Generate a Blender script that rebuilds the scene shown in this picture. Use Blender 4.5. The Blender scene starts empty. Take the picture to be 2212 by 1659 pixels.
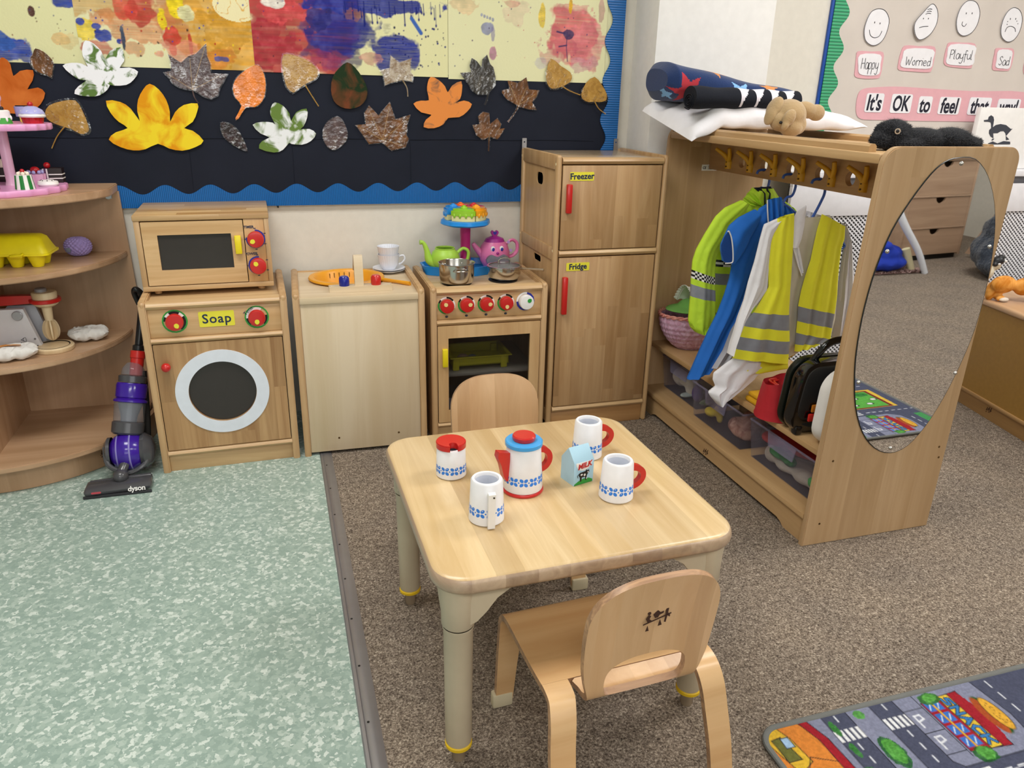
import bpy, bmesh, math, random
import numpy as np
from math import sin, cos, pi, radians
from mathutils import Vector, Matrix
from mathutils.geometry import tessellate_polygon

SC = bpy.context.scene
COL = SC.collection
random.seed(7)

# ---------------------------------------------------------------- camera
F_PX = 1632.82; PITCH = .367; ROLL = -.0241; YAW = .3034
CAM = np.array([.9311, -2.9122, 1.2065])
_fw = np.array([sin(YAW)*cos(PITCH), cos(YAW)*cos(PITCH), -sin(PITCH)])
_r0 = np.array([cos(YAW), -sin(YAW), 0.]); _d0 = np.cross(_fw, _r0)
_rt = _r0*cos(ROLL) + _d0*sin(ROLL); _dn = -_r0*sin(ROLL) + _d0*cos(ROLL)
cd = bpy.data.cameras.new('camera'); cam = bpy.data.objects.new('camera', cd); COL.objects.link(cam)
cd.sensor_width = 36; cd.lens = F_PX/2212*36; cd.clip_start = .02; cd.clip_end = 60
cam.matrix_world = Matrix([[_rt[i], -_dn[i], -_fw[i], CAM[i]] for i in range(3)] + [[0, 0, 0, 1]])
SC.camera = cam

# ---------------------------------------------------------------- light
wd = bpy.data.worlds.new('world'); SC.world = wd; wd.use_nodes = True
wd.node_tree.nodes['Background'].inputs[0].default_value = (.95, .97, 1, 1)
wd.node_tree.nodes['Background'].inputs[1].default_value = .6
PANELS = [(.6, -1.35), (3.2, -1.35), (5.6, -1.35), (.6, -3.9), (3.2, -3.9), (5.6, -3.9)]
# added front fill, no source seen; stands before a made-up window frame
ld = bpy.data.lights.new('front_fill_light', 'AREA'); ld.shape = 'RECTANGLE'; ld.size = 4.2; ld.size_y = 1.3; ld.energy = 42; ld.color = (.93, .97, 1)
lo = bpy.data.objects.new('front_fill_light', ld); COL.objects.link(lo); lo.location = (1.2, -6.52, 1.6); lo.rotation_euler = (pi/2, 0, 0)
for i, (lx, ly) in enumerate(PANELS):
    ld = bpy.data.lights.new('ceiling_lamp', 'AREA'); ld.shape = 'RECTANGLE'; ld.size = 1.25; ld.size_y = .6
    ld.energy = 25; ld.color = (1, .985, .955)
    lo = bpy.data.objects.new('ceiling_lamp', ld); COL.objects.link(lo); lo.location = (lx, ly, 2.55)
SC.view_settings.view_transform = 'Standard'; SC.view_settings.look = 'None'
SC.view_settings.gamma = 1; SC.view_settings.use_curve_mapping = False
SC.view_settings.exposure = -0.08

# ---------------------------------------------------------------- measuring helpers (photo pixel -> point on a plane)
def bp(u, v, ax, val):
    D = _fw + _rt*(u - 1106)/F_PX + _dn*(v - 829.5)/F_PX
    i = 'xyz'.index(ax); return CAM + (val - CAM[i])/D[i]*D
def wx(u, v, y=0.):
    p = bp(u, v, 'y', y); return (float(p[0]), float(p[2]))

# ---------------------------------------------------------------- materials
def lin(h):
    h = h.lstrip('#'); c = [int(h[i:i+2], 16)/255 for i in (0, 2, 4)]
    return tuple((x/12.92 if x <= .04045 else ((x+.055)/1.055)**2.4) for x in c)
MC = {}
def _new(name):
    m = bpy.data.materials.new(name); m.use_nodes = True
    nt = m.node_tree; return m, nt, nt.nodes['Principled BSDF']
def N(nt, t, **k):
    n = nt.nodes.new(t)
    for a, b in k.items():
        if a.startswith('i_'):
            n.inputs[int(a[2:]) if a[2:].isdigit() else a[2:].replace('_', ' ')].default_value = b
        else: setattr(n, a, b)
    return n
def math_n(nt, op, a, b=None, c=None):
    n = nt.nodes.new('ShaderNodeMath'); n.operation = op
    for i, v in enumerate((a, b, c)):
        if v is None: continue
        if isinstance(v, (int, float)): n.inputs[i].default_value = v
        else: nt.links.new(v, n.inputs[i])
    return n.outputs[0]
def ramp(nt, fac, stops):
    r = nt.nodes.new('ShaderNodeValToRGB'); e = r.color_ramp.elements
    while len(e) < len(stops): e.new(.5)
    for el, (p, c) in zip(e, stops):
        el.position = p; el.color = (*c, 1) if len(c) == 3 else c
    nt.links.new(fac, r.inputs[0]); return r.outputs[0]
def mixc(nt, fac, a, b, mode='MIX'):
    n = nt.nodes.new('ShaderNodeMix'); n.data_type = 'RGBA'; n.blend_type = mode
    for s, v in ((n.inputs[0], fac), (n.inputs[6], a), (n.inputs[7], b)):
        if isinstance(v, (int, float)): s.default_value = v
        elif isinstance(v, tuple): s.default_value = (*v, 1) if len(v) == 3 else v
        else: nt.links.new(v, s)
    return n.outputs[2]
def plain(name, hexc, rough=.5, metal=0, bump=0, bscale=200, var=0, vscale=30, alpha=1, trans=0, sheen=0, coat=0, ior=1.45, bd=.002):
    if name in MC: return MC[name]
    m, nt, b = _new(name); c = lin(hexc)
    b.inputs['Roughness'].default_value = rough; b.inputs['Metallic'].default_value = metal
    b.inputs['IOR'].default_value = ior
    if alpha < 1: b.inputs['Alpha'].default_value = alpha
    if trans: b.inputs['Transmission Weight'].default_value = trans
    if sheen: b.inputs['Sheen Weight'].default_value = sheen
    if coat: b.inputs['Coat Weight'].default_value = coat; b.inputs['Coat Roughness'].default_value = .08
    tc = N(nt, 'ShaderNodeTexCoord')
    n = N(nt, 'ShaderNodeTexNoise', i_Scale=vscale, i_Detail=4.); nt.links.new(tc.outputs['Object'], n.inputs['Vector'])
    v = var or .03
    c2 = tuple(min(1, x*(1+v)) for x in c); c1 = tuple(x*(1-v) for x in c)
    nt.links.new(ramp(nt, n.outputs[0], [(.3, c1), (.7, c2)]), b.inputs['Base Color'])
    if bump:
        n2 = N(nt, 'ShaderNodeTexNoise', i_Scale=bscale, i_Detail=3.); nt.links.new(tc.outputs['Object'], n2.inputs['Vector'])
        bn = N(nt, 'ShaderNodeBump', i_Strength=bump, i_Distance=bd); nt.links.new(n2.outputs[0], bn.inputs['Height'])
        nt.links.new(bn.outputs[0], b.inputs['Normal'])
    MC[name] = m; return m
def wood(name, light, dark, grain='z', stave=0, across='x', slen=.3, rough=.42, gs=1., sv=.28, coat=.15):
    """clear-varnished wood: streaks run along `grain`; optional glued staves of width `stave`"""
    if name in MC: return MC[name]
    m, nt, b = _new(name); L = nt.links
    tc = N(nt, 'ShaderNodeTexCoord'); sep = N(nt, 'ShaderNodeSeparateXYZ'); L.new(tc.outputs['Object'], sep.inputs[0])
    ax = {'x': 0, 'y': 1, 'z': 2}
    rnd = None
    off = 0.
    if stave:
        a = math_n(nt, 'FLOOR', math_n(nt, 'DIVIDE', sep.outputs[ax[across]], stave))
        w1 = N(nt, 'ShaderNodeTexWhiteNoise', noise_dimensions='1D'); L.new(a, w1.inputs['W'])
        g = math_n(nt, 'FLOOR', math_n(nt, 'ADD', math_n(nt, 'DIVIDE', sep.outputs[ax[grain]], slen), w1.outputs[0]))
        w2 = N(nt, 'ShaderNodeTexWhiteNoise', noise_dimensions='2D')
        cb = N(nt, 'ShaderNodeCombineXYZ'); L.new(a, cb.inputs[0]); L.new(g, cb.inputs[1]); L.new(cb.outputs[0], w2.inputs['Vector'])
        rnd = w2.outputs[0]
    mp = N(nt, 'ShaderNodeMapping'); sc = [26*gs, 26*gs, 26*gs]; sc[ax[grain]] = 1.6*gs
    mp.inputs['Scale'].default_value = sc; L.new(tc.outputs['Object'], mp.inputs[0])
    vec = mp.outputs[0]
    if rnd is not None:
        va = N(nt, 'ShaderNodeVectorMath', operation='ADD'); L.new(vec, va.inputs[0])
        s2 = math_n(nt, 'MULTIPLY', rnd, 37.); cb2 = N(nt, 'ShaderNodeCombineXYZ')
        for i in range(3): L.new(s2, cb2.inputs[i])
        L.new(cb2.outputs[0], va.inputs[1]); vec = va.outputs[0]
    n = N(nt, 'ShaderNodeTexNoise', i_Scale=1., i_Detail=5., i_Roughness=.6, i_Distortion=1.2); L.new(vec, n.inputs['Vector'])
    n3 = N(nt, 'ShaderNodeTexNoise', i_Scale=.25, i_Detail=2., i_Distortion=2.); L.new(vec, n3.inputs['Vector'])
    f = math_n(nt, 'ADD', math_n(nt, 'MULTIPLY', n.outputs[0], .55), math_n(nt, 'MULTIPLY', n3.outputs[0], .45))
    cl, cdk = [(c[0]*.985, c[1]*.99, c[2]*1.13) for c in (lin(light), lin(dark))]
    col = ramp(nt, f, [(.36, cdk), (.5, tuple((x+y)/2 for x, y in zip(cl, cdk))), (.62, cl)])
    if rnd is not None:
        tint = ramp(nt, rnd, [(0., (1-sv, 1-sv*1.15, 1-sv*1.35)), (.5, (1-.35*sv,)*3), (1., (1., 1., 1.))])
        col = mixc(nt, 1., col, tint, 'MULTIPLY')
    L.new(col, b.inputs['Base Color'])
    b.inputs['Roughness'].default_value = rough
    b.inputs['Coat Weight'].default_value = coat; b.inputs['Coat Roughness'].default_value = .2
    bn = N(nt, 'ShaderNodeBump', i_Strength=.08, i_Distance=.001); L.new(n.outputs[0], bn.inputs['Height']); L.new(bn.outputs[0], b.inputs['Normal'])
    MC[name] = m; return m
def vcol(name, rough=.7, bump=0, bs=300):
    if name in MC: return MC[name]
    m, nt, b = _new(name)
    a = N(nt, 'ShaderNodeVertexColor', layer_name='Col'); nt.links.new(a.outputs[0], b.inputs['Base Color'])
    b.inputs['Roughness'].default_value = rough; b.inputs['Specular IOR Level'].default_value = .15
    if bump:
        tc = N(nt, 'ShaderNodeTexCoord'); n2 = N(nt, 'ShaderNodeTexNoise', i_Scale=bs, i_Detail=2.); nt.links.new(tc.outputs['Object'], n2.inputs['Vector'])
        bn = N(nt, 'ShaderNodeBump', i_Strength=bump, i_Distance=.003); nt.links.new(n2.outputs[0], bn.inputs['Height'])
        nt.links.new(bn.outputs[0], b.inputs['Normal'])
    MC[name] = m; return m
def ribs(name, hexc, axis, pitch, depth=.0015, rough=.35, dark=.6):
    """corrugated card: real ribs in the bump, colour a little darker in the grooves"""
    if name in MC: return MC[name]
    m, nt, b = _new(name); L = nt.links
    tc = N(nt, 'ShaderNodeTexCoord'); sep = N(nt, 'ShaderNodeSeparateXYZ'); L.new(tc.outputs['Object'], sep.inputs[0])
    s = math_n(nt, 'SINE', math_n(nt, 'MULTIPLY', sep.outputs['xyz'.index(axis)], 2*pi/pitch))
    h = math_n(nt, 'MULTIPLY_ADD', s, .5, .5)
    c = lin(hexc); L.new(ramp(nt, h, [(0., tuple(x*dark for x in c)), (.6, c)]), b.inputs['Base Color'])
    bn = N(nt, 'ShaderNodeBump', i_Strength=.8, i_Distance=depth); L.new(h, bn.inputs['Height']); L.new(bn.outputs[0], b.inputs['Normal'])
    b.inputs['Roughness'].default_value = rough
    MC[name] = m; return m

# ---------------------------------------------------------------- mesh builder
class MB:
    def __init__(s): s.bm = bmesh.new()
    def add(s, t, mi=0, M=None):
        if M is not None: t.transform(M)
        for f in t.faces: f.material_index = mi; f.smooth = True
        me = bpy.data.meshes.new('t'); t.to_mesh(me); t.free(); s.bm.from_mesh(me); bpy.data.meshes.remove(me); return s
    def box(s, x0, x1, y0, y1, z0, z1, bev=.0015, mi=0, M=None, seg=2):
        t = bmesh.new(); bmesh.ops.create_cube(t, size=1)
        bmesh.ops.transform(t, matrix=Matrix.Translation(((x0+x1)/2, (y0+y1)/2, (z0+z1)/2)) @ Matrix.Diagonal((abs(x1-x0), abs(y1-y0), abs(z1-z0), 1)), verts=t.verts)
        if bev:
            bev = min(bev, .48*min(abs(x1-x0), abs(y1-y0), abs(z1-z0)))
            bmesh.ops.bevel(t, geom=t.edges[:], offset=bev, segments=seg, affect='EDGES', profile=.5)
        return s.add(t, mi, M)
    def lathe(s, prof, c=(0, 0, 0), seg=28, mi=0, M=None, sx=1, sy=1, wav=None):
        t = bmesh.new(); rings = []
        for r, z in prof:
            if r < 1e-6: rings.append([t.verts.new((0, 0, z))])
            else:
                ring = []
                for k in range(seg):
                    a = 2*pi*k/seg; rr = r*(wav(a, z) if wav else 1)
                    ring.append(t.verts.new((rr*cos(a)*sx, rr*sin(a)*sy, z)))
                rings.append(ring)
        for a, b in zip(rings, rings[1:]):
            for k in range(seg):
                k2 = (k+1) % seg
                if len(a) == 1 and len(b) == 1: continue
                if len(a) == 1: t.faces.new((a[0], b[k2], b[k]))
                elif len(b) == 1: t.faces.new((a[k], a[k2], b[0]))
                else: t.faces.new((a[k], a[k2], b[k2], b[k]))
        bmesh.ops.recalc_face_normals(t, faces=t.faces)
        T = Matrix.Translation(c)
        return s.add(t, mi, (T @ M) if M is not None else T)
    def cyl(s, p0, p1, r0, r1=None, seg=20, mi=0, bev=0):
        p0, p1 = Vector(p0), Vector(p1); r1 = r0 if r1 is None else r1; h = (p1-p0).length
        q = Vector((0, 0, 1)).rotation_difference((p1-p0).normalized()).to_matrix().to_4x4()
        pr = [(0, 0), (r0-bev, 0), (r0, bev), (r1, h-bev), (r1-bev, h), (0, h)] if bev else [(0, 0), (r0, 0), (r1, h), (0, h)]
        return s.lathe(pr, p0, seg, mi, q)
    def sph(s, c, r, mi=0, seg=20, rings=12, M=None):
        r = (r, r, r) if isinstance(r, (int, float)) else r
        t = bmesh.new(); bmesh.ops.create_uvsphere(t, u_segments=seg, v_segments=rings, radius=1)
        X = Matrix.Translation(c) @ (M if M is not None else Matrix()) @ Matrix.Diagonal((*r, 1))
        return s.add(t, mi, X)
    def tube(s, pts, r, seg=10, mi=0, sub=4, closed=False, sx=1.):
        P = [Vector(p) for p in pts]; R = r if isinstance(r, (list, tuple)) else [r]*len(P)
        if sub > 1 and len(P) > 2:
            Q, RR = [], []; n = len(P)
            rng = n if closed else n-1
            for i in range(rng):
                p0, p1, p2, p3 = (P[(i-1) % n], P[i], P[(i+1) % n], P[(i+2) % n]) if closed else (P[max(i-1, 0)], P[i], P[i+1], P[min(i+2, n-1)])
                for k in range(sub):
                    u = k/sub
                    Q.append(.5*((2*p1)+(p2-p0)*u+(2*p0-5*p1+4*p2-p3)*u*u+(3*p1-p0-3*p2+p3)*u**3))
                    RR.append(R[i]*(1-u)+R[(i+1) % n]*u)
            if not closed: Q.append(P[-1]); RR.append(R[-1])
            P, R = Q, RR
        t = bmesh.new(); rings = []; n = len(P); up = None
        for i, p in enumerate(P):
            if closed: d = (P[(i+1) % n]-P[i-1]).normalized()
            else: d = (P[min(i+1, n-1)]-P[max(i-1, 0)]).normalized()
            if up is None: up = d.orthogonal().normalized()
            up = (up - d*up.dot(d)).normalized(); sd = d.cross(up)
            rings.append([t.verts.new(p + (up*cos(2*pi*k/seg)*sx + sd*sin(2*pi*k/seg))*R[i]) for k in range(seg)])
        pairs = list(zip(rings, rings[1:])) + ([(rings[-1], rings[0])] if closed else [])
        for a, b in pairs:
            for k in range(seg): t.faces.new((a[k], a[(k+1) % seg], b[(k+1) % seg], b[k]))
        if not closed: t.faces.new(rings[0][::-1]); t.faces.new(rings[-1])
        bmesh.ops.recalc_face_normals(t, faces=t.faces)
        return s.add(t, mi)
    def prism(s, outer, lo, hi, plane='xz', holes=(), mi=0, M=None, bev=0):
        """polygon in a coordinate plane extruded along the third axis, holes allowed"""
        loops = [list(outer)] + [list(h) for h in holes]
        P3 = {'xz': lambda a, b, c: (a, c, b), 'xy': lambda a, b, c: (a, b, c), 'yz': lambda a, b, c: (c, a, b)}[plane]
        t = bmesh.new(); tris = tessellate_polygon([[Vector((a, b, 0)) for a, b in l] for l in loops])
        flat = [p for l in loops for p in l]
        A = [t.verts.new(P3(a, b, lo)) for a, b in flat]; B = [t.verts.new(P3(a, b, hi)) for a, b in flat]
        for tri in tris:
            if len(set(tri)) < 3: continue
            try: t.faces.new([A[i] for i in tri]); t.faces.new([B[i] for i in reversed(tri)])
            except ValueError: pass
        k = 0
        for l in loops:
            n = len(l)
            for i in range(n):
                j = (i+1) % n
                try: t.faces.new((A[k+i], A[k+j], B[k+j], B[k+i]))
                except ValueError: pass
            k += n
        bmesh.ops.recalc_face_normals(t, faces=t.faces)
        return s.add(t, mi, M)
    def grid(s, fn, nu, nv, mi=0, cu=False, mfn=None, flip=False):
        """fn(u,v)->xyz ; mfn(u,v)->material index of the face"""
        t = bmesh.new(); nuu = nu if cu else nu+1
        V = [[t.verts.new(fn(i/nu, j/nv)) for i in range(nuu)] for j in range(nv+1)]
        info = []
        for j in range(nv):
            for i in range(nu):
                a, b = V[j][i], V[j][(i+1) % nuu]; c, d = V[j+1][(i+1) % nuu], V[j+1][i]
                f = t.faces.new((a, d, c, b) if flip else (a, b, c, d)); f.smooth = True
                f.material_index = mfn((i+.5)/nu, (j+.5)/nv) if mfn else mi
        me = bpy.data.meshes.new('t'); t.to_mesh(me); t.free(); s.bm.from_mesh(me); bpy.data.meshes.remove(me); return s
    def merge(s, me, mi=0, M=None):
        t = bmesh.new(); t.from_mesh(me); return s.add(t, mi, M)
    def weld(s, d=1e-5): bmesh.ops.remove_doubles(s.bm, verts=s.bm.verts, dist=d); return s
    def tf(s, M): s.bm.transform(M); return s

def obj(name, mb, mats, parent=None, world=False, sharp=40, label=None):
    me = bpy.data.meshes.new(name)
    if world and parent is not None: mb.tf(Matrix.Translation(-Vector(parent.location)))
    mb.bm.to_mesh(me); mb.bm.free()
    for m in (mats if isinstance(mats, (list, tuple)) else [mats]): me.materials.append(m)
    me.shade_smooth() if hasattr(me, 'shade_smooth') else None
    try: me.set_sharp_from_angle(angle=radians(sharp))
    except Exception: pass
    o = bpy.data.objects.new(name, me); COL.objects.link(o)
    if parent is not None: o.parent = parent
    if label: o['label'] = label
    return o
def tag(o, label, cat, group=None, kind=None):
    o['label'] = label; o['category'] = cat
    if group: o['group'] = group
    if kind: o['kind'] = kind
    return o
def thing(name, label, cat, loc=(0, 0, 0), rz=0, group=None):
    o = bpy.data.objects.new(name, None); COL.objects.link(o); o.empty_display_size = .02
    o.location = loc; o.rotation_euler = (0, 0, rz); return tag(o, label, cat, group)
def solo(name, mb, mats, label, cat, base, group=None, local=False, rz=0, sharp=40):
    """a thing that is one mesh; vertices in world space unless local"""
    if not local: mb.tf(Matrix.Translation(-Vector(base)))
    o = obj(name, mb, mats, sharp=sharp); o.location = base; o.rotation_euler = (0, 0, rz); return tag(o, label, cat, group)
def struct(name, mb, m):
    o = obj(name, mb, m); o['kind'] = 'structure'; return o
def dup(root, loc, rz=None, label=None, group=None):
    r = root.copy(); COL.objects.link(r); r.location = loc
    if rz is not None: r.rotation_euler = (0, 0, rz)
    if label: r['label'] = label
    if group: r['group'] = group
    for ch in list(root.children):
        c = ch.copy(); COL.objects.link(c); c.parent = r
        for g in ch.children:
            d = g.copy(); COL.objects.link(d); d.parent = c
    return r
def text_mesh(txt, size, ext=.0004, off=0., shear=0., align='CENTER', sp=1.):
    cu = bpy.data.curves.new('txt', 'FONT'); cu.body = txt; cu.size = size; cu.extrude = ext; cu.offset = off
    cu.shear = shear; cu.align_x = align; cu.align_y = 'CENTER'; cu.space_character = sp; cu.resolution_u = 3
    o = bpy.data.objects.new('txt', cu); COL.objects.link(o); bpy.context.view_layer.update()
    dg = bpy.context.evaluated_depsgraph_get(); me = bpy.data.meshes.new_from_object(o.evaluated_get(dg))
    bpy.data.objects.remove(o); bpy.data.curves.remove(cu); return me
def frame_front(c, rx=0., rot=0.):
    """matrix placing xy-drawn things on a vertical surface facing -Y"""
    return Matrix.Translation(c) @ Matrix.Rotation(rx, 4, 'Z') @ Matrix.Rotation(pi/2, 4, 'X') @ Matrix.Rotation(rot, 4, 'Z')
def ell(cx, cy, rx, ry, n=48, rot=0.):
    return [(cx+rx*cos(a)*cos(rot)-ry*sin(a)*sin(rot), cy+rx*cos(a)*sin(rot)+ry*sin(a)*cos(rot)) for a in (2*pi*k/n for k in range(n))]
def rrect(x0, x1, y0, y1, r, n=6):
    P = []
    for cx, cy, a0 in ((x1-r, y0+r, -pi/2), (x1-r, y1-r, 0), (x0+r, y1-r, pi/2), (x0+r, y0+r, pi)):
        for k in range(n+1):
            a = a0 + pi/2*k/n; P.append((cx+r*cos(a), cy+r*sin(a)))
    return P
def smooth_poly(P, sub=4):
    n = len(P); Q = []
    for i in range(n):
        p0, p1, p2, p3 = (np.array(P[(i+k) % n]) for k in (-1, 0, 1, 2))
        for k in range(sub):
            u = k/sub; Q.append(tuple(.5*((2*p1)+(p2-p0)*u+(2*p0-5*p1+4*p2-p3)*u*u+(3*p1-p0-3*p2+p3)*u**3)))
    return Q
def softblob(name, balls, mats, parent=None, vox=.006, world=False, smooth=6, disp=0., dscale=40, label=None):
    """one continuous soft body out of overlapping ellipsoids (remeshed and smoothed): balls = (centre, radii, optional euler)"""
    mb = MB()
    for b in balls:
        M = Matrix.Rotation(0, 4, 'X')
        if len(b) > 2:
            from mathutils import Euler
            M = Euler(b[2]).to_matrix().to_4x4()
        mb.sph(b[0], b[1], M=M, seg=16, rings=10)
    if world and parent is not None: mb.tf(Matrix.Translation(-Vector(parent.location)))
    o = obj('tmp', mb, mats)
    r = o.modifiers.new('r', 'REMESH'); r.mode = 'VOXEL'; r.voxel_size = vox
    sm = o.modifiers.new('s', 'SMOOTH'); sm.iterations = smooth; sm.factor = .5
    bpy.context.view_layer.update()
    me = bpy.data.meshes.new_from_object(o.evaluated_get(bpy.context.evaluated_depsgraph_get()))
    bpy.data.objects.remove(o)
    if disp:
        n = len(me.vertices); co = np.empty(n*3); me.vertices.foreach_get('co', co); co = co.reshape(-1, 3)
        no = np.empty(n*3); me.vertices.foreach_get('normal', no); no = no.reshape(-1, 3)
        d = (np.sin(co[:, 0]*dscale+1.3*np.sin(co[:, 2]*dscale*.8)) + np.sin(co[:, 1]*dscale*1.2+1.7*np.sin(co[:, 0]*dscale*.7)))*.5
        me.vertices.foreach_set('co', (co+no*(d*disp)[:, None]).ravel())
    me.shade_smooth() if hasattr(me, 'shade_smooth') else None
    me.name = name; q = bpy.data.objects.new(name, me); COL.objects.link(q)
    if parent is not None: q.parent = parent
    if label: q['label'] = label
    return q

# ---------------------------------------------------------------- numeric noise / colour canvas for painted paper and the printed rug
def vnoise(X, Y, sc, seed):
    rs = np.random.RandomState(seed); G = rs.rand(256, 256)
    x, y = X*sc+1000, Y*sc+1000; xi, yi = np.floor(x).astype(int), np.floor(y).astype(int); fx, fy = x-xi, y-yi
    fx, fy = fx*fx*(3-2*fx), fy*fy*(3-2*fy); g = lambda a, b: G[a % 256, b % 256]
    return (g(xi, yi)*(1-fx)+g(xi+1, yi)*fx)*(1-fy)+(g(xi, yi+1)*(1-fx)+g(xi+1, yi+1)*fx)*fy
def fbm(X, Y, sc, seed, o=4): return sum(vnoise(X, Y, sc*2**k, seed+k)*.5**k for k in range(o))/(2-.5**(o-1))
class Canvas:
    def __init__(s, x0, x1, y0, y1, res, bg):
        s.nx, s.ny = int((x1-x0)/res)+1, int((y1-y0)/res)+1
        s.x, s.y = np.linspace(x0, x1, s.nx), np.linspace(y0, y1, s.ny); s.X, s.Y = np.meshgrid(s.x, s.y)
        s.A = np.ones((s.ny, s.nx, 3))*np.array(lin(bg)); s.res = res
    def put(s, mask, hexc, op=1.):
        m = np.clip(mask, 0, 1)[..., None]*op; s.A = s.A*(1-m)+np.array(lin(hexc))*m; return s
    def soft(s, d): return np.clip(.5-d/s.res, 0, 1)
    def blob(s, cx, cy, rx, ry, col, op=1., rough=.5, rot=0., seed=0, edge=.12, sc=30, streak=0.):
        u, v = s.X-cx, s.Y-cy; c, t = cos(rot), sin(rot); a, b = (u*c+v*t)/rx, (-u*t+v*c)/ry
        d = np.sqrt(a*a+b*b)+rough*2*(fbm(s.X, s.Y, sc, seed)-.5)
        m = np.clip((1-d)/edge, 0, 1)
        col_ = np.array(lin(col)); w_ = fbm(s.X, s.Y, sc*1.7, seed+50, 3)[..., None]; w2 = vnoise(a*2.+w_[..., 0]*2, b*26, 1., seed+70)[..., None]
        cc = np.clip(col_*(.40+.62*w_+.30*w2)+.05*np.clip(w_-.5, 0, 1)*2, 0, 1); m0 = m*(.88+.12*w2[..., 0])
        if streak: m0 = m0*np.clip(1-streak+streak*2*vnoise(a*1.5, b*18, 1., seed+9), 0, 1)
        m0 = (m0*op)[..., None]; s.A = s.A*(1-m0)+cc*m0; return s
        if streak: m = m*np.clip(1-streak+streak*2*vnoise(a*1.5, b*18, 1., seed+9), 0, 1)
        return s.put(m, col, op)
    def ellipse(s, cx, cy, rx, ry, col, rot=0.):
        u, v = s.X-cx, s.Y-cy; c, t = cos(rot), sin(rot); a, b = (u*c+v*t)/rx, (-u*t+v*c)/ry
        return s.put(s.soft((np.sqrt(a*a+b*b)-1)*min(rx, ry)), col)
    def rect(s, x0, x1, y0, y1, col, rot=0.):
        cx, cy = (x0+x1)/2, (y0+y1)/2; u, v = s.X-cx, s.Y-cy; c, t = cos(rot), sin(rot)
        return s.put(s.soft(np.maximum(np.abs(u*c+v*t)-(x1-x0)/2, np.abs(-u*t+v*c)-(y1-y0)/2)), col)
    def line(s, P, w, col):
        for (ax, ay), (bx, by) in zip(P, P[1:]):
            dx, dy = bx-ax, by-ay; L = dx*dx+dy*dy+1e-12
            t = np.clip(((s.X-ax)*dx+(s.Y-ay)*dy)/L, 0, 1)
            s.put(s.soft(np.hypot(s.X-ax-t*dx, s.Y-ay-t*dy)-w/2), col)
        return s
    def poly(s, P, col, out=None, ow=.002):
        ins = np.zeros(s.X.shape, bool); n = len(P)
        for i in range(n):
            (x1, y1), (x2, y2) = P[i], P[(i+1) % n]
            if y1 == y2: continue
            c = ((y1 > s.Y) != (y2 > s.Y)) & (s.X < (x2-x1)*(s.Y-y1)/(y2-y1)+x1); ins ^= c
        s.put(ins.astype(float), col)
        if out: s.line(P+[P[0]], ow, out)
        return s
    def mesh(s, name, to3d, mat, curl=None):
        me = bpy.data.meshes.new(name); n = s.nx*s.ny
        X, Y = s.X.ravel(), s.Y.ravel(); co = np.stack(to3d(X, Y), 1)
        me.vertices.add(n); me.vertices.foreach_set('co', co.astype('f').ravel())
        i = np.arange(s.ny-1)[:, None]*s.nx+np.arange(s.nx-1)[None]; i = i.ravel()
        q = np.stack([i, i+1, i+1+s.nx, i+s.nx], 1).astype('i'); m = len(q)
        me.loops.add(m*4); me.loops.foreach_set('vertex_index', q.ravel())
        me.polygons.add(m); me.polygons.foreach_set('loop_start', np.arange(m, dtype='i')*4)
        me.update(calc_edges=True)
        at = me.color_attributes.new('Col', 'FLOAT_COLOR', 'POINT')
        c4 = np.ones((n, 4), 'f'); c4[:, :3] = s.A.reshape(-1, 3); at.data.foreach_set('color', c4.ravel())
        me.materials.append(mat); o = bpy.data.objects.new(name, me); COL.objects.link(o); return o

# ---------------------------------------------------------------- shared materials
W_FR = wood('fridge wood', '#cba673', '#b08754', 'z', .045, 'x', .33, sv=.27)
W_POST = wood('post wood', '#cba874', '#af8856', 'z')
W_RAIL = wood('rail wood', '#d2b27c', '#b78f5c', 'x')
W_PANEL = wood('panel wood', '#d6b27a', '#bd945e', 'z', gs=.6)
W_PALE = wood('pale birch', '#dcc9a2', '#cdb689', 'z', gs=.5, rough=.55)
W_PALEX = wood('pale birch top', '#e0cda6', '#d0b98c', 'x', gs=.5, rough=.5)
W_DOOR = wood('washer door wood', '#c69f69', '#9e7444', 'z', .075, 'x', .6, sv=.24)
W_TAB = wood('table maple', '#e7cd98', '#cfae74', 'y', .052, 'x', 50., rough=.34, sv=.24, coat=.3)
W_TABE = wood('table edge', '#cbb08a', '#a58a6c', 'y', .06, 'x', 9., rough=.4, sv=.25, coat=.3)
W_PLY = wood('bent ply', '#d9b27a', '#c79a62', 'x', gs=.7, rough=.36, coat=.25)
W_PLYV = wood('bent ply upright', '#dcb683', '#c99f6c', 'z', .035, 'x', 9., gs=.6, rough=.36, coat=.25, sv=.14)
W_PLYE = wood('ply edge', '#c49a6c', '#8e6b4c', 'x', gs=3., rough=.5)
W_SHELF = wood('shelf birch', '#bd9870', '#a58058', 'z', gs=.6)
W_SHELFX = wood('shelf birch flat', '#c4a078', '#aa865e', 'x', gs=.6)
W_UNIT = wood('unit birch', '#c39f6f', '#a98558', 'z', .09, 'y', 9., gs=.6, sv=.1)
W_UNITN = wood('unit end birch', '#c6a577', '#ae8c5d', 'z', .06, 'x', 9., gs=.6, sv=.1)
W_UNITY = wood('unit long birch', '#cba873', '#b38e5b', 'y', gs=.6)
M_GAP = plain('shadow gap black', '#17130f', .8)
M_BLACK = plain('black paint', '#0d0e12', .3)
M_RED = plain('red paint', '#c4221f', .28, coat=.3)
M_YEL = plain('yellow paint', '#e8d21a', .35, coat=.2)
M_WHITE = plain('white paint', '#eceae8', .35)
M_BLUEP = plain('blue print', '#2f7fd6', .4)
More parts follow.
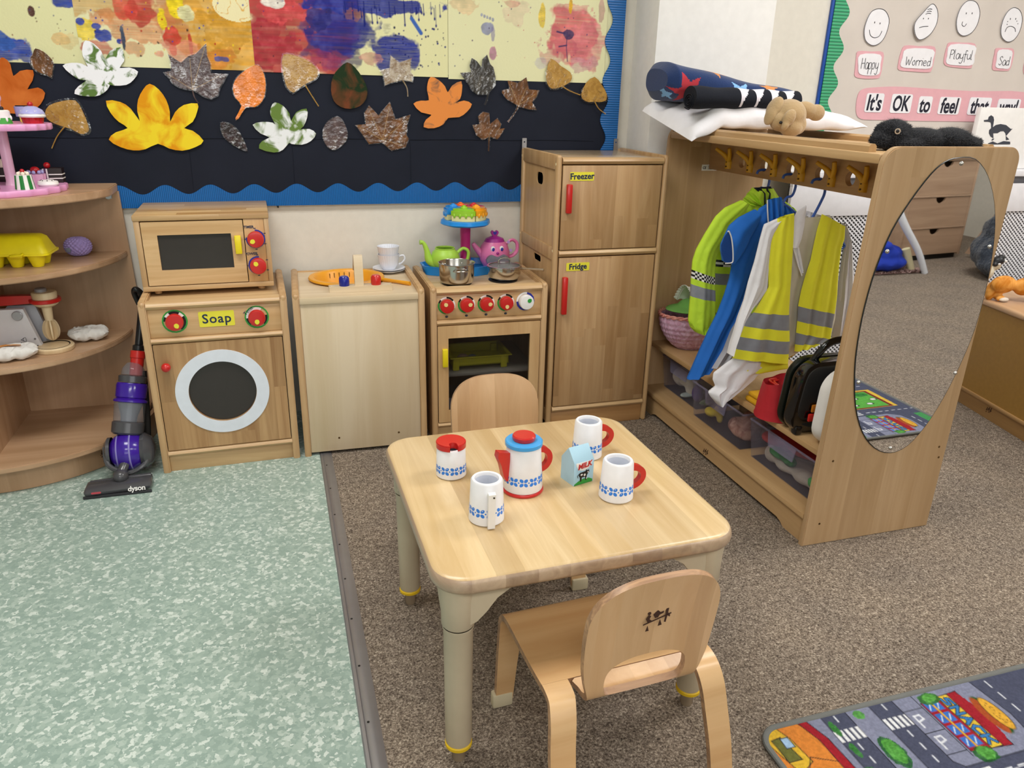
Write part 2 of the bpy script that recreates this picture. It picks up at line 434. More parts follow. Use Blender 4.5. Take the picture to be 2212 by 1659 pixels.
M_NAVY = plain('navy ink', '#1c2a4a', .5)
M_STICK = plain('yellow sticker', '#e6dc3e', .4)
M_GREEN = plain('green print', '#2f9a3c', .4)
M_STEEL = plain('steel', '#c6c4c0', .18, metal=1)
M_STEELD = plain('dull steel', '#a9a9ac', .35, metal=1)
M_TINT = plain('tinted acrylic', '#1a1614', .08, alpha=.36)
M_DARKGL = plain('dark acrylic', '#332d2a', .12)
M_LOGO = plain('burnt mark', '#3a2014', .6)
def sticker_text(parent, txt, size, c, mat, off=.0, thick=.0006, rot=0., name='lettering', shear=0., world=True, rx=0.):
    mb = MB(); mb.merge(text_mesh(txt, size, thick, off, shear), M=frame_front(c, rx, rot)); return obj(name, mb, mat, parent, world)
def seesaw(mb, w, M, mi=0):
    """small burnt emblem: three children on a seesaw; drawn in xy, width w"""
    k = w/100.
    S = lambda P: [(x*k, y*k) for x, y in P]
    for P in ([(-50, -14), (50, 8), (50, 12), (-50, -10)], [(-42, -36), (-30, -36), (-34, -18)], [(2, -26), (16, -24), (10, -4)],
              [(-34, -8), (-40, 6), (-30, 18), (-22, 14), (-28, 4), (-18, -4)], [(-8, 4), (-14, 16), (2, 30), (12, 20), (24, 22), (22, 16), (8, 12), (2, 4)],
              [(30, 10), (24, -16), (30, -18), (36, 4), (44, -2), (46, 4), (38, 14), (42, 30), (34, 32), (30, 22)]):
        mb.prism(S(P), 0, .0006, 'xy', mi=mi, M=M)
    for c in ((-28, 24), (6, 36), (40, 40)): mb.prism(ell(c[0]*k, c[1]*k, 6*k, 6*k, 10), 0, .0006, 'xy', mi=mi, M=M)
    return mb
# ================================================================ THE SETTING
M_WALL = plain('wall paint', '#dcd7cc', .75, bump=.15, bscale=60)
M_WALLB = plain('pillar paint', '#e4e2df', .7)
M_CEIL = plain('ceiling white', '#e8e6e0', .85)
def floor_mat(carpet):
    m, nt, b = _new('carpet pile' if carpet else 'speckled vinyl'); L = nt.links
    tc = N(nt, 'ShaderNodeTexCoord')
    if carpet:
        n = N(nt, 'ShaderNodeTexNoise', i_Scale=200., i_Detail=3., i_Roughness=.8, i_Distortion=.6); L.new(tc.outputs['Object'], n.inputs['Vector'])
        n2 = N(nt, 'ShaderNodeTexNoise', i_Scale=5., i_Detail=3.); L.new(tc.outputs['Object'], n2.inputs['Vector'])
        n4 = N(nt, 'ShaderNodeTexNoise', i_Scale=60., i_Detail=2.); L.new(tc.outputs['Object'], n4.inputs['Vector'])
        f = math_n(nt, 'ADD', math_n(nt, 'MULTIPLY', n.outputs[0], .8), math_n(nt, 'MULTIPLY', n4.outputs[0], .2))
        c = ramp(nt, f, [(.37, lin('#463d36')), (.46, lin('#766a5e')), (.54, lin('#96897b')), (.64, lin('#ccbfad'))])
        c = mixc(nt, 1., c, ramp(nt, n2.outputs[0], [(.3, (.82, .82, .84)), (.7, (1.02, 1., .98))]), 'MULTIPLY')
        L.new(c, b.inputs['Base Color']); b.inputs['Roughness'].default_value = .95; b.inputs['Specular IOR Level'].default_value = .1
        bn = N(nt, 'ShaderNodeBump', i_Strength=.9, i_Distance=.004); L.new(f, bn.inputs['Height']); L.new(bn.outputs[0], b.inputs['Normal'])
    else:
        wv = N(nt, 'ShaderNodeTexNoise', i_Scale=90., i_Detail=2.); L.new(tc.outputs['Object'], wv.inputs['Vector'])
        va = N(nt, 'ShaderNodeVectorMath', operation='MULTIPLY_ADD'); L.new(wv.outputs['Color'], va.inputs[0]); va.inputs[1].default_value = (.02, .02, .02); L.new(tc.outputs['Object'], va.inputs[2])
        v = N(nt, 'ShaderNodeTexVoronoi', i_Scale=110.); L.new(va.outputs[0], v.inputs['Vector'])
        s = N(nt, 'ShaderNodeSeparateColor'); L.new(v.outputs['Color'], s.inputs[0])
        c = ramp(nt, s.outputs[0], [(0., lin('#8ca299')), (.4, lin('#98ada4')), (.62, lin('#a2b6ac')), (.8, lin('#afc0b7')), (.94, lin('#cfdad3'))])
        v.distance = 'EUCLIDEAN'; L.new(c, b.inputs['Base Color']); b.inputs['Roughness'].default_value = .38
        n2 = N(nt, 'ShaderNodeTexNoise', i_Scale=300.); L.new(tc.outputs['Object'], n2.inputs['Vector'])
        bn = N(nt, 'ShaderNodeBump', i_Strength=.12, i_Distance=.001); L.new(n2.outputs[0], bn.inputs['Height']); L.new(bn.outputs[0], b.inputs['Normal'])
    return m
XL, XR, YB, ZC = -2.4, 7.4, -6.6, 2.62
mb = MB(); mb.box(1.024, XR, YB, 0, -.05, 0, 0); fl = struct('floor', mb, floor_mat(True))
mb = MB(); mb.box(XL, 1.024, YB, 0, -.05, .0005, 0); struct('floor_vinyl', mb, floor_mat(False)).name = 'floor'
mb = MB(); mb.box(XL, XR, YB, 0, ZC, ZC+.1, 0); struct('ceiling', mb, M_CEIL)
mb = MB(); mb.box(XL, XR, 0, .12, 0, ZC, 0); struct('wall_back', mb, M_WALL)
mb = MB(); mb.box(XL-.12, XL, YB, 0, 0, ZC, 0); struct('wall_left', mb, M_WALL)
mb = MB(); mb.box(XR, XR+.12, YB, 0, 0, ZC, 0); struct('wall_right', mb, M_WALL)
mb = MB(); mb.box(XL, XR, YB-.12, YB, 0, ZC, 0); struct('wall_front', mb, M_WALL)
mb = MB(); mb.prism([(-.9, .95), (3.3, .95), (3.3, 2.25), (-.9, 2.25)], YB, YB+.03, 'xz', [[(a, .98), (a+.98, .98), (a+.98, 2.22), (a, 2.22)] for a in (-.85, .19, 1.23, 2.27)]); struct('added_window_1', mb, M_CEIL)  # unseen frame invented to go with the front fill light, wall solid behind
mb = MB(); mb.box(2.30, 2.782, -.19, 0, 0, ZC, .002); struct('wall_pillar', mb, M_WALLB)
mb = MB(); mb.prism([(1.005, .0005), (1.008, .004), (1.014, .0045), (1.016, .003), (1.018, .0045), (1.032, .0045), (1.046, .0005)], YB, -.02, 'xz')
yy = -.52
while yy > -3.2:
    mb.prism(ell(1.0225, yy, .0028, .0028, 10), .0045, .0052, 'xy', mi=1); yy -= .168
o = obj('trim_1', mb, [plain('aluminium strip', '#9a989c', .38, metal=.75), M_BLACK]); o['kind'] = 'structure'
# ceiling lamps (fittings)
for i, (lx, ly) in enumerate(PANELS):
    t = thing('ceiling_light', 'flat white rectangular ceiling light panel overhead', 'light', (lx, ly, ZC), 0, 'ceiling light panels')
    mb = MB(); mb.prism(rrect(-.66, .66, -.335, .335, .01), -.05, 0, 'xy', [ell(0, 0, .1, .1, 4)][:0]); obj('frame', mb, M_WHITE, t)
    md, nt, b = (None,)*3
    if 'lamp diffuser' not in MC:
        md, nt, b = _new('lamp diffuser'); b.inputs['Base Color'].default_value = (.9, .9, .9, 1)
        b.inputs['Emission Color'].default_value = (1, .97, .92, 1); b.inputs['Emission Strength'].default_value = 4; MC['lamp diffuser'] = md
    mb = MB(); mb.box(-.62, .62, -.3, .3, -.056, -.05, 0); obj('diffuser', mb, MC['lamp diffuser'], t)

# ================================================================ AUTUMN DISPLAY BOARD
bd = thing('display_board', 'long black display board with pale yellow paper above and scalloped blue corrugated border', 'display board', (1.2, 0, .81))
M_BLK = plain('black sugar paper', '#1a1e2b', .6, bump=.2, bscale=12, var=.12, vscale=6)
M_PYEL = plain('pale yellow paper', '#dcdab0', .7, var=.03, vscale=5)
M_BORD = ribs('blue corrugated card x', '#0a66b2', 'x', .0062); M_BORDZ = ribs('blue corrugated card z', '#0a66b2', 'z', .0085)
mb = MB(); mb.box(-.35, 2.247, -.011, -.0015, .812, 1.75, .001); obj('backing_board', mb, plain('board edge', '#c9ccd0', .5), bd, True)
mb = MB(); mb.box(-.35, 2.235, -.0125, -.011, 1.2, 1.75, 0); obj('backing_paper', mb, M_PYEL, bd, True)
zt = lambda x: 1.2615 + (x-.146)*.0008
seam = wx(700, 298)[1]
mb = MB()
for a, b_ in ((-.35, .62), (.62, 1.09), (1.09, 1.63), (1.63, 2.235)):
    mb.box(a, b_, -.0140, -.0125, seam-.02, zt(0)+.003*((int(a*7)) % 2), 0)
obj('black_paper', mb, M_BLK, bd, True)
mb = MB()
for a, b_ in ((-.35, .44), (.44, .66), (.66, 1.0), (1.0, 1.42), (1.42, 2.235)):
    mb.box(a, b_, -.0152, -.014, .815, seam+.0012*(int(a*11) % 2), 0)
obj('black_paper', mb, M_BLK, bd, True)
M_BLK.node_tree.nodes['Principled BSDF'].inputs['Specular IOR Level'].default_value = .2
mb = MB(); mb.tube([(-.35+.1*k, -.0165, seam-.002+.0012*sin(k*1.7)) for k in range(26)], .0014, 6, sub=2); obj('seam_ridge', mb, M_BLK, bd, True)  # ridge added along the seam to give it a highlight and shadow line
for xs_ in (.66, 1.0, 1.42): mb = MB(); mb.tube([(xs_, -.0155, seam), (xs_+.004, -.016, seam-.04), (xs_+.002, -.0155, .87)], .0011, 6); obj('seam_ridge', mb, M_BLK, bd, True)  # same kind of added ridge down the upright seams
# scalloped borders
xa = wx(357.6, 400)[0]; xb = wx(1060, 392)[0]; per = (xb-xa)/8
def wav(x): return .8705+.0155*cos(2*pi*(x-xa)/per)
mb = MB(); mb.grid(lambda u, v: (-.3+2.52*u, -.0185+.0008*sin(40*u)*v, .810+(wav(-.3+2.52*u)-.810)*v), 500, 2); mb.grid(lambda u, v: (-.3+2.52*u, -.0155, .810+(wav(-.3+2.52*u)-.810)*v), 500, 2, flip=True)
obj('scalloped_border', mb, M_BORD, bd, True)
zp = wx(1300, 95)[1]; pz = (wx(1300, 95)[1]-wx(1300, 264)[1])/2
def wvz(z): return 2.186-.0135*cos(2*pi*(z-zp-pz*.08)/pz)
mb = MB(); mb.grid(lambda u, v: (2.249+(wvz(.80+.95*v)-2.249)*(1-u), -.0195, .80+.95*v), 2, 260, flip=False); mb.grid(lambda u, v: (2.249+(wvz(.80+.95*v)-2.249)*(1-u), -.0165, .80+.95*v), 2, 260, flip=True)
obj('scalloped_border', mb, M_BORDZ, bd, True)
for px, py in ((500, 437), (600, 441)): mb = MB(); mb.box(wx(px, py)[0]-.003, wx(px, py)[0]+.003, -.016, -.004, .802, .812, .001); obj('clip', mb, M_BLACK, bd, True)

# ---- hand-painted sheets
M_PAINT = vcol('poster paint on paper', .45, .15, 120)
def painting(x0, x1, y, z0, z1, bg, fn, label):
    c = Canvas(x0, x1, z0, z1, .0022, bg); fn(c)
    o = c.mesh('painting', lambda X, Z: (X-(x0+x1)/2, y+0*X, Z-z0), M_PAINT)
    o.location = ((x0+x1)/2, 0, z0)
    return tag(o, label, 'painting', None)
def bl(c, px, py, rx, ry, col, **k):
    x, z = wx(px, py); s = .00153; c.blob(x, z, rx*s, ry*s, col, **k)
def dots(c, px0, px1, py0, py1, n, cols, seed, r=(.8, 3.)):
    rs = random.Random(seed)
    for _ in range(n):
        x, z = wx(rs.uniform(px0, px1), rs.uniform(py0, py1)); q = rs.uniform(*r)*.0015
        c.ellipse(x, z, q, q*rs.uniform(.8, 1.3), rs.choice(cols))
def p1(c):
    bl(c, 20, 105, 45, 28, '#1f3fa0', rough=.5, seed=3, streak=.2); bl(c, 8, 90, 20, 15, '#3a62b5', rough=.7, seed=4)
    bl(c, 145, 5, 24, 14, '#1c3a9a', rough=.5, seed=5); bl(c, 70, 25, 6, 9, '#4a1a20', rough=.4, seed=6)
    bl(c, 130, 85, 18, 12, '#d9a35c', op=.6, rough=.6, seed=7); bl(c, 155, 90, 18, 16, '#d8b878', op=.45, rough=.7, seed=8)
    dots(c, 0, 170, 0, 130, 26, ['#2a3a78', '#7a3a20', '#40352a'], 1, (.5, 1.3))
def p2(c):
    bl(c, 300, 15, 170, 32, '#c5903c', op=.7, rough=.8, seed=11, streak=.4, sc=22)
    bl(c, 470, 70, 100, 110, '#e0a01c', op=.95, rough=.5, seed=12, sc=14, streak=.3)
    bl(c, 500, 60, 60, 60, '#c8921f', op=.7, rough=.9, seed=13, streak=.5, sc=40)
    bl(c, 285, 55, 75, 32, '#cf7a42', op=.75, rough=.55, seed=14, streak=.4)
    bl(c, 310, 22, 34, 34, '#b8282a', op=.9, rough=.5, seed=15, streak=.3); bl(c, 275, 12, 22, 26, '#d64a3c', op=.85, rough=.5, seed=16)
    bl(c, 375, 45, 35, 45, '#b86a4a', op=.6, rough=.7, seed=17, streak=.5); bl(c, 385, 18, 18, 26, '#f2d818', rough=.5, seed=18)
    bl(c, 352, 48, 10, 26, '#ecd01a', rough=.6, seed=19); bl(c, 405, 32, 18, 18, '#dcd9a8', rough=.4, seed=20)
    bl(c, 372, 78, 17, 22, '#c8402e', rough=.5, seed=21); bl(c, 375, 108, 9, 14, '#d0281e', rough=.5, seed=22); bl(c, 413, 100, 5, 22, '#c8402e', rough=.4, seed=23)
    bl(c, 395, 118, 42, 26, '#dd8a72', op=.8, rough=.6, seed=24, streak=.3); bl(c, 190, 66, 22, 20, '#e8cc30', op=.9, rough=.7, seed=25)
    bl(c, 228, 76, 17, 13, '#1f3a9a', rough=.5, seed=26); bl(c, 205, 100, 34, 20, '#c25a50', op=.8, rough=.6, seed=27, streak=.3)
    bl(c, 175, 47, 9, 7, '#1f3a9a', rough=.4, seed=28); bl(c, 210, 57, 10, 6, '#1f3a9a', rough=.4, seed=29); bl(c, 260, 90, 8, 6, '#1f3a9a', rough=.4, seed=30)
    bl(c, 290, 105, 22, 16, '#d08a5c', op=.7, rough=.7, seed=31); bl(c, 267, 80, 4, 26, '#2c4560', rough=.5, seed=32)
    bl(c, 470, 122, 50, 22, '#d9842a', op=.8, rough=.7, seed=33, streak=.4); bl(c, 480, 128, 14, 7, '#2a4f9a', op=.9, rough=.6, seed=34)
    net = np.abs(fbm(c.X, c.Y, 34, 77, 2)-.5); x0, z0 = wx(512, 12)
    m = np.clip(1.2-np.hypot((c.X-x0)/.075, (c.Y-z0)/.05), 0, 1)
    c.put((m > .2)*1., '#e6dcae'); c.put((m > .2)*np.clip(1-net/.022, 0, 1), '#d69a1e')
    dots(c, 172, 540, 0, 130, 60, ['#1f3a9a', '#222', '#b03020', '#e0c020'][0:1]+['#222222', '#b03020', '#e0c020'], 2, (.6, 2.))
def p3(c):
    bl(c, 640, 60, 135, 110, '#b93a3c', rough=.45, seed=41, sc=12, streak=.25); bl(c, 575, 100, 60, 60, '#a8283a', op=.8, rough=.7, seed=42, streak=.5)
    bl(c, 610, 20, 60, 26, '#d0484c', op=.9, rough=.6, seed=43, streak=.3); bl(c, 590, 5, 26, 13, '#ece8dc', rough=.4, seed=44)
    bl(c, 720, 75, 70, 75, '#3a2f6a', op=.75, rough=.7, seed=45, sc=20, streak=.5)
    bl(c, 745, 75, 85, 52, '#1c2a86', op=.95, rough=.55, seed=46, sc=18, streak=.3); bl(c, 790, 12, 150, 22, '#1a2c90', rough=.6, seed=47, sc=25)
    bl(c, 850, 115, 52, 40, '#17288a', rough=.5, seed=48, sc=20, streak=.2); bl(c, 690, 45, 26, 26, '#2a2a78', op=.9, rough=.7, seed=49)
    bl(c, 760, 30, 26, 16, '#a06a50', op=.6, rough=.7, seed=50, streak=.5); bl(c, 700, 130, 55, 18, '#96305a', op=.7, rough=.8, seed=51, streak=.4)
    bl(c, 800, 130, 25, 14, '#c98a7c', op=.7, rough=.7, seed=52); bl(c, 832, 62, 14, 12, '#dcdab0', rough=.5, seed=53)
    rs = random.Random(5)
    for k in range(26):
        px = rs.uniform(740, 950); x, z = wx(px, rs.uniform(0, 20)); L = rs.uniform(.015, .07); c.line([(x, z), (x+.002, z-L)], rs.uniform(.0015, .004), '#141f6e'); c.ellipse(x+.002, z-L, .003, .005, '#141f6e')
    x, z = wx(895, 55); c.line([(x-.012, z+.02), (x+.02, z-.025)], .013, '#3e63ae')
    dots(c, 830, 960, 60, 150, 45, ['#141f6e', '#20264a'], 3, (.6, 2.4)); dots(c, 550, 900, 0, 150, 40, ['#141f6e', '#c23a30', '#3a2030'], 4, (.5, 1.5))
def p4(c):
    bl(c, 1235, 75, 66, 62, '#d9606a', op=.92, rough=.5, seed=61, sc=16, streak=.3); bl(c, 1270, 100, 50, 55, '#dd7a84', op=.7, rough=.7, seed=62, streak=.5)
    bl(c, 1200, 100, 40, 40, '#c75a70', op=.5, rough=.9, seed=63, streak=.6); bl(c, 1230, 22, 60, 14, '#d87a80', op=.6, rough=.8, seed=64, streak=.6)
    bl(c, 1168, 35, 9, 26, '#e6c434', op=.9, rough=.5, seed=65); bl(c, 1230, 12, 6, 22, '#e8b42c', rough=.5, seed=66)
    bl(c, 1225, 75, 12, 10, '#43355e', rough=.6, seed=67); bl(c, 1000, 12, 30, 16, '#dcb88a', op=.6, rough=.8, seed=68)
    bl(c, 1050, 62, 15, 14, '#7a80ac', op=.85, rough=.4, seed=69); bl(c, 1062, 75, 6, 17, '#9088b0', op=.7, rough=.5, seed=70)
    for k in range(5): bl(c, 1038+k*6, 33+k*2.5, 3, 4, '#8288b0', rough=.3, seed=80+k, op=.8)
    bl(c, 1062, 117, 10, 15, '#b87a98', rough=.4, seed=71, op=.9); bl(c, 1110, 28, 30, 26, '#d8b0a0', op=.35, rough=.9, seed=72); bl(c, 1100, 8, 22, 8, '#cf7a70', op=.5, rough=.9, seed=73)
    bl(c, 1258, 140, 40, 16, '#c8909c', op=.6, rough=.9, seed=74, streak=.5); bl(c, 1296, 20, 10, 26, '#b8707c', op=.6, rough=.7, seed=75); bl(c, 1165, 135, 16, 14, '#a8a0bc', op=.4, rough=.8, seed=76)
    x, z = wx(1222, 70); c.line([(x-.04, z), (x-.01, z-.005)], .006, '#43355e'); c.line([(x, z), (x-.001, z-.05), (x+.006, z-.10)], .003, '#43355e'); c.line([(x-.03, z-.05), (x, z-.045)], .005, '#43355e')
    dots(c, 970, 1300, 0, 150, 45, ['#39406e', '#5a4a60', '#c26a60'], 6, (.5, 1.6))
X_ = lambda px: wx(px, 80)[0]
painting(-.2, X_(171), -.0150, 1.262, 1.62, '#d9d7a6', p1, 'cream paper painting with a blue smudge, leftmost on the board')
painting(X_(171), X_(546), -.0165, 1.258, 1.62, '#dcd9ae', p2, 'messy orange and yellow paint splash sheet with dripping red handprints')
painting(X_(545), X_(965), -.0180, 1.255, 1.62, '#dcd9a8', p3, 'painting of deep red and dark blue swirls with dripping blue splatters')
painting(X_(966), X_(1306), -.0160, 1.250, 1.62, '#dddbb0', p4, 'cream painting with a pink splodge and a purple footprint, rightmost on the board')

# ---- paper and laminated leaves pinned on the board
def leafmat(name, c1, c2, sc=20, thr=.5, rough=.6, w=.12):
    if name in MC: return MC[name]
    m, nt, b = _new(name); tc = N(nt, 'ShaderNodeTexCoord')
    n = N(nt, 'ShaderNodeTexNoise', i_Scale=sc, i_Detail=5., i_Distortion=1.); nt.links.new(tc.outputs['Object'], n.inputs['Vector'])
    nt.links.new(ramp(nt, n.outputs[0], [(thr-w, lin(c1)), (thr+w, lin(c2))]), b.inputs['Base Color'])
    b.inputs['Roughness'].default_value = rough; b.inputs['Specular IOR Level'].default_value = .15; MC[name] = m; return m
M_FILM, nt, b = _new('laminate film'); b.inputs['Base Color'].default_value = (.5, .5, .52, 1); b.inputs['Roughness'].default_value = .12; b.inputs['Alpha'].default_value = .05; b.inputs['Coat Weight'].default_value = 1; b.inputs['Metallic'].default_value = .0
_o = nt.nodes['Material Output']; _t = N(nt, 'ShaderNodeBsdfTransparent'); _g = N(nt, 'ShaderNodeBsdfGlossy', i_Roughness=.04); _x = N(nt, 'ShaderNodeMixShader'); _n3 = N(nt, 'ShaderNodeTexNoise', i_Scale=22., i_Detail=3., i_Distortion=1.5)
_tc = N(nt, 'ShaderNodeTexCoord'); _n = N(nt, 'ShaderNodeTexNoise', i_Scale=60., i_Detail=2.); nt.links.new(_tc.outputs['Object'], _n.inputs['Vector']); _b = N(nt, 'ShaderNodeBump', i_Strength=.6, i_Distance=.004); nt.links.new(_n.outputs[0], _b.inputs['Height']); nt.links.new(_b.outputs[0], _g.inputs['Normal'])
nt.links.new(_tc.outputs['Object'], _n3.inputs['Vector']); nt.links.new(ramp(nt, _n3.outputs[0], [(.54, (.03,)*3), (.63, (.13,)*3)]), _x.inputs[0]); nt.links.new(_t.outputs[0], _x.inputs[1]); nt.links.new(_g.outputs[0], _x.inputs[2]); nt.links.new(_x.outputs[0], _o.inputs[0])
c1 = lambda P: [(x/3.16, y/3.16) for x, y in P]
c2 = lambda P: [(650+x/2.949, y/2.949) for x, y in P]
def leaf(kind, P, mat, label, stem=None, film=0, y=-.021, veins=None, smooth=2, stemcol=None, tilt=0.):
    Q = [wx(*p) for p in P]; 
    if smooth > 1: Q = smooth_poly(Q, smooth)
    cx = sum(p[0] for p in Q)/len(Q); cz = sum(p[1] for p in Q)/len(Q)
    t = thing(kind, label, 'leaf', (cx, y, cz))
    mb = MB(); mb.prism(Q, y-.0012, y, 'xz')
    if tilt: mb.bm.transform(Matrix.Translation((0, 0, 0)))
    obj('leaf_blade', mb, mat, t, True)
    fm = MB(); hasf = False
    if film:
        G = []
        n = len(Q)
        for i, (a, b) in enumerate(Q):
            d = math.hypot(a-cx, b-cz)+1e-6; G.append((cx+(a-cx)*(d+film)/d, cz+(b-cz)*(d+film)/d))
        fm.prism(G, y-.0022, y-.0014, 'xz'); hasf = True
    if stem:
        S = [wx(*p) for p in stem]; mb = MB()
        mb.tube([(a, y-.001, b) for a, b in S], [.0022]+[.0016]*(len(S)-1), 8); obj('stem', mb, stemcol or mat, t, True)
        if film: fm.tube([(a, y-.001, b) for a, b in S], .0055, 8, sx=.25); hasf = True
    if veins:
        mb = MB()
        for V in veins: mb.tube([(wx(*p)[0], y-.0014, wx(*p)[1]) for p in V], .0006, 5, sub=1)
        obj('veins', mb, plain('leaf vein', '#b9975a', .6), t, True)
    if hasf: obj('laminate_film', fm, M_FILM, t, True)
    return t
L_BR = leafmat('dry brown leaf', '#53331a', '#7d5028', 30); L_TAN = leafmat('dry tan leaf', '#a67c38', '#bd9348', 40)
L_PUR = leafmat('dry purple brown leaf', '#463638', '#64504e', 22); L_DK = leafmat('dry grey leaf', '#2c2926', '#46423c', 26)
L_OR = leafmat('orange painted paper', '#b85a18', '#d07430', 10); L_OR2 = leafmat('orange painted paper smudged', '#7a5a48', '#e08a44', 16, .38, w=.06)
L_OR3 = leafmat('orange card', '#b8601c', '#ee8618', 14, .4); L_WG = leafmat('white paper with green prints', '#5d7a3c', '#edeef2', 26, .44, w=.05)
L_WG2 = leafmat('white paper with olive prints', '#66803c', '#e8ebee', 17, .5, w=.06); L_YE = leafmat('yellow painted paper', '#dd9410', '#ecd22c', 13, .49, w=.1)
L_DG = leafmat('dark green and red paint', '#1b2f17', '#6e3c22', 14, .55); L_DK2 = leafmat('dark plum leaf', '#1c1012', '#3a2427', 30); L_SIL = leafmat('pale brown leaf', '#8a7154', '#b5a68e', 40)
leaf('paper_leaf', c1([(0, 420), (40, 395), (85, 440), (105, 520), (150, 485), (238, 480), (235, 550), (200, 610), (270, 597), (320, 635), (290, 710), (230, 755), (150, 775), (60, 770), (-60, 760), (-120, 600)]), L_OR, 'orange painted paper leaf with dark scribbles, leftmost on the board', smooth=2)
leaf('laminated_leaf', c1([(255, 333), (310, 355), (355, 395), (377, 430), (370, 490), (365, 530), (330, 510), (280, 495), (235, 455), (222, 400), (240, 365)]), L_BR, 'small brown laminated leaf above the orange paper leaf at the left', film=.004, y=-.0225)
leaf('paper_leaf', c1([(595, 278), (650, 300), (700, 350), (728, 405), (760, 350), (830, 325), (855, 370), (855, 420), (825, 465), (890, 462), (950, 490), (920, 545), (870, 580), (790, 585), (760, 580), (745, 610), (690, 650), (620, 658), (520, 640), (545, 590), (600, 550), (560, 545), (500, 510), (440, 450), (500, 430), (570, 435), (610, 455), (575, 380), (575, 320)]), L_WG, 'white paper leaf with green fingerprints overlapping the orange painting', y=-.0235)
leaf('paper_leaf', c1([(1028, 572), (1090, 610), (1140, 680), (1165, 760), (1167, 830), (1200, 765), (1260, 715), (1352, 705), (1350, 760), (1320, 830), (1262, 872), (1320, 890), (1393, 957), (1340, 1000), (1250, 1025), (1160, 1010), (1085, 978), (1000, 1015), (920, 1023), (830, 1000), (752, 950), (800, 900), (880, 872), (820, 830), (765, 770), (733, 687), (830, 695), (900, 740), (962, 825), (945, 760), (950, 680), (985, 610)]), L_YE, 'large yellow paper leaf streaked with orange paint', y=-.024)
leaf('laminated_leaf', c1([(1410, 300), (1415, 380), (1440, 440), (1440, 500), (1555, 505), (1520, 570), (1500, 600), (1490, 650), (1440, 672), (1390, 655), (1330, 615), (1305, 612), (1240, 600), (1185, 570), (1170, 540), (1125, 495), (1175, 485), (1170, 420), (1150, 370), (1240, 430), (1290, 385), (1340, 370), (1390, 320)]), L_PUR, 'large greyish purple laminated maple leaf with shiny film', stem=c1([(1318, 615), (1330, 660), (1357, 705)]), film=.004, y=-.0235, smooth=1, veins=[c1([(1318, 612), (1300, 400)]), c1([(1318, 612), (1400, 330)]), c1([(1318, 612), (1500, 520)]), c1([(1318, 612), (1150, 505)])])
leaf('paper_leaf', c1([(1760, 445), (1790, 480), (1810, 540), (1812, 620), (1790, 690), (1740, 730), (1680, 730), (1630, 808), (1608, 805), (1650, 720), (1610, 670), (1592, 610), (1605, 550), (1650, 500), (1710, 460)]), L_OR3, 'bright orange pointed oval leaf with a stalk, laminated', film=.003)
leaf('laminated_leaf', c1([(1935, 375), (2000, 378), (2090, 410), (2150, 455), (2170, 500), (2150, 540), (2090, 570), (2030, 610), (2000, 632), (1960, 600), (1940, 540), (1925, 450)]), L_TAN, 'tan poplar leaf with long stem under the dark red painting', stem=c1([(2080, 580), (2130, 660), (2172, 725)]), film=.005, veins=[c1([(2080, 580), (1945, 400)]), c1([(2050, 540), (2100, 430)])], y=-.0235)
leaf('laminated_leaf', c1([(525, 685), (570, 750), (600, 820), (618, 880), (600, 905), (560, 912), (500, 880), (450, 865), (380, 840), (335, 810), (320, 770), (345, 720), (430, 690)]), L_TAN, 'tan laminated poplar leaf with curved stem, beside the cake stand', stem=c1([(450, 865), (400, 930), (365, 1010)]), film=.007, veins=[c1([(450, 865), (530, 700)]), c1([(450, 865), (600, 800)]), c1([(470, 850), (600, 870)])])
leaf('laminated_leaf', c1([(1508, 838), (1560, 838), (1610, 870), (1650, 930), (1690, 1028), (1620, 1000), (1560, 960), (1520, 910)]), L_DK2, 'small dark plum laminated leaf below the bright orange leaf', film=.0025)
leaf('paper_leaf', c1([(1875, 698), (1930, 720), (1975, 775), (1985, 825), (2020, 765), (2090, 740), (2095, 800), (2070, 860), (2050, 880), (2110, 878), (2155, 910), (2120, 960), (2060, 985), (1990, 980), (1970, 975), (1930, 1020), (1870, 1038), (1768, 1010), (1790, 960), (1840, 935), (1780, 910), (1725, 850), (1790, 830), (1860, 835), (1880, 850), (1845, 780), (1850, 730)]), L_WG2, 'white paper leaf with olive green paint on its lower left half')
leaf('paper_leaf', c2([(290, 398), (340, 430), (390, 500), (418, 570), (410, 630), (370, 675), (310, 692), (250, 680), (205, 640), (188, 570), (200, 490), (240, 435)]), L_DG, 'dark green and rust painted oval paper leaf', y=-.0235)
leaf('laminated_leaf', c2([(565, 355), (620, 400), (693, 375), (690, 460), (708, 480), (700, 520), (640, 510), (560, 530), (530, 545), (520, 480), (500, 450), (560, 435)]), L_SIL, 'pale shiny laminated maple leaf below the dark blue splatters', stem=c2([(640, 510), (668, 560), (674, 615)]), film=.004, smooth=1, y=-.0235)
leaf('paper_leaf', c2([(820, 490), (870, 510), (910, 550), (928, 588), (955, 545), (1013, 518), (1017, 580), (1005, 630), (975, 655), (1030, 640), (1080, 662), (1050, 710), (1000, 745), (930, 750), (900, 790), (840, 815), (775, 808), (790, 760), (825, 730), (760, 715), (710, 660), (760, 640), (808, 638), (797, 580), (800, 530)]), L_OR2, 'orange five-lobed paper leaf smudged with black paint')
leaf('laminated_leaf', c2([(1175, 350), (1195, 410), (1215, 430), (1228, 490), (1225, 540), (1195, 580), (1175, 600), (1110, 598), (1075, 570), (1060, 540), (1005, 465), (1075, 460), (1065, 420), (1078, 370), (1110, 390), (1140, 430), (1145, 380)]), L_DK, 'dark grey laminated maple leaf overlapping the cream painting', stem=c2([(1180, 590), (1175, 630), (1160, 668)]), film=.003, smooth=1, y=-.0235)
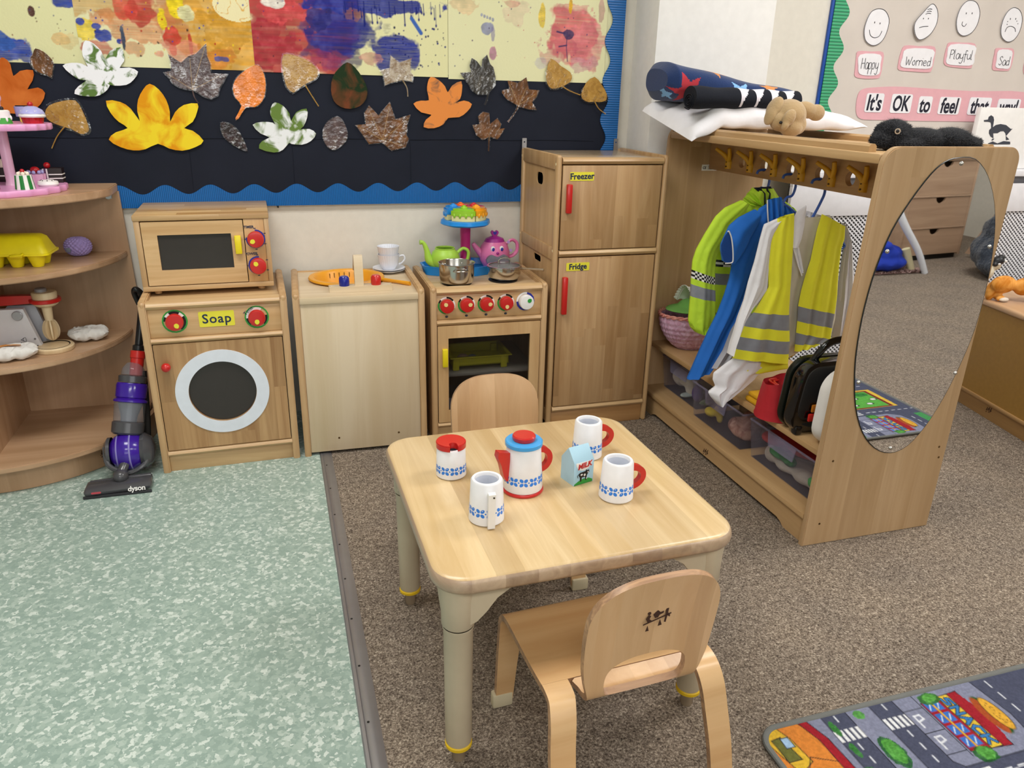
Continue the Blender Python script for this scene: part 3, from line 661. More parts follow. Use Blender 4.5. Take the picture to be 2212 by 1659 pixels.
leaf('laminated_leaf', c2([(1425, 492), (1440, 570), (1505, 575), (1485, 620), (1460, 650), (1490, 698), (1440, 695), (1375, 675), (1300, 630), (1270, 590), (1275, 575), (1320, 565), (1305, 512), (1370, 530)]), L_BR, 'brown laminated maple leaf with long slanting stem', stem=c2([(1375, 670), (1350, 720), (1308, 775)]), film=.003, smooth=1, veins=[c2([(1375, 670), (1425, 560)]), c2([(1375, 670), (1320, 540)]), c2([(1375, 670), (1480, 600)])])
leaf('laminated_leaf', c2([(1580, 375), (1640, 420), (1700, 460), (1712, 500), (1690, 530), (1640, 555), (1585, 565), (1555, 530), (1550, 460)]), L_TAN, 'tan laminated poplar leaf under the pink splodge, upper of the two at the right', stem=c2([(1650, 550), (1700, 580), (1765, 605)]), film=.006, y=-.0235)
leaf('laminated_leaf', c2([(1855, 490), (1900, 540), (1932, 600), (1925, 640), (1880, 650), (1855, 645), (1820, 650), (1785, 635), (1770, 600), (1800, 530)]), L_TAN, 'tan heart-shaped laminated leaf touching the blue right border', stem=c2([(1855, 645), (1880, 690), (1925, 725)]), film=.006, y=-.0245)
leaf('laminated_leaf', c2([(430, 672), (490, 735), (560, 650), (595, 760), (690, 730), (670, 790), (665, 860), (680, 880), (660, 935), (570, 955), (540, 930), (515, 905), (430, 915), (400, 870), (345, 795), (410, 790), (400, 720)]), L_BR, 'large brown laminated maple leaf low in the middle of the board', film=.003, smooth=1, veins=[c2([(515, 890), (560, 670)]), c2([(515, 890), (430, 700)]), c2([(515, 890), (680, 750)]), c2([(515, 890), (360, 800)]), c2([(515, 890), (650, 925)])])
leaf('laminated_leaf', c2([(232, 740), (270, 780), (292, 840), (285, 890), (250, 930), (205, 952), (165, 930), (140, 880), (140, 820), (170, 770)]), L_PUR, 'oval purple laminated leaf between the white leaf and the large brown maple leaf', film=.002)
leaf('laminated_leaf', c2([(1150, 712), (1190, 720), (1195, 790), (1240, 752), (1265, 790), (1255, 820), (1287, 815), (1255, 870), (1240, 885), (1200, 870), (1185, 870), (1150, 888), (1110, 860), (1085, 795), (1130, 790), (1120, 740)]), L_BR, 'smallest brown laminated maple leaf with straight stem, above the freezer', stem=c2([(1190, 865), (1188, 910), (1185, 960)]), film=.0025, smooth=1)

# ================================================================ FEELINGS BOARD
fb = thing('feelings_board', 'beige feelings display board with blue edge and green corrugated scalloped border', 'display board', (3.9, 0, 1.0))
mb = MB(); mb.box(3.165, 4.72, -.012, -.0015, .97, 1.8, .001); obj('backing_board', mb, plain('blue board frame', '#164aa0', .4), fb, True)
mb = MB(); mb.box(3.18, 4.71, -.0135, -.012, .98, 1.8, 0); obj('backing_paper', mb, plain('beige paper', '#cfc6be', .7, bump=.5, bscale=9, var=.04, vscale=7), fb, True)
def wgr(z): return .058+.018*cos(2*pi*(z-1.545)/.135)
mb = MB(); mb.grid(lambda u, v: (3.176+wgr(.97+.83*v)*u, -.0165, .97+.83*v), 2, 200); mb.grid(lambda u, v: (3.176+wgr(.97+.83*v)*u, -.014, .97+.83*v), 2, 200, flip=True)
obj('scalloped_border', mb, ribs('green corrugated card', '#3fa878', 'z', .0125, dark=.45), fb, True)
M_PAP = plain('white paper', '#e9e8ec', .6); M_PINK = plain('pink sugar paper', '#dda8b0', .7); M_INK = plain('pen ink', '#26262c', .5); M_DKT = plain('printed navy text', '#15162a', .5)
d2 = lambda P: [(1700+x/4.32, y/4.32) for x, y in P]
def ring_line(P, y, r=.0012, closed=True):
    return MB().tube([(a, y, b) for a, b in P], r, 6, sub=1, closed=closed)
def face(P, label, marks, crinkle=0):
    Q = smooth_poly([wx(*p) for p in d2(P)], 4); cx = sum(q[0] for q in Q)/len(Q); cz = sum(q[1] for q in Q)/len(Q)
    t = thing('face_drawing', label, 'drawing', (cx, -.0135, cz), 0, None)
    mb = MB(); mb.prism(Q, -.0185-crinkle, -.0165-crinkle, 'xz'); obj('paper_oval', mb, M_PAP, t, True)
    mb = ring_line([((a-cx)*.985+cx, (b-cz)*.985+cz) for a, b in Q], -.0188-crinkle, .0012)
    for m in marks:
        if len(m) == 3:
            x, z = wx(*d2([m[:2]])[0]); mb.sph((x, -.0188-crinkle, z), (.0022, .0008, m[2]*.001))
        else: mb.tube([(wx(*d2([m[i:i+2]])[0])[0], -.0188-crinkle, wx(*d2([m[i:i+2]])[0])[1]) for i in range(0, len(m), 2)], .0013, 6)
    obj('pen_lines', mb, M_INK, t, True); return t
face([(825, 83), (890, 105), (925, 190), (900, 310), (850, 395), (775, 430), (705, 385), (690, 290), (715, 190), (760, 110)], 'oval paper face with a broad smile above the word Happy', [(788, 213, 4), (838, 222, 4), (740, 280, 748, 330, 785, 355, 830, 340, 856, 292)])
face([(1310, 40), (1355, 75), (1368, 150), (1350, 240), (1290, 330), (1205, 377), (1160, 340), (1145, 260), (1165, 195), (1230, 120)], 'curled paper face with a flat mouth and forehead lines above Worried', [(1232, 178, 3), (1278, 178, 3), (1192, 262, 1230, 252, 1275, 250), (1270, 95, 1292, 88, 1312, 92), (1262, 116, 1286, 108, 1306, 112), (1252, 138, 1276, 128, 1300, 132)], .006)
face([(1680, 5), (1740, 30), (1768, 120), (1745, 230), (1690, 310), (1615, 340), (1560, 300), (1548, 200), (1580, 90), (1630, 25)], 'oval paper face with a small curly smile above Playful', [(1640, 128, 4), (1694, 128, 4), (1606, 205, 1600, 235, 1622, 250, 1642, 225)])
face([(2085, 72), (2140, 100), (2163, 180), (2140, 290), (2090, 370), (2025, 395), (1970, 350), (1962, 270), (1985, 180), (2030, 105)], 'oval paper face crying with a downturned mouth above Sad', [(2050, 180, 4), (2100, 180, 4), (2000, 300, 2020, 260, 2055, 248, 2090, 265, 2097, 300), (2025, 205, 2), (2020, 230, 2), (2110, 200, 2), (2120, 225, 2)])
# hand-written words as pen strokes: letters on a 0..1 x-height grid
GL = {'H': [[(0, 0), (0, 1.6)], [(.6, 0), (.55, 1.6)], [(0, .8), (.6, .85)]], 'a': [[(.5, .8), (.2, 1), (0, .5), (.15, 0), (.4, .1), (.5, .8), (.5, 0)]],
      'p': [[(0, .95), (0, -.8)], [(0, .8), (.3, 1), (.45, .5), (.3, 0), (0, .15)]], 'y': [[(0, 1), (.05, .3), (.25, .1), (.45, .4)], [(.5, 1), (.45, -.4), (.25, -.8), (0, -.6)]],
      'W': [[(0, 1.6), (.15, 0), (.4, 1.1), (.6, 0), (.9, 1.6)]], 'o': [[(.25, 1), (0, .5), (.2, 0), (.45, .4), (.25, 1)]], 'r': [[(0, 0), (0, 1)], [(0, .6), (.2, 1), (.38, .9)]],
      'i': [[(0, 0), (0, 1)], [(0, 1.35), (.02, 1.4)]], 'e': [[(0, .5), (.4, .55), (.3, 1), (.05, .8), (0, .3), (.2, 0), (.42, .15)]], 'd': [[(.45, .8), (.15, .9), (0, .4), (.15, 0), (.45, .25)], [(.45, 1.7), (.47, 0)]],
      'P': [[(0, 0), (0, 1.6)], [(0, 1.55), (.35, 1.6), (.5, 1.2), (.3, .8), (0, .8)]], 'l': [[(0, 1.7), (0, .1), (.12, 0)]], 'f': [[(.4, 1.5), (.2, 1.6), (.15, 1.2), (.15, -.6)], [(0, .9), (.35, .9)]],
      'u': [[(0, 1), (0, .3), (.2, 0), (.42, .3)], [(.44, 1), (.46, 0)]], 'S': [[(.5, 1.4), (.3, 1.65), (.05, 1.3), (.3, .85), (.5, .5), (.25, 0), (0, .25)]], 's': [[(.35, .9), (.15, 1), (.05, .7), (.3, .35), (.2, 0), (0, .1)]]}
GW = {'H': .78, 'W': 1.05, 'i': .2, 'l': .28, 'P': .62, 'f': .5, 'r': .46, 'S': .66}
def handwrite(mb, word, x0, x1, z, h, y, r=.0012):
    tot = sum(GW.get(c, .62) for c in word); k = (x1-x0)/tot; x = x0
    for c in word:
        for st in GL[c]: mb.tube([(x+a*k, y, z+b*h) for a, b in st], r, 6, sub=3 if len(st) > 2 else 1)
        x += GW.get(c, .62)*k
def card(P, Q, word, label, tx, tz, th, group=None):
    Pw = smooth_poly([wx(*p) for p in d2(P)], 3); Qw = smooth_poly([wx(*p) for p in d2(Q)], 3)
    cx = sum(q[0] for q in Pw)/len(Pw); cz = sum(q[1] for q in Pw)/len(Pw)
    t = thing('word_card', label, 'card', (cx, -.0135, cz))
    mb = MB(); mb.prism(Pw, -.0165, -.0140, 'xz'); obj('pink_mount', mb, M_PINK, t, True)
    mb = MB(); mb.prism(Qw, -.0190, -.0166, 'xz'); obj('white_card', mb, M_PAP, t, True)
    if word:
        mb = MB(); a = wx(*d2([(tx[0], tz)])[0]); b = wx(*d2([(tx[1], tz)])[0]); handwrite(mb, word, a[0], b[0], a[1], th, -.0194); obj('handwriting', mb, M_INK, t, True)
card([(640, 480), (760, 482), (872, 490), (868, 600), (845, 710), (810, 733), (700, 735), (612, 715), (612, 640), (622, 540)], [(655, 512), (840, 512), (842, 600), (830, 690), (740, 706), (650, 690), (638, 620)], 'Happy', 'pink-edged card handwritten Happy', (660, 822), 642, .026)
card([(1075, 428), (1200, 432), (1350, 438), (1350, 540), (1325, 650), (1290, 676), (1150, 668), (1022, 655), (1012, 600), (1035, 500)], [(1090, 458), (1330, 465), (1330, 560), (1305, 638), (1150, 638), (1035, 622), (1050, 540)], 'Worried', 'wide pink-edged card handwritten Worried', (1072, 1310), 608, .021)
card([(1490, 398), (1600, 400), (1725, 410), (1728, 500), (1700, 615), (1680, 638), (1560, 632), (1450, 610), (1440, 540), (1465, 440)], [(1500, 418), (1720, 428), (1718, 520), (1700, 605), (1580, 612), (1462, 595), (1465, 520)], 'Playful', 'pink-edged card handwritten Playful', (1485, 1700), 548, .022)
card([(1925, 452), (2000, 452), (2085, 460), (2080, 560), (2050, 650), (2010, 662), (1940, 660), (1892, 650), (1892, 590), (1910, 500)], [(1945, 470), (2063, 475), (2060, 560), (2040, 638), (1980, 640), (1918, 628), (1925, 560)], 'Sad', 'narrow pink-edged card handwritten Sad', (1938, 2040), 608, .022)
card([(2215, 540), (2300, 530), (2400, 540), (2400, 640), (2300, 705), (2200, 700), (2178, 660), (2190, 580)], [(2225, 570), (2380, 560), (2380, 650), (2200, 680), (2200, 620)], '', 'pink-edged card cut off by the right edge of the photo', (0, 1), 0, 0)
bn = thing('banner', "long pink banner reading It's OK to feel that way!", 'banner', (3.8, -.0135, 1.13))
mb = MB(); mb.prism(smooth_poly([wx(*p) for p in d2([(690, 830), (800, 815), (1000, 808), (1250, 822), (1700, 850), (2195, 860), (2200, 985), (2185, 1140), (1800, 1135), (1250, 1128), (800, 1118), (680, 1112), (632, 1080), (620, 1000), (640, 880)])], 3), -.0165, -.014, 'xz'); obj('pink_strip', mb, M_PINK, bn, True)
for x0, x1, z0, z1, w in ((690, 885, 872, 1045, "It's"), (925, 1150, 880, 1052, 'OK'), (1180, 1335, 900, 1055, 'to'), (1370, 1600, 908, 1065, 'feel'), (1645, 1885, 912, 1070, 'that'), (1910, 2155, 925, 1075, 'way!')):
    a, b = wx(*d2([(x0, z1)])[0]), wx(*d2([(x1, z0)])[0])
    mb = MB(); mb.prism(rrect(a[0], b[0], a[1], b[1], .01), -.019, -.0166, 'xz'); tl = obj('word_tile', mb, M_PAP, bn, True)
    me = text_mesh(w, .071, .0004, .0016, .08); xs = [v.co.x for v in me.vertices]; wdt = max(xs)-min(xs); s = (b[0]-a[0])*.80/wdt; mx = (max(xs)+min(xs))/2
    mb = MB(); mb.merge(me, M=frame_front(((a[0]+b[0])/2, -.0194, (a[1]+b[1])/2-.003)) @ Matrix.Diagonal((s, 1.25, 1, 1)) @ Matrix.Translation((-mx, 0, 0)))
    mb.tf(Matrix.Translation(-Vector(bn.location))); o = obj('lettering', mb, M_DKT, tl)
# white radiator cover with trellis
rc = thing('radiator_cover', 'white radiator cover with diamond trellis panel below the feelings board', 'radiator cover', (3.85, -.17, 0))
M_RC = plain('radiator cover white', '#e6e6ec', .35)
mb = MB(); mb.box(2.99, 4.75, -.185, -.001, .905, .93, .003); obj('top', mb, M_RC, rc, True)
mb = MB(); mb.box(2.99, 4.75, -.17, -.15, .745, .872, .002); mb.box(2.99, 3.2, -.1695, -.15, .872, .905, 0); mb.box(3.0, 3.04, -.17, -.15, 0, .745, .002); mb.box(4.7, 4.75, -.17, -.15, 0, .745, .002); mb.box(3.0, 4.75, -.17, -.15, 0, .06, .002); obj('front_frame', mb, M_RC, rc, True)
mb = MB(); mb.box(3.0, 4.75, -.14, -.13, 0, .905, 0); mb.box(3.0, 4.75, -.1495, -.141, .872, .905, 0, mi=1); obj('radiator', mb, [plain('cavity shade dark', '#24201f', .8), plain('slot shade grey', '#77777e', .6)], rc, True)  # shade inside the cover put into a dark board and a grey plate
mb = MB(); p = .0230; x0, x1, z0, z1 = 3.03, 4.71, .05, .75
for sgn in (1, -1):
    k = x0-(z1-z0) if sgn > 0 else x0
    sl = .82
    c = (x0-(z1-z0)/sl) if sgn > 0 else x0
    e = x1 if sgn > 0 else x1+(z1-z0)/sl
    while c < e:
        pts = []
        for zz in (z0, z1):
            xx = c+(zz-z0)/sl*sgn; pts.append((xx, zz))
        (xa_, za_), (xb_, zb_) = pts
        f = lambda X: za_+(zb_-za_)*(X-xa_)/(xb_-xa_)
        A, B = pts
        if A[0] > B[0]: A, B = B, A
        if A[0] < x0: A = (x0, f(x0))
        if B[0] > x1: B = (x1, f(x1))
        if B[0] > A[0]+.01:
            L_ = math.hypot(B[0]-A[0], B[1]-A[1]); an = math.atan2(B[1]-A[1], B[0]-A[0])
            M = Matrix.Translation(((A[0]+B[0])/2, -.158+.002*sgn, (A[1]+B[1])/2)) @ Matrix.Rotation(-an, 4, 'Y')
            mb.box(-L_/2, L_/2, -.0015, .0015, -.0031, .0031, 0, M=M)
        c += p
obj('trellis_panel', mb, M_RC, rc, True)
# white duck card in a frame on the radiator cover
dc = thing('duck_card', 'white block card with a grey duck silhouette standing on the radiator cover', 'card', (4.15, -.09, .93))
mb = MB(); mb.box(3.965, 4.45, -.10, -.075, .9305, 1.196, .004); obj('card_block', mb, M_WHITE, dc, True)
e2 = lambda P: [(2060+x/5.927, 200+y/5.925) for x, y in P]
def wy(p, y): q = bp(p[0], p[1], 'y', y); return (float(q[0]), float(q[2]))
mb = MB()
duck = [(388, 352), (440, 345), (450, 310), (480, 290), (508, 310), (516, 350), (508, 400), (500, 445), (540, 415), (600, 402), (670, 415), (730, 465), (752, 462), (735, 480), (700, 520), (670, 555), (662, 520), (640, 492), (600, 495), (560, 520), (505, 520), (508, 585), (470, 560), (452, 520), (455, 480), (480, 455), (478, 400), (470, 380), (440, 372), (390, 372)]
mb.prism([wy(p, -.1005) for p in e2(duck)], -.1015, -.1, 'xz')
mb.prism([wy(p, -.1005) for p in e2([(668, 555), (710, 600), (670, 610)])], -.1015, -.1, 'xz'); mb.prism([wy(p, -.1005) for p in e2([(500, 590), (520, 590), (500, 612), (480, 610)])], -.1015, -.1, 'xz')
mb.prism([wy(p, -.1005) for p in e2([(440, 650), (500, 625), (560, 650), (640, 620), (722, 628), (722, 662), (440, 664)])], -.1015, -.1, 'xz')
obj('duck_silhouette', mb, plain('grey print', '#3a3d48', .5), dc, True)
# ================================================================ PLAY KITCHEN FURNITURE
def knob(parent, x, y, z, r, mat=M_RED, mark=M_STICK, ang=0., dial=None, h=.02, name='knob'):
    """turned knob on a printed dial, facing -Y; ang = direction of the pointer mark"""
    R = Matrix.Rotation(pi/2, 4, 'X')
    if dial:
        for a0, a1, col, r0, r1 in dial:
            n = 10; P = [(r1*cos(a0+(a1-a0)*k/n), r1*sin(a0+(a1-a0)*k/n)) for k in range(n+1)] + [(r0*cos(a1-(a1-a0)*k/n), r0*sin(a1-(a1-a0)*k/n)) for k in range(n+1)]
            d = MB(); d.prism([(x+a, z+b) for a, b in P], y-.0008, y, 'xz'); obj('dial_segment', d, col, parent)
    mb = MB(); mb.lathe([(0, 0), (r*.96, 0), (r, h*.3), (r, h*.8), (r*.93, h*.97), (r*.8, h), (0, h)], (x, y, z), 28, M=R)
    k = obj(name, mb, mat, parent)
    c, s = cos(ang), sin(ang); q = r*.5; t = r*.34
    P = [(q*c*1.5, q*s*1.5), (q*c+t*-s*.8, q*s+t*c*.8), (q*c*.35+t*.5*-s, q*s*.35+t*.5*c), (q*c*.35-t*.5*-s, q*s*.35-t*.5*c), (q*c-t*-s*.8, q*s-t*c*.8)]
    m2 = MB(); m2.prism([(x+a, z+b) for a, b in smooth_poly(P, 3)], y-h-.0012, y-h-.0002, 'xz'); obj('pointer_mark', m2, mark, k)
def carcass(t, w, d, h, top=True, topz=None, topmat=None, ymin=0., foot=True):
    """two round-edged side panels, back, top"""
    for x0 in (0, w-.022):
        mb = MB(); P = [(0, 0), (0, h-.02), (.004, h-.007), (.014, h), (d-.03, h+.002), (d, h-.004), (d, 0)]
        mb.prism(P, x0+.0035, x0+.0185, 'yz'); mb.prism([(.003, .001), (.003, h-.02), (.007, h-.009), (.016, h-.003), (d-.03, h-.001), (d-.003, h-.006), (d-.003, .001)], x0, x0+.022, 'yz')
        mb.cyl((x0+.011, .011, 0), (x0+.011, .011, h-.011), .011, seg=16); mb.sph((x0+.011, .011, h-.011), .011, seg=16, rings=8)
        mb.tube([(x0+.011, .011, h-.011), (x0+.011, d-.02, h-.009)], .011, 12, sub=1)
        obj('side_panel', mb, W_POST, t)
    mb = MB(); mb.box(.022, w-.022, d-.012, d-.004, .02, (topz or h)-.01, 0); obj('back_panel', mb, W_PANEL, t)
    if top:
        z = topz or h-.018
        mb = MB(); mb.box(.022, w-.022, .02, d-.004, z-.014, z, .001); obj('top_panel', mb, topmat or W_RAIL, t)
def rail(t, w, z0, z1, name='rail', d=.014, y=-.002):
    mb = MB(); r = (z1-z0)/2; P = [(y+d+.008, z0), (y+r*.9, z0), (y+r*.35, z0+r*.3), (y, (z0+z1)/2), (y+r*.35, z1-r*.3), (y+r*.9, z1), (y+d+.008, z1)]
    mb.prism(P, .022, w-.022, 'yz'); return obj(name, mb, W_RAIL, t)
# ---------- toy washing machine
wm = thing('toy_washing_machine', 'wooden toy washing machine with white ringed round window and Soap label', 'toy appliance', (.5001, -.4415, 0), .0198)
w, d, h = .4385, .41, .584
carcass(wm, w, d, h, topz=.570)
rail(wm, w, .556, .580, 'top_rail', .03); rail(wm, w, .447, .465, 'middle_rail'); rail(wm, w, .056, .076, 'bottom_rail')
mb = MB(); mb.box(.022, w-.022, .010, .022, .466, .556, .001); obj('control_panel', mb, wood('control wood', '#d6b079', '#c0955c', 'x'), wm)
mb = MB(); mb.box(.022, w-.022, .012, .024, .0, .056, .001); obj('kick_board', mb, W_RAIL, wm)
mb = MB(); wc = (.214, .272)
mb.prism(rrect(.0245, w-.0245, .0795, .4455, .002, 2), .003, .018, 'xz', [ell(*wc, .104, .104, 56)]); dr = obj('door', mb, W_DOOR, wm)
mb = MB(); mb.prism(ell(*wc, .1445, .1445, 72), .0002, .003, 'xz', [ell(*wc, .1045, .1045, 72)]); obj('window_ring', mb, plain('pale blue white paint', '#dfe4ee', .35), dr)
mb = MB(); mb.prism(ell(*wc, .1055, .1055, 56), .012, .016, 'xz'); obj('window_pane', mb, M_DARKGL, dr)
mb = MB(); mb.cyl((.056, .003, .375), (.056, -.006, .375), .006); mb.sph((.056, -.015, .375), .0145); obj('door_knob', mb, M_RED, dr)
D = lambda a, b: (radians(a), radians(b))
G, K, Wt = M_GREEN, M_BLACK, M_WHITE
def washdial(r): return [(*D(0, 180), G, r*.88, r), (*D(180, 360), G, r*.88, r), (*D(60, 120), K, 0.02, r*.87), (*D(150, 178), K, .02, r*.87), (*D(-60, 30), K, .02, r*.87), (*D(30, 60), Wt, .02, r*.87), (*D(120, 150), Wt, .02, r*.87)]
knob(wm, .098, .0095, .517, .0265, ang=-1.1, dial=washdial(.0375)); 
knob(wm, .342, .0095, .515, .0265, ang=-1.6, dial=[(*D(0, 180), G, .033, .0375), (*D(180, 360), G, .033, .0375), (*D(60, 185), Wt, .02, .0328), (*D(-50, 10), K, .02, .0328), (*D(185, 230), K, .02, .0328)])
mb = MB(); mb.merge(text_mesh('Time', .017), M=frame_front((.318, .0082, .537), 0, .75)); obj('lettering', mb, M_NAVY, wm)
mb = MB(); mb.prism(rrect(.168, .274, .4925, .5425, .004), .0085, .0098, 'xz'); st = obj('soap_sticker', mb, M_STICK, wm)
mb = MB(); mb.merge(text_mesh('Soap', .042, .0003, .0006, sp=1.1), M=frame_front((.221, .0082, .5175))); obj('lettering', mb, M_NAVY, st)
# ---------- toy microwave
mw = thing('toy_microwave', 'wooden toy microwave with dark window and yellow handle on the washing machine', 'toy appliance', (.5035, -.3194, .5755), .0213)
w, d, h = .3996, .30, .253; z0 = .012
for fx in (.04, w-.04):
    for fy in (.03, d-.03): mb = MB(); mb.cyl((fx, fy, 0), (fx, fy, z0+.002), .011, .012, 16); obj('foot', mb, W_POST, mw)
mb = MB(); mb.box(0, w, 0, d, z0, z0+.016, .002); obj('base_panel', mb, W_RAIL, mw)
mb = MB(); mb.box(-.002, w+.002, -.002, d, h-.018, h, .003); obj('top_panel', mb, wood('microwave top', '#d9b981', '#b98f58', 'x', .04, 'y', .3), mw)
mb = MB(); mb.box(0, .017, .001, d, z0+.016, h-.018, .001); obj('side_panel', mb, W_POST, mw)
mb = MB(); mb.box(w-.015, w, .001, d, z0+.016, h-.018, .001); obj('side_panel', mb, W_POST, mw)
mb = MB(); mb.box(.017, w-.015, d-.012, d, z0+.016, h-.018, 0); mb.box(.017, w-.015, .03, .034, z0+.016, h-.018, 0); obj('back_panel', mb, M_GAP, mw)
mb = MB(); mb.box(.322, w-.0155, .002, .016, z0+.0165, h-.0185, .001); obj('control_panel', mb, wood('control wood'+'2', '#cfa56b', '#b98a50', 'z'), mw)
mb = MB(); ox, oz = .5035, .5755
mb.prism(rrect(.0195, .3195, z0+.019, h-.021, .002, 2), .0, .016, 'xz', [rrect(.063, .281, .0785, .1905, .001, 2)]); dr = obj('door', mb, wood('microwave door', '#dcb982', '#c2995f', 'x'), mw)
mb = MB(); mb.box(.062, .282, .008, .012, .077, .192, 0); obj('window_pane', mb, M_DARKGL, dr)
mb = MB(); mb.box(.290, .3105, -.016, 0, .125, .184, .003); obj('handle', mb, M_YEL, dr)
for kz, ang, nm, dl in ((.170, 3.6, 'TIMER', [(*D(-150, 90), M_NAVY, .026, .0305), (*D(170, 230), M_NAVY, .026, .0305)]), (.083, 2.2, 'POWER', [(*D(80, 260), M_NAVY, .026, .0305)])):
    dl = [(a, b, plain('royal blue print', '#26309a', .4), c, e) for a, b, _, c, e in dl]
    knob(mw, .355, .0018, kz, .0262, ang=ang, dial=dl, h=.024)
    for a in (90, 30, -30, -90, 180): mb = MB(); mb.prism([(.355+.034*cos(radians(a))+u, kz+.034*sin(radians(a))+v) for u, v in ((-.0035, -.0012), (.0035, -.0012), (.0035, .0012), (-.0035, .0012))], .0008, .0018, 'xz'); obj('scale_mark', mb, M_NAVY, mw)
    mb = MB(); mb.merge(text_mesh(nm, .0115, .0003, .0003), M=frame_front((.337, .0012, kz+.0385))); obj('lettering', mb, M_NAVY, mw)
# ---------- toy sink unit
sk = thing('toy_sink_unit', 'pale plain-fronted wooden toy sink unit with wooden tap', 'toy appliance', (.9554, -.4316, 0), -.0212)
w, d, h = .4321, .40, .584
carcass(sk, w, d, h, top=False)
mb = MB(); mb.prism(rrect(.0222, w-.0222, .004, d-.004, .002, 2), .556, .570, 'xy', [ell(.2, .235, .125, .118, 48)]); obj('top_panel', mb, W_PALEX, sk)
mb = MB(); mb.box(.022, w-.022, -.001, .008, .548, .571, .003); obj('top_edge', mb, W_PALEX, sk)
mb = MB(); mb.box(.0225, w-.0225, .006, .016, .012, .548, .001); obj('front_panel', mb, W_PALE, sk)
mb = MB(); 
for fx in (.12, .33): mb = MB(); mb.cyl((fx, .0062, .06), (fx, .0045, .06), .0035, seg=10); obj('screw', mb, plain('old brass', '#6a5030', .4, metal=.7), sk)
mb = MB(); mb.lathe([(.118, .566), (.116, .51), (.09, .475), (0, .47), (0, .467), (.094, .472), (.119, .508), (.121, .566)], (.2, .235, 0), 40); obj('basin', mb, wood('dark basin wood', '#7a5230', '#5a3a20', 'x'), sk)
mb = MB(); mb.prism(smooth_poly([(-.09, -.018), (.09, -.018), (.098, 0), (.09, .02), (-.09, .02), (-.098, 0)], 4), 0, .019, 'xy', M=Matrix.Translation((.226, .07, .5705))); tp = obj('tap_base', mb, W_PALEX, sk)
mb = MB(); P = [(.005, 0), (-.007, .02), (-.012, .075), (-.004, .11), (.02, .118), (.06, .108), (.075, .095), (.07, .085), (.03, .092), (.012, .07), (.016, .02), (.03, 0)]
mb.prism([(.075+a, .589+b) for a, b in [(-.012, 0), (-.006, .078), (.002, .097), (.012, .101), (.03, .097), (.065, .055), (.072, .043), (.062, .037), (.024, .070), (.014, .062), (.012, 0)]], .207, .236, 'yz'); obj('tap_spout', mb, W_PALEX, tp)
for kx, m in ((.172, plain('dark blue paint', '#16228a', .3, coat=.3)), (.278, M_RED)): mb = MB(); mb.lathe([(0, 0), (.0165, 0), (.0175, .012), (.017, .026), (.012, .032), (0, .0335)], (kx, .072, .5895), 24); obj('tap_knob', mb, m, tp)
# ---------- toy cooker
ck = thing('toy_cooker', 'wooden toy cooker with four red knobs, one white knob and glazed oven door', 'toy appliance', (1.4117, -.4156, 0), -.0139)
w, d, h = .426, .385, .578
carcass(ck, w, d, h, topz=.565, topmat=wood('hob wood', '#d6b98a', '#bf9a66', 'x'))
rail(ck, w, .548, .574, 'top_rail', .03); rail(ck, w, .441, .461, 'middle_rail'); rail(ck, w, .052, .070, 'bottom_rail')
mb = MB(); mb.box(.022, w-.022, .010, .022, .462, .549, .001); obj('control_panel', mb, MC['control wood'], ck)
mb = MB(); mb.box(.022, w-.022, .012, .024, .0, .052, .001); obj('kick_board', mb, W_RAIL, ck)
mb = MB(); mb.prism(rrect(.0245, w-.0245, .0725, .4395, .002, 2), .001, .017, 'xz', [rrect(.062, w-.062, .118, .394, .001, 2)]); dr = obj('oven_door', mb, W_PANEL, ck)
mb = MB(); mb.box(.061, w-.061, .007, .010, .117, .395, 0); obj('oven_glass', mb, M_TINT, dr)
mb = MB(); mb.box(.039, .058, -.013, .001, .291, .358, .0025); obj('oven_handle', mb, M_YEL, dr)
mb = MB(); mb.box(.022, w-.022, .03, d-.014, .238, .249, .001); obj('oven_shelf', mb, plain('grey shelf board', '#a8a39b', .6), ck)
mb = MB(); mb.box(.0225, w-.0225, .03, d-.014, .06, .07, 0); mb.box(.0222, .0235, .03, d-.014, .06, .46, 0); obj('oven_lining', mb, plain('brown lining', '#6a5c50', .7), ck)
for i, kx in enumerate((.058, .129, .2, .272)):
    knob(ck, kx, .0095, .512, .0243, ang=(2.2, .4, .2, -1.6)[i], h=.022, mark=plain('cream mark', '#e8cf8a', .5), dial=[(*D(160, 265), M_GREEN, .0255, .031), (*D(35, 90), M_BLACK, .0255, .031), (*D(90, 135), M_WHITE, .0255, .031), (*D(135, 160), M_BLACK, .0255, .031), (*D(-20, 35), M_WHITE, .0255, .031)])
    mb = MB(); mb.prism(ell(kx, .472, .0055, .0042, 12), .0088, .0098, 'xz'); pl = obj('burner_symbol', mb, plain('grey print', '#a8a4a0', .5) if 'grey symbol' not in MC else MC['grey symbol'], ck)
    mb = MB(); mb.prism(ell(kx+(.002, .002, -.002, -.002)[i]*(-1 if i < 2 else 1), .472+(.001 if i % 2 else -.001), .0016, .0016, 8), .0082, .0087, 'xz'); obj('burner_dot', mb, M_BLACK, pl)
rb = plain('royal blue print', '#26309a', .4)
knob(ck, .345, .0095, .513, .0265, M_WHITE, M_GREEN, .7, dial=[(*D(-180, 80), rb, .027, .034), (*D(80, 180), Wt, .027, .034)], h=.024)
for bx, by in ((.115, .105), (.293, .125)):
    mb = MB(); mb.lathe([(0, 0), (.052, 0), (.054, .003), (.05, .006), (0, .006)], (bx, by, .5652), 36); obj('burner_ring', mb, M_BLACK, ck)
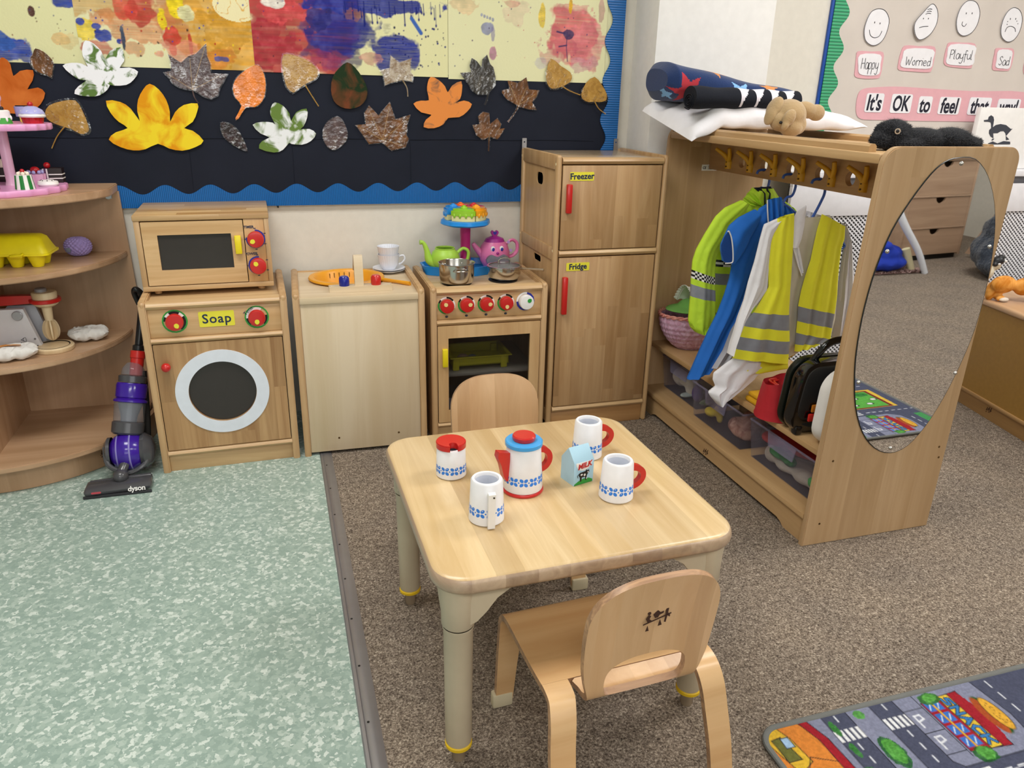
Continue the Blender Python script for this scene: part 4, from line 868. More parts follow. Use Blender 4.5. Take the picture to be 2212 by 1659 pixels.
# ---------- toy fridge freezer
fr = thing('toy_fridge_freezer', 'tall wooden toy fridge freezer with two red handles and yellow labels', 'toy appliance', (1.850, -.4257, 0))
w, d, h = .4236, .405, 1.016
for x0 in (0, w-.022):
    xo, xi = (x0, x0+.022)
    mb = MB()
    mb.box(xo+.001, xi-.001, .0, .028, 0, h, .0105, seg=4); mb.box(xo+.001, xi-.001, d-.026, d-.001, 0, h-.004, .005)
    for a, b in ((h-.05, h-.001), (.655, .70), (.03, .08)): mb.box(xo+.0025, xi-.0025, .02, d-.02, a, b, .003)
    obj('side_frame', mb, W_POST, fr)
    mb = MB(); mb.prism(rrect(.024, d-.022, .695, h-.045, .001, 2), xo+.0095, xo+.0135, 'yz', [rrect(.165, .235, .90, .942, .018)]); mb.prism(rrect(.024, d-.022, .075, .66, .001, 2), xo+.0095, xo+.0135, 'yz', [rrect(.16, .24, .618, .642, .01)]); obj('side_infill', mb, W_PANEL, fr)
    if x0 == 0:
        for y_, z_ in ((.014, .985), (d-.012, .985), (.014, .69), (d-.012, .69)): mb = MB(); mb.lathe([(.0055, 0), (.0035, .0012), (0, .0012)], (xo+.0012, y_, z_), 14, M=Matrix.Rotation(-pi/2, 4, 'Y')); obj('dowel_plug', mb, plain('pale plug', '#e6d2a6', .5), fr)
mb = MB(); mb.box(.024, w-.024, d-.014, d-.008, .02, h-.02, 0); mb.box(.024, w-.024, .022, .027, .1, .97, 0); obj('back_panel', mb, M_GAP, fr)
mb = MB(); mb.box(.022, w-.022, .012, d-.004, h-.026, h-.012, .001); obj('top_panel', mb, wood('fridge top', '#d2bd98', '#bd9f70', 'x', rough=.22, coat=.5), fr)
rail(fr, w, h-.031, h-.009, 'top_rail', .03); rail(fr, w, .668, .692, 'middle_rail'); rail(fr, w, .070, .094, 'bottom_rail')
mb = MB(); mb.box(.022, w-.022, .012, .024, .0, .070, .001); obj('kick_board', mb, wood('kick wood', '#c79a60', '#a87a45', 'x'), fr)
for z0_, z1_, hz, hl, txt, tz in ((.6945, .982, .872, .049, 'Freezer', .946), (.0965, .6655, .530, .0685, 'Fridge', .633)):
    mb = MB(); mb.box(.0245, w-.0265, .002, .02, z0_, z1_, .0012); dr = obj('freezer_door' if txt == 'Freezer' else 'fridge_door', mb, W_FR, fr)
    mb = MB(); mb.box(.0375, .0565, -.0155, .002, hz-hl, hz+hl, .0035); obj('handle', mb, M_RED, dr)
    mb = MB(); cx = .094 if txt == 'Freezer' else .096; mb.prism(rrect(cx-.044, cx+.044, tz-.0145, tz+.0145, .003), .0008, .0018, 'xz'); obj('yellow_label', mb, M_STICK, dr)
    mb = MB(); mb.merge(text_mesh(txt, .0285 if txt == 'Freezer' else .0275, .0003, .0007), M=frame_front((cx, .0004, tz), 0, .02)); obj('lettering', mb, M_NAVY, dr)
for bx in (.012, w-.03):
    mb = MB(); mb.prism(rrect(bx-.009, bx+.009, h-.03, h+.032, .002, 2), d-.003, d-.0004, 'xz', [ell(bx, h+.018, .003, .003, 10)]); obj('wall_bracket', mb, M_STEELD, fr)
# ================================================================ CORNER SHELF
cs = thing('corner_shelf', 'curved birch corner shelf unit with three shelves and base', 'shelf', (0, 0, 0))
def arc(R, xm, n=28, c=(0., -.012)):
    a1 = -math.acos(min(1, xm/R)) if R > xm else 0
    P = [(.002, -.014)]; A0 = -pi/2+.005
    for k in range(n+1):
        a = A0+(a1-A0)*k/n; P.append((c[0]+R*cos(a), c[1]+R*sin(a)))
    P.append((min(R, xm)-.001, -.014)); return P
for R, z1_, th, nm in ((.452, .894, .025, 'top_shelf'), (.424, .668, .019, 'shelf'), (.402, .39, .019, 'shelf'), (.492, .104, .019, 'base_shelf')):
    mb = MB(); P = arc(R, .425); mb.prism(P, z1_-th+.003, z1_-.003, 'xy'); P2 = [(a*.994+.0005, b*.994) for a, b in P]; mb.prism(P2, z1_-th, z1_, 'xy'); obj(nm, mb, W_SHELFX, cs)
mb = MB(); mb.prism([(.405, .0), (.415, .869), (.431, .869), (.445, .0)][::-1] if 0 else [(0, 0), (.447, 0), (.427, .869), (0, .869)], -.028, -.012, 'xz'); obj('back_panel', mb, W_SHELF, cs)
mb = MB(); mb.prism([(-.455, 0), (-.012, 0), (-.012, .869), (-.43, .869)], .006, .028, 'yz'); obj('side_panel', mb, W_SHELF, cs)
mb = MB(); P = [(.447*cos(a), -.012+.447*sin(a)) for a in (-pi/2+.06+(1.42)*k/24 for k in range(25))]; Q = [(.431*cos(a), -.012+.431*sin(a)) for a in (-pi/2+.06+(1.42)*(24-k)/24 for k in range(25))]
mb.prism(P+Q, .002, .085, 'xy'); kb = obj('kick_board', mb, W_SHELF, cs)
mb = MB(); a = -.80; seesaw(mb, .036, Matrix.Translation((.4475*cos(a), -.012+.4475*sin(a), .05)) @ Matrix.Rotation(a+pi/2, 4, 'Z') @ Matrix.Rotation(pi/2, 4, 'X')); obj('emblem', mb, M_LOGO, kb)
mb = MB(); mb.cyl((.395, -.040, .853), (.395, -.028, .853), .009); mb.box(.385, .405, -.034, -.028, .845, .868, .001); obj('screw_bracket', mb, M_STEELD, cs)
# ================================================================ ACTIVITY TABLE
tb = thing('activity_table', 'low square maple table with rounded corners and beige plastic legs', 'table', (1.1344, -1.8747, 0), .0165)
a, zt_, th = .594, .4394, .034
mb = MB(); layers = [(-.010, 0), (-.003, .003), (0, .009), (.001, .017), (0, .025), (-.003, .031), (-.010, .034)]
t_ = bmesh.new(); rings = []
for off, z in layers:
    R_ = .062; rings.append([t_.verts.new((x, y, zt_-th+z)) for x, y in rrect(0-off, a+off, 0-off, a+off, R_, 10)])
for r1, r2 in zip(rings, rings[1:]):
    n = len(r1)
    for k in range(n): f = t_.faces.new((r1[k], r1[(k+1) % n], r2[(k+1) % n], r2[k]))
t_.faces.new(rings[-1]); t_.faces.new(rings[0][::-1])
me = bpy.data.meshes.new('x'); t_.to_mesh(me); t_.free(); mb.merge(me)
for f in mb.bm.faces: f.material_index = 0 if abs(f.normal.z) > .75 else 1
obj('tabletop', mb, [W_TAB, W_TABE], tb, sharp=60)
M_LEG = plain('beige plastic', '#bbac93', .42); M_RING = plain('yellow ring', '#e3bb1c', .4); M_FOOT = plain('clear foot', '#a9957c', .2, alpha=.75)
for sx in (0, 1):
    for sy in (0, 1):
        cx, cy = (.047 if sx == 0 else a-.047), (.047 if sy == 0 else a-.047); dx, dy = (1 if sx == 0 else -1), (1 if sy == 0 else -1)
        mb = MB(); mb.lathe([(0, .047), (.0245, .047), (.0255, .052), (.0262, .2), (.027, .31), (.0285, .313), (.0285, .318)], (cx, cy, 0), 28)
        mb.lathe([(.0285, .320), (.0305, .323), (.031, .375), (.033, zt_-th)], (cx, cy, 0), 28)
        lg = obj('leg', mb, M_LEG, tb)
        mb = MB()
        for ux, uy in ((dx, 0), (0, dy)):
            P = [(0, .325), (.028, .335), (.045, .352), (.065, .378), (.09, .395), (.12, zt_-th), (0, zt_-th)]
            if ux: mb.prism([(cx+p*ux, q) for p, q in P], cy-.026, cy+.026, 'xz')
            else: mb.prism([(cy+p*uy, q) for p, q in P], cx-.026, cx+.026, 'yz')
        obj('corner_bracket', mb, M_LEG, lg)
        mb = MB(); mb.lathe([(.0225, .036), (.0262, .038), (.0262, .044), (.0235, .047)], (cx, cy, 0), 28); obj('yellow_ring', mb, M_RING, lg)
        mb = MB(); mb.lathe([(0, 0), (.012, 0), (.0135, .004), (.0135, .03), (.018, .036), (0, .036)], (cx, cy, 0), 20); obj('foot', mb, M_FOOT, lg)
# ================================================================ BENT PLY CHAIRS
M_BOOT = plain('cream boot', '#c9bd9f', .5)
def ribbon(path, xl, xr, th, nx=6):
    """sheet following a (y,z) path; xl(t), xr(t) side edges; th thickness; rim faces get slot 1"""
    n = len(path); P = [Vector((0, a, b)) for a, b in path]; mb = MB(); t = bmesh.new()
    nr = []
    for i in range(n):
        dd = (P[min(i+1, n-1)]-P[max(i-1, 0)]).normalized(); nr.append(Vector((0, -dd.z, dd.y)))
    A, B = [], []
    for i in range(n):
        u = i/(n-1); a, b = xl(u), xr(u)
        A.append([t.verts.new(P[i]+nr[i]*th/2+Vector((a+(b-a)*k/nx, 0, 0))) for k in range(nx+1)])
        B.append([t.verts.new(P[i]-nr[i]*th/2+Vector((a+(b-a)*k/nx, 0, 0))) for k in range(nx+1)])
    F = lambda vs, m: setattr(t.faces.new(vs), 'material_index', m)
    for i in range(n-1):
        for k in range(nx): F((A[i][k], A[i][k+1], A[i+1][k+1], A[i+1][k]), 0); F((B[i][k], B[i+1][k], B[i+1][k+1], B[i][k+1]), 0)
        F((A[i][0], A[i+1][0], B[i+1][0], B[i][0]), 1); F((A[i][nx], B[i][nx], B[i+1][nx], A[i+1][nx]), 1)
    for k in range(nx): F((A[0][k], B[0][k], B[0][k+1], A[0][k+1]), 1); F((A[-1][k], A[-1][k+1], B[-1][k+1], B[-1][k]), 1)
    bmesh.ops.recalc_face_normals(t, faces=t.faces)
    for f in t.faces: f.smooth = True
    me = bpy.data.meshes.new('x'); t.to_mesh(me); t.free(); mb.bm.from_mesh(me); bpy.data.meshes.remove(me); return mb
def bez(pts, n):
    out = []
    P = [Vector((a, b)) for a, b in pts]
    for i in range(len(P)-1):
        p0, p1, p2, p3 = P[max(i-1, 0)], P[i], P[i+1], P[min(i+2, len(P)-1)]
        for k in range(n): u = k/n; q = .5*((2*p1)+(p2-p0)*u+(2*p0-5*p1+4*p2-p3)*u*u+(3*p1-p0-3*p2+p3)*u**3); out.append((q.x, q.y))
    out.append(pts[-1]); return out
def make_chair(label, emblem=True):
    """bent ply child's chair; +y is the front, origin under the seat"""
    t = thing('child_chair', label, 'chair'); TH = .0125; SZ = .252
    seat = bez([(-.094, SZ-.003), (-.06, SZ-.004), (0, SZ-.003), (.06, SZ), (.092, SZ), (.108, SZ-.006), (.117, SZ-.02)], 4)
    mb = ribbon(seat, lambda u: -.166-.006*u, lambda u: .166+.006*u, TH, 12); obj('seat', mb, [W_PLY, W_PLYE], t)
    for s in (-1, 1):
        fl_ = bez([(.117, SZ-.02), (.121, SZ-.05), (.124, .17), (.13, .10), (.136, .012)], 4)
        e0, e1 = (-.172, -.115) if s < 0 else (.115, .172)
        mb = ribbon(fl_, lambda u: (e0 if s < 0 else e0+.02*u), lambda u: (e1-.02*u if s < 0 else e1), TH, 4); obj('leg', mb, [W_PLY, W_PLYE], t)
        rl = bez([(-.094, SZ-.003), (-.110, SZ-.004), (-.128, SZ-.012), (-.145, SZ-.04), (-.158, SZ-.085), (-.178, .10), (-.196, .012)], 4)
        o0, i0 = (-.166, -.118) if s < 0 else (.118, .166)
        if s < 0: mb = ribbon(rl, lambda u: -.166-.024*max(0, u-.3), lambda u: -.118-.028*max(0, u-.3), TH, 4)
        else: mb = ribbon(rl, lambda u: .118+.028*max(0, u-.3), lambda u: .166+.024*max(0, u-.3), TH, 4)
        obj('leg', mb, [W_PLY, W_PLYE], t)
        for (yy_, xx) in ((.1365, s*.157), (-.197, s*.1615)):
            mb = MB(); mb.box(xx-.022, xx+.022, yy_-.0105, yy_+.0105, 0, .034, .004); obj('foot_cap', mb, M_BOOT, t)
    # backrest: sheet in (u across, v along the bend) with a D-shaped opening
    path = bez([(-.094, SZ-.003), (-.110, SZ-.007), (-.124, SZ-.010), (-.136, SZ-.004), (-.143, SZ+.012), (-.147, SZ+.045), (-.154, SZ+.11), (-.163, SZ+.18), (-.176, SZ+.246)], 5)
    PP = [Vector(p) for p in path]; S = [0]
    for p, q in zip(PP, PP[1:]): S.append(S[-1]+(q-p).length)
    L_ = S[-1]
    def at(u, v, k):
        v = max(0, min(L_, v)); i = max(j for j in range(len(S)) if S[j] <= v+1e-9); i = min(i, len(S)-2); f = (v-S[i])/(S[i+1]-S[i])
        p = PP[i].lerp(PP[i+1], f); dd = (PP[min(i+2, len(PP)-1)]-PP[max(i-1, 0)]).normalized(); cv = -.10*u*u*min(1, v/.12)*-1
        return Vector((u, p.x+cv-dd.y*k*-1*-1, p.y+dd.x*k)) if 0 else Vector((u, p.x+cv+(-dd.y)*k, p.y+dd.x*k))
    W2, WB = .122, .105
    outer = [(WB+.004, 0), (WB, .02), (WB-.002, .045), (W2-.010, .08), (W2-.003, .12), (W2, .17), (W2-.002, .215), (W2-.018, .250), (W2-.045, .270), (W2-.075, L_-.005), (.02, L_), (0, L_), (-.02, L_), (-W2+.075, L_-.005), (-W2+.045, .270), (-W2+.018, .250), (-W2+.002, .215), (-W2, .17), (-W2+.003, .12), (-W2+.010, .08), (-WB+.002, .045), (-WB, .02), (-WB-.004, 0), (-.05, 0), (0, 0), (.05, 0)]
    arch = [(W2*cos(a)**.72 if cos(a) > 0 else 0, .20+(L_-.20)*sin(a)**.80) for a in (pi/2*k/9 for k in range(10))]
    arch[-1] = (0, L_)
    outer = outer[:5]+arch+[(-a, b) for a, b in arch[-2::-1]]+outer[17:]
    outer = [(a, min(b, L_)) for a, b in outer]
    hole = [(.066, .050), (.075, .062), (.078, .082), (.074, .104), (.058, .120), (.03, .129), (0, .131), (-.03, .129), (-.058, .120), (-.074, .104), (-.078, .082), (-.075, .062), (-.066, .050), (-.03, .046), (0, .0455), (.03, .046)]
    def resamp(P, n, fn):
        c = P+[P[0]]; d = [0]
        for p, q in zip(c, c[1:]): d.append(d[-1]+math.hypot(q[0]-p[0], q[1]-p[1]))
        out = []
        ang = lambda p: math.atan2(p[1]-.095, p[0])
        for k in range(n):
            th_ = 2*pi*k/n; best = None
            for i in range(len(c)-1):
                p, q = c[i], c[i+1]; dx, dy = cos(th_), sin(th_)
                ex, ey = q[0]-p[0], q[1]-p[1]; den = dx*ey-dy*ex
                if abs(den) < 1e-12: continue
                px_, py_ = p[0], p[1]-.095; tt = (px_*ey-py_*ex)/den; uu = (px_*dy-py_*dx)/den
                if tt > 0 and -1e-6 <= uu <= 1+1e-6 and (best is None or tt > best): best = tt
            out.append((cos(th_)*best, .095+sin(th_)*best))
        return out
    NN = 120; O = resamp(smooth_poly(outer, 3), NN, 0); H = resamp(smooth_poly(hole, 3), NN, 0); t_ = bmesh.new(); R = []
    K_ = 9
    for k in (TH/2, -TH/2):
        R.append([[t_.verts.new(at(O[i][0]*(1-j/K_)+H[i][0]*j/K_, O[i][1]*(1-j/K_)+H[i][1]*j/K_, k)) for i in range(NN)] for j in range(K_+1)])
    for lay in R:
        for j in range(K_):
            for i in range(NN): t_.faces.new((lay[j][i], lay[j][(i+1) % NN], lay[j+1][(i+1) % NN], lay[j+1][i]))
    for j in (0, K_):
        for i in range(NN): t_.faces.new((R[0][j][i], R[0][j][(i+1) % NN], R[1][j][(i+1) % NN], R[1][j][i])).material_index = 1
    bmesh.ops.recalc_face_normals(t_, faces=t_.faces)
    for f in t_.faces: f.smooth = True
    me = bpy.data.meshes.new('x'); t_.to_mesh(me); t_.free(); mb = MB(); mb.bm.from_mesh(me)
    bk = obj('backrest', mb, [W_PLYV, W_PLYE], t, sharp=50)
    if emblem:
        mb = MB(); p = at(.035, .205, 0); M = Matrix.Translation((.000, -.1640-.0060, SZ+.160)) @ Matrix.Rotation(-.13, 4, 'X') @ Matrix.Rotation(pi/2, 4, 'X'); seesaw(mb, .052, M); obj('emblem', mb, M_LOGO, bk)
    return t
c1_ = make_chair('bent plywood child chair nearest the camera, back towards us')
c1_.location = (1.462, -1.846, 0); c1_.rotation_euler = (0, 0, .045)
c2_ = dup(c1_, (1.452, -1.245, 0), pi-.02, 'bent plywood child chair on the far side of the table facing us')
for o in [c for c in c2_.children if c.name.startswith('backrest')]:
    for e in list(o.children): bpy.data.objects.remove(e)
# ================================================================ DRESS-UP UNIT
du = thing('dress_up_unit', 'long birch dressing-up unit with coat hooks and mirrored end panel', 'clothes rack', (2.305, -1.37, 0))
X0, Y0, Y1, HH = 2.305, -1.37, -.275, 1.108
def endpanel(y0, y1, nm, holes=()):
    P = []
    out = [(X0, 0), (X0+.45, 0), (X0+.452, HH-.04)]
    for k in range(9): a_ = pi/2*k/8; out.append((X0+.452-.035+.035*cos(a_), HH-.035+.035*sin(a_)))
    for k in range(9): a_ = pi/2+pi/2*k/8; out.append((X0+.03+.045+.045*cos(a_), HH-.045+.045*sin(a_)))
    mb = MB(); mb.prism(out, y0+.002, y1-.002, 'xz'); cx, cz = X0+.24, .55
    ins = [((a-cx)*(1-.002/.22)+cx, (b-cz)*(1-.002/.5)+cz) for a, b in out]; mb.prism(ins, y0, y1, 'xz'); return obj(nm, mb, W_UNITN, du, True)
ep = endpanel(Y0, Y0+.019, 'end_panel'); endpanel(Y1-.019, Y1, 'end_panel')
# mirror on the end panel
mirror_m, nt, b = _new('mirror silver'); b.inputs['Base Color'].default_value = (.86, .87, .88, 1); b.inputs['Metallic'].default_value = 1; b.inputs['Roughness'].default_value = .015
MO = [(2.555, 1.083), (2.609, 1.079), (2.662, 1.038), (2.705, .969), (2.733, .883), (2.748, .767), (2.746, .635), (2.725, .527), (2.694, .430), (2.654, .348), (2.604, .290), (2.548, .274), (2.489, .297), (2.436, .351), (2.395, .432), (2.370, .53), (2.36, .618), (2.36, .713), (2.372, .815), (2.398, .908), (2.438, .983), (2.482, 1.044), (2.516, 1.072)]
MO = smooth_poly([(a, min(b_, 1.082)) for a, b_ in MO], 3)
mb = MB(); mb.prism(MO, Y0-.0035, Y0-.0002, 'xz'); mi = obj('mirror', mb, [mirror_m], ep); mi.data.transform(Matrix.Translation((-X0, -Y0, 0)))
mb = MB(); mb.tube([(a, Y0-.002, c) for a, c in MO], .0018, 6, sub=1, closed=True); o = obj('mirror_edge', mb, plain('mirror edge dark', '#1b2224', .3), mi); o.data.transform(Matrix.Translation((-X0, -Y0, 0)))
for sx, sz in ((2.568, 1.069), (2.725, .857), (2.395, .856), (2.715, .502), (2.387, .503), (2.545, .289)):
    mb = MB(); mb.sph((sx, Y0-.004, sz), (.0055, .004, .0055), seg=14, rings=8); o = obj('mirror_screw', mb, M_STEEL, mi); o.data.transform(Matrix.Translation((-X0, -Y0, 0)))
for sx, sz in ((2.727, .270), (2.735, .235), (2.357, .27), (2.352, .069)):
    mb = MB(); mb.cyl((sx, Y0+.001, sz), (sx, Y0-.0006, sz), .0035, seg=10); obj('screw', mb, plain('old brass', '#6a5030', .4), du, True)
YI0, YI1 = Y0+.019, Y1-.019
mb = MB(); mb.box(X0+.032, X0+.452, YI0, YI1, 1.066, 1.090, .004); obj('top_shelf', mb, W_UNITY, du, True)
for xx, ya, yb in ((X0+.045, YI0+.055, YI1-.03), (X0+.42, YI0+.055, YI1-.03)):
    mb = MB(); mb.prism([(xx, 1.090), (xx+.022, 1.090), (xx+.022, 1.104), (xx+.016, 1.110), (xx+.006, 1.110), (xx, 1.104)], ya, yb, 'xz'); obj('shelf_lip', mb, W_UNITY, du, True)
mb = MB(); mb.box(X0+.03, X0+.445, YI0, YI1, .268, .287, .003); obj('middle_shelf', mb, W_UNITY, du, True)
mb = MB(); mb.box(X0+.002, X0+.445, YI0, YI1, .080, .097, .002); obj('bottom_shelf', mb, W_UNITY, du, True)
mb = MB(); P = [(YI0, .0), (YI0+.015, .0), (YI0+.10, .0), (YI0+.125, .012), (YI0+.15, .022), (YI0+.18, .022), (YI1-.15, .022)][:0]
mb.prism([(YI0, 0), (YI0+.09, 0), (YI0+.105, .010), (YI0+.125, .016), (YI1-.125, .0165), (YI1-.105, .010), (YI1-.09, 0), (YI1, 0), (YI1, .080), (YI0, .080)], X0+.012, X0+.028, 'yz'); kb = obj('kick_board', mb, W_UNITY, du, True)
mb = MB(); p = bp(1524, 977, 'x', X0+.012); seesaw(mb, .034, Matrix.Translation((X0+.0118, p[1], p[2])) @ Matrix.Rotation(-pi/2, 4, 'Z') @ Matrix.Rotation(pi/2, 4, 'X')); mb.tf(Matrix.Translation((-X0, -Y0, 0))); obj('emblem', mb, M_LOGO, kb)
XR_ = 2.51
holes = [(-.372,), (-.508,), (-.640,), (-.783,), (-.926,), (-1.061,), (-1.190,), (-1.322,)]
mb = MB(); mb.prism([(YI0, .957), (YI1, .957), (YI1, 1.066), (YI0, 1.066)], XR_, XR_+.018, 'yz', [ell(y, 1.0, .0205, .0205, 28) for (y,) in holes[1:7]]); rl = obj('hook_rail', mb, wood('rail birch', '#c39a66', '#a87e4c', 'y'), du, True)
M_HOOK = plain('mustard plastic', '#d99f1e', .4)
for (y,) in [(-.438,), (-.573,), (-.710,), (-.853,), (-.995,), (-1.128,), (-1.262,)]:
    mb = MB(); s = XR_
    mb.tube([(s-.006, y+.003, .970), (s-.006, y+.003, .99), (s-.010, y+.001, 1.006)], [.0115, .012, .010], 10, sx=.75)
    mb.tube([(s-.010, y, 1.0), (s-.022, y+.012, 1.018), (s-.048, y+.030, 1.038)], [.0095, .008, .0055], 10)
    mb.tube([(s-.010, y, .999), (s-.014, y-.010, 1.018), (s-.020, y-.013, 1.042)], [.0095, .0075, .0065], 10)
    hk = obj('coat_hook', mb, M_HOOK, du, True)
    for z in (.978, .994): mb = MB(); mb.cyl((s-.014, y+.003, z), (s-.017, y+.003, z), .003, seg=10); o = obj('hook_screw', mb, plain('old brass', '#6a5030', .4), hk); o.data.transform(Matrix.Translation((-X0, -Y0, 0)))
lb = bp(1532, 362, 'y', Y1-.019)
mb = MB(); mb.box(lb[0]-.032, lb[0]+.032, Y1-.0205, Y1-.0192, lb[2]-.011, lb[2]+.011, 0); st = obj('white_sticker', mb, M_WHITE, du, True)
mb = MB(); mb.merge(text_mesh('C E', .013, .0002, .0004, sp=.7), M=frame_front((lb[0]-.021, Y1-.0208, lb[2]-.001)))
for k in range(4): mb.box(lb[0]-.008, lb[0]+.026-.006*(k % 2), Y1-.021, Y1-.0206, lb[2]+.006-.0042*k, lb[2]+.0072-.0042*k, 0)
mb.tf(Matrix.Translation((-X0, -Y0, 0))); obj('lettering', mb, M_INK, st)
# ---- clear storage bins with dressing-up clothes
M_BIN = plain('clear lilac plastic', '#9c98ac', .06, alpha=.10)
M_BIN.node_tree.nodes['Principled BSDF'].inputs['Specular IOR Level'].default_value = .8
def storage_bin(y0, y1, x0, label):
    t = thing('storage_bin', label, 'storage box', (x0+.15, (y0+y1)/2, .0975), 0, None); H_ = .132; x1 = x0+.30
    mb = MB(); T = .003
    def wall(P, lo, hi, pl): mb.prism(P, lo, hi, pl)
    tp_ = .012
    for (xa, ya), (xb, yb) in (((0, 0), (0, 1)), ((0, 1), (1, 1)), ((1, 1), (1, 0)), ((1, 0), (0, 0))):
        f = lambda x, y, top: (x0+(tp_ if not top else 0)+(x1-x0-2*(tp_ if not top else 0))*x, y0+(tp_ if not top else 0)+(y1-y0-2*(tp_ if not top else 0))*y, .0975+(H_ if top else 0))
        mb.grid(lambda u, v: tuple(np.array(f(xa, ya, False))*(1-u)*(1-v)+np.array(f(xb, yb, False))*u*(1-v)+np.array(f(xa, ya, True))*(1-u)*v+np.array(f(xb, yb, True))*u*v), 1, 1)
    mb.box(x0+tp_, x1-tp_, y0+tp_, y1-tp_, .0975, .1000, .001)
    bx = obj('bin_body', mb, M_BIN, t, True); so = bx.modifiers.new('s', 'SOLIDIFY'); so.thickness = .0022
    mb = MB(); zz = .0975+H_
    mb.tube([(x0, y0, zz), (x1, y0, zz), (x1, y1, zz), (x0, y1, zz)], .004, 8, sub=1, closed=True); obj('rim', mb, plain('clear lilac rim', '#9a96b4', .1, alpha=.38), t, True)
    cy = (y0+y1)/2; mb = MB(); mb.prism([(cy-.06, zz-.045), (cy+.06, zz-.045), (cy+.07, zz), (cy-.07, zz)], x0-.006, x0-.0025, 'yz'); obj('front_grip', mb, MC['clear lilac rim'], t, True)
    return t
storage_bin(-.595, -.315, 2.385, 'clear plastic storage bin at the fridge end of the dress-up unit')
storage_bin(-.945, -.615, 2.352, 'clear plastic storage bin pulled forward holding a small yellow cloth')
storage_bin(-1.315, -.975, 2.362, 'clear plastic storage bin beside the mirror end, packed with red and grey clothes')
M_PLUSHW = plain('off white plush', '#cfc8bc', .9, bump=.6, bscale=150, sheen=.3); M_GREYP = plain('grey plush', '#a59c94', .95, bump=.7, bscale=160, sheen=.3)
def soft(name, label, cat, c, balls, mat, vox=.006, disp=.0, dscale=60, smooth=6, group=None):
    o = softblob(name, [((b[0][0], b[0][1], b[0][2]), *b[1:]) for b in balls], mat, vox=vox, disp=disp, dscale=dscale, smooth=smooth)
    o.location = c; return tag(o, label, cat, group)
soft('soft_toy', 'floppy off-white plush in the bin nearest the fridge', 'soft toy', (2.50, -.42, .1015), [((0, 0, .035), (.07, .07, .035)), ((-.05, .05, .05), (.04, .04, .04)), ((-.055, -.015, .055), (.035, .045, .03)), ((.03, .03, .07), (.05, .06, .03)), ((-.06, -.05, .03), (.025, .035, .025))], M_PLUSHW, disp=.004)
soft('sequin_purse', 'small purple purse in the bin nearest the fridge', 'purse', (2.425, -.535, .1015), [((0, 0, .04), (.018, .03, .035)), ((.01, .005, .06), (.012, .022, .02))], plain('purple sequins', '#5a3f96', .5, bump=1, bscale=300), disp=.0)
soft('cloth_scrap', 'green and white cloth scrap in the bin nearest the fridge', 'cloth', (2.45, -.575, .1015), [((-.01, 0, .016), (.03, .016, .013)), ((.02, .0, .022), (.025, .015, .012))], leafmat('green white cloth', '#6f9a4c', '#d4d8c4', 40), disp=.002)
soft('cloth_scrap', 'grey blue cloth scrap in the bin nearest the fridge', 'cloth', (2.445, -.475, .1015), [((-.03, 0, .012), (.03, .02, .012)), ((-.01, -.012, .018), (.02, .02, .010))], plain('grey blue cloth', '#9aa4a4', .8), disp=.002)
soft('cloth_bundle', 'small crumpled yellow cloth in the middle bin', 'cloth', (2.415, -.69, .1015), [((-.01, .02, .02), (.018, .028, .017)), ((0, -.015, .025), (.014, .03, .012)), ((-.005, -.035, .015), (.010, .014, .015)), ((0, .0, .035), (.008, .008, .018))], plain('mustard yellow cloth', '#c9b23a', .8), vox=.004, disp=.003)
soft('doll', 'brownish pink soft doll slumped in the middle bin', 'doll', (2.46, -.86, .1015), [((0, 0, .03), (.05, .045, .03)), ((-.04, .04, .035), (.035, .03, .028)), ((-.03, -.04, .028), (.03, .025, .022)), ((.02, .02, .06), (.045, .05, .03)), ((-.05, 0, .02), (.02, .05, .02))], leafmat('dusky pink cloth', '#8a5c50', '#b99184', 30), disp=.004)
soft('cloth_bundle', 'brown gauzy cloth at the back of the middle bin', 'cloth', (2.55, -.76, .1015), [((0, 0, .05), (.07, .08, .045)), ((.0, -.06, .06), (.05, .06, .04))], leafmat('brown gauze', '#6c5a50', '#8f7c6e', 25), disp=.005)
soft('dress_up_hat', 'red felt cloth on top in the bin beside the mirror end', 'hat', (2.47, -1.10, .135), [((-.03, .08, .035), (.05, .055, .02)), ((0, -.02, .045), (.06, .10, .022)), ((.03, -.12, .03), (.05, .06, .03))], plain('red felt', '#a32424', .85, bump=.3, bscale=200), disp=.003)
soft('dress_up_hat', 'green and black felt hat in the bin beside the mirror end', 'hat', (2.412, -1.105, .145), [((-.01, .02, .006), (.022, .045, .016)), ((-.005, -.03, .002), (.02, .03, .016))], leafmat('green felt', '#1d5c34', '#2f8a48', 30), disp=.002)
soft('dress_up_hat', 'bright green felt scrap low in the corner beside the mirror end', 'hat', (2.40, -1.262, .123), [((0, 0, .012), (.014, .02, .014)), ((.004, .012, .016), (.012, .014, .010))], plain('bright green felt', '#3c9a4c', .85), vox=.004)
soft('fur_hat', 'grey furry hood filling the front of the bin beside the mirror end', 'hat', (2.435, -1.15, .1015), [((-.025, .10, .03), (.025, .035, .032)), ((-.02, .03, .02), (.03, .06, .02)), ((-.02, -.055, .022), (.028, .06, .022)), ((.03, -.02, .02), (.04, .1, .02)), ((-.01, -.10, .016), (.03, .04, .016))], M_GREYP, disp=.003)
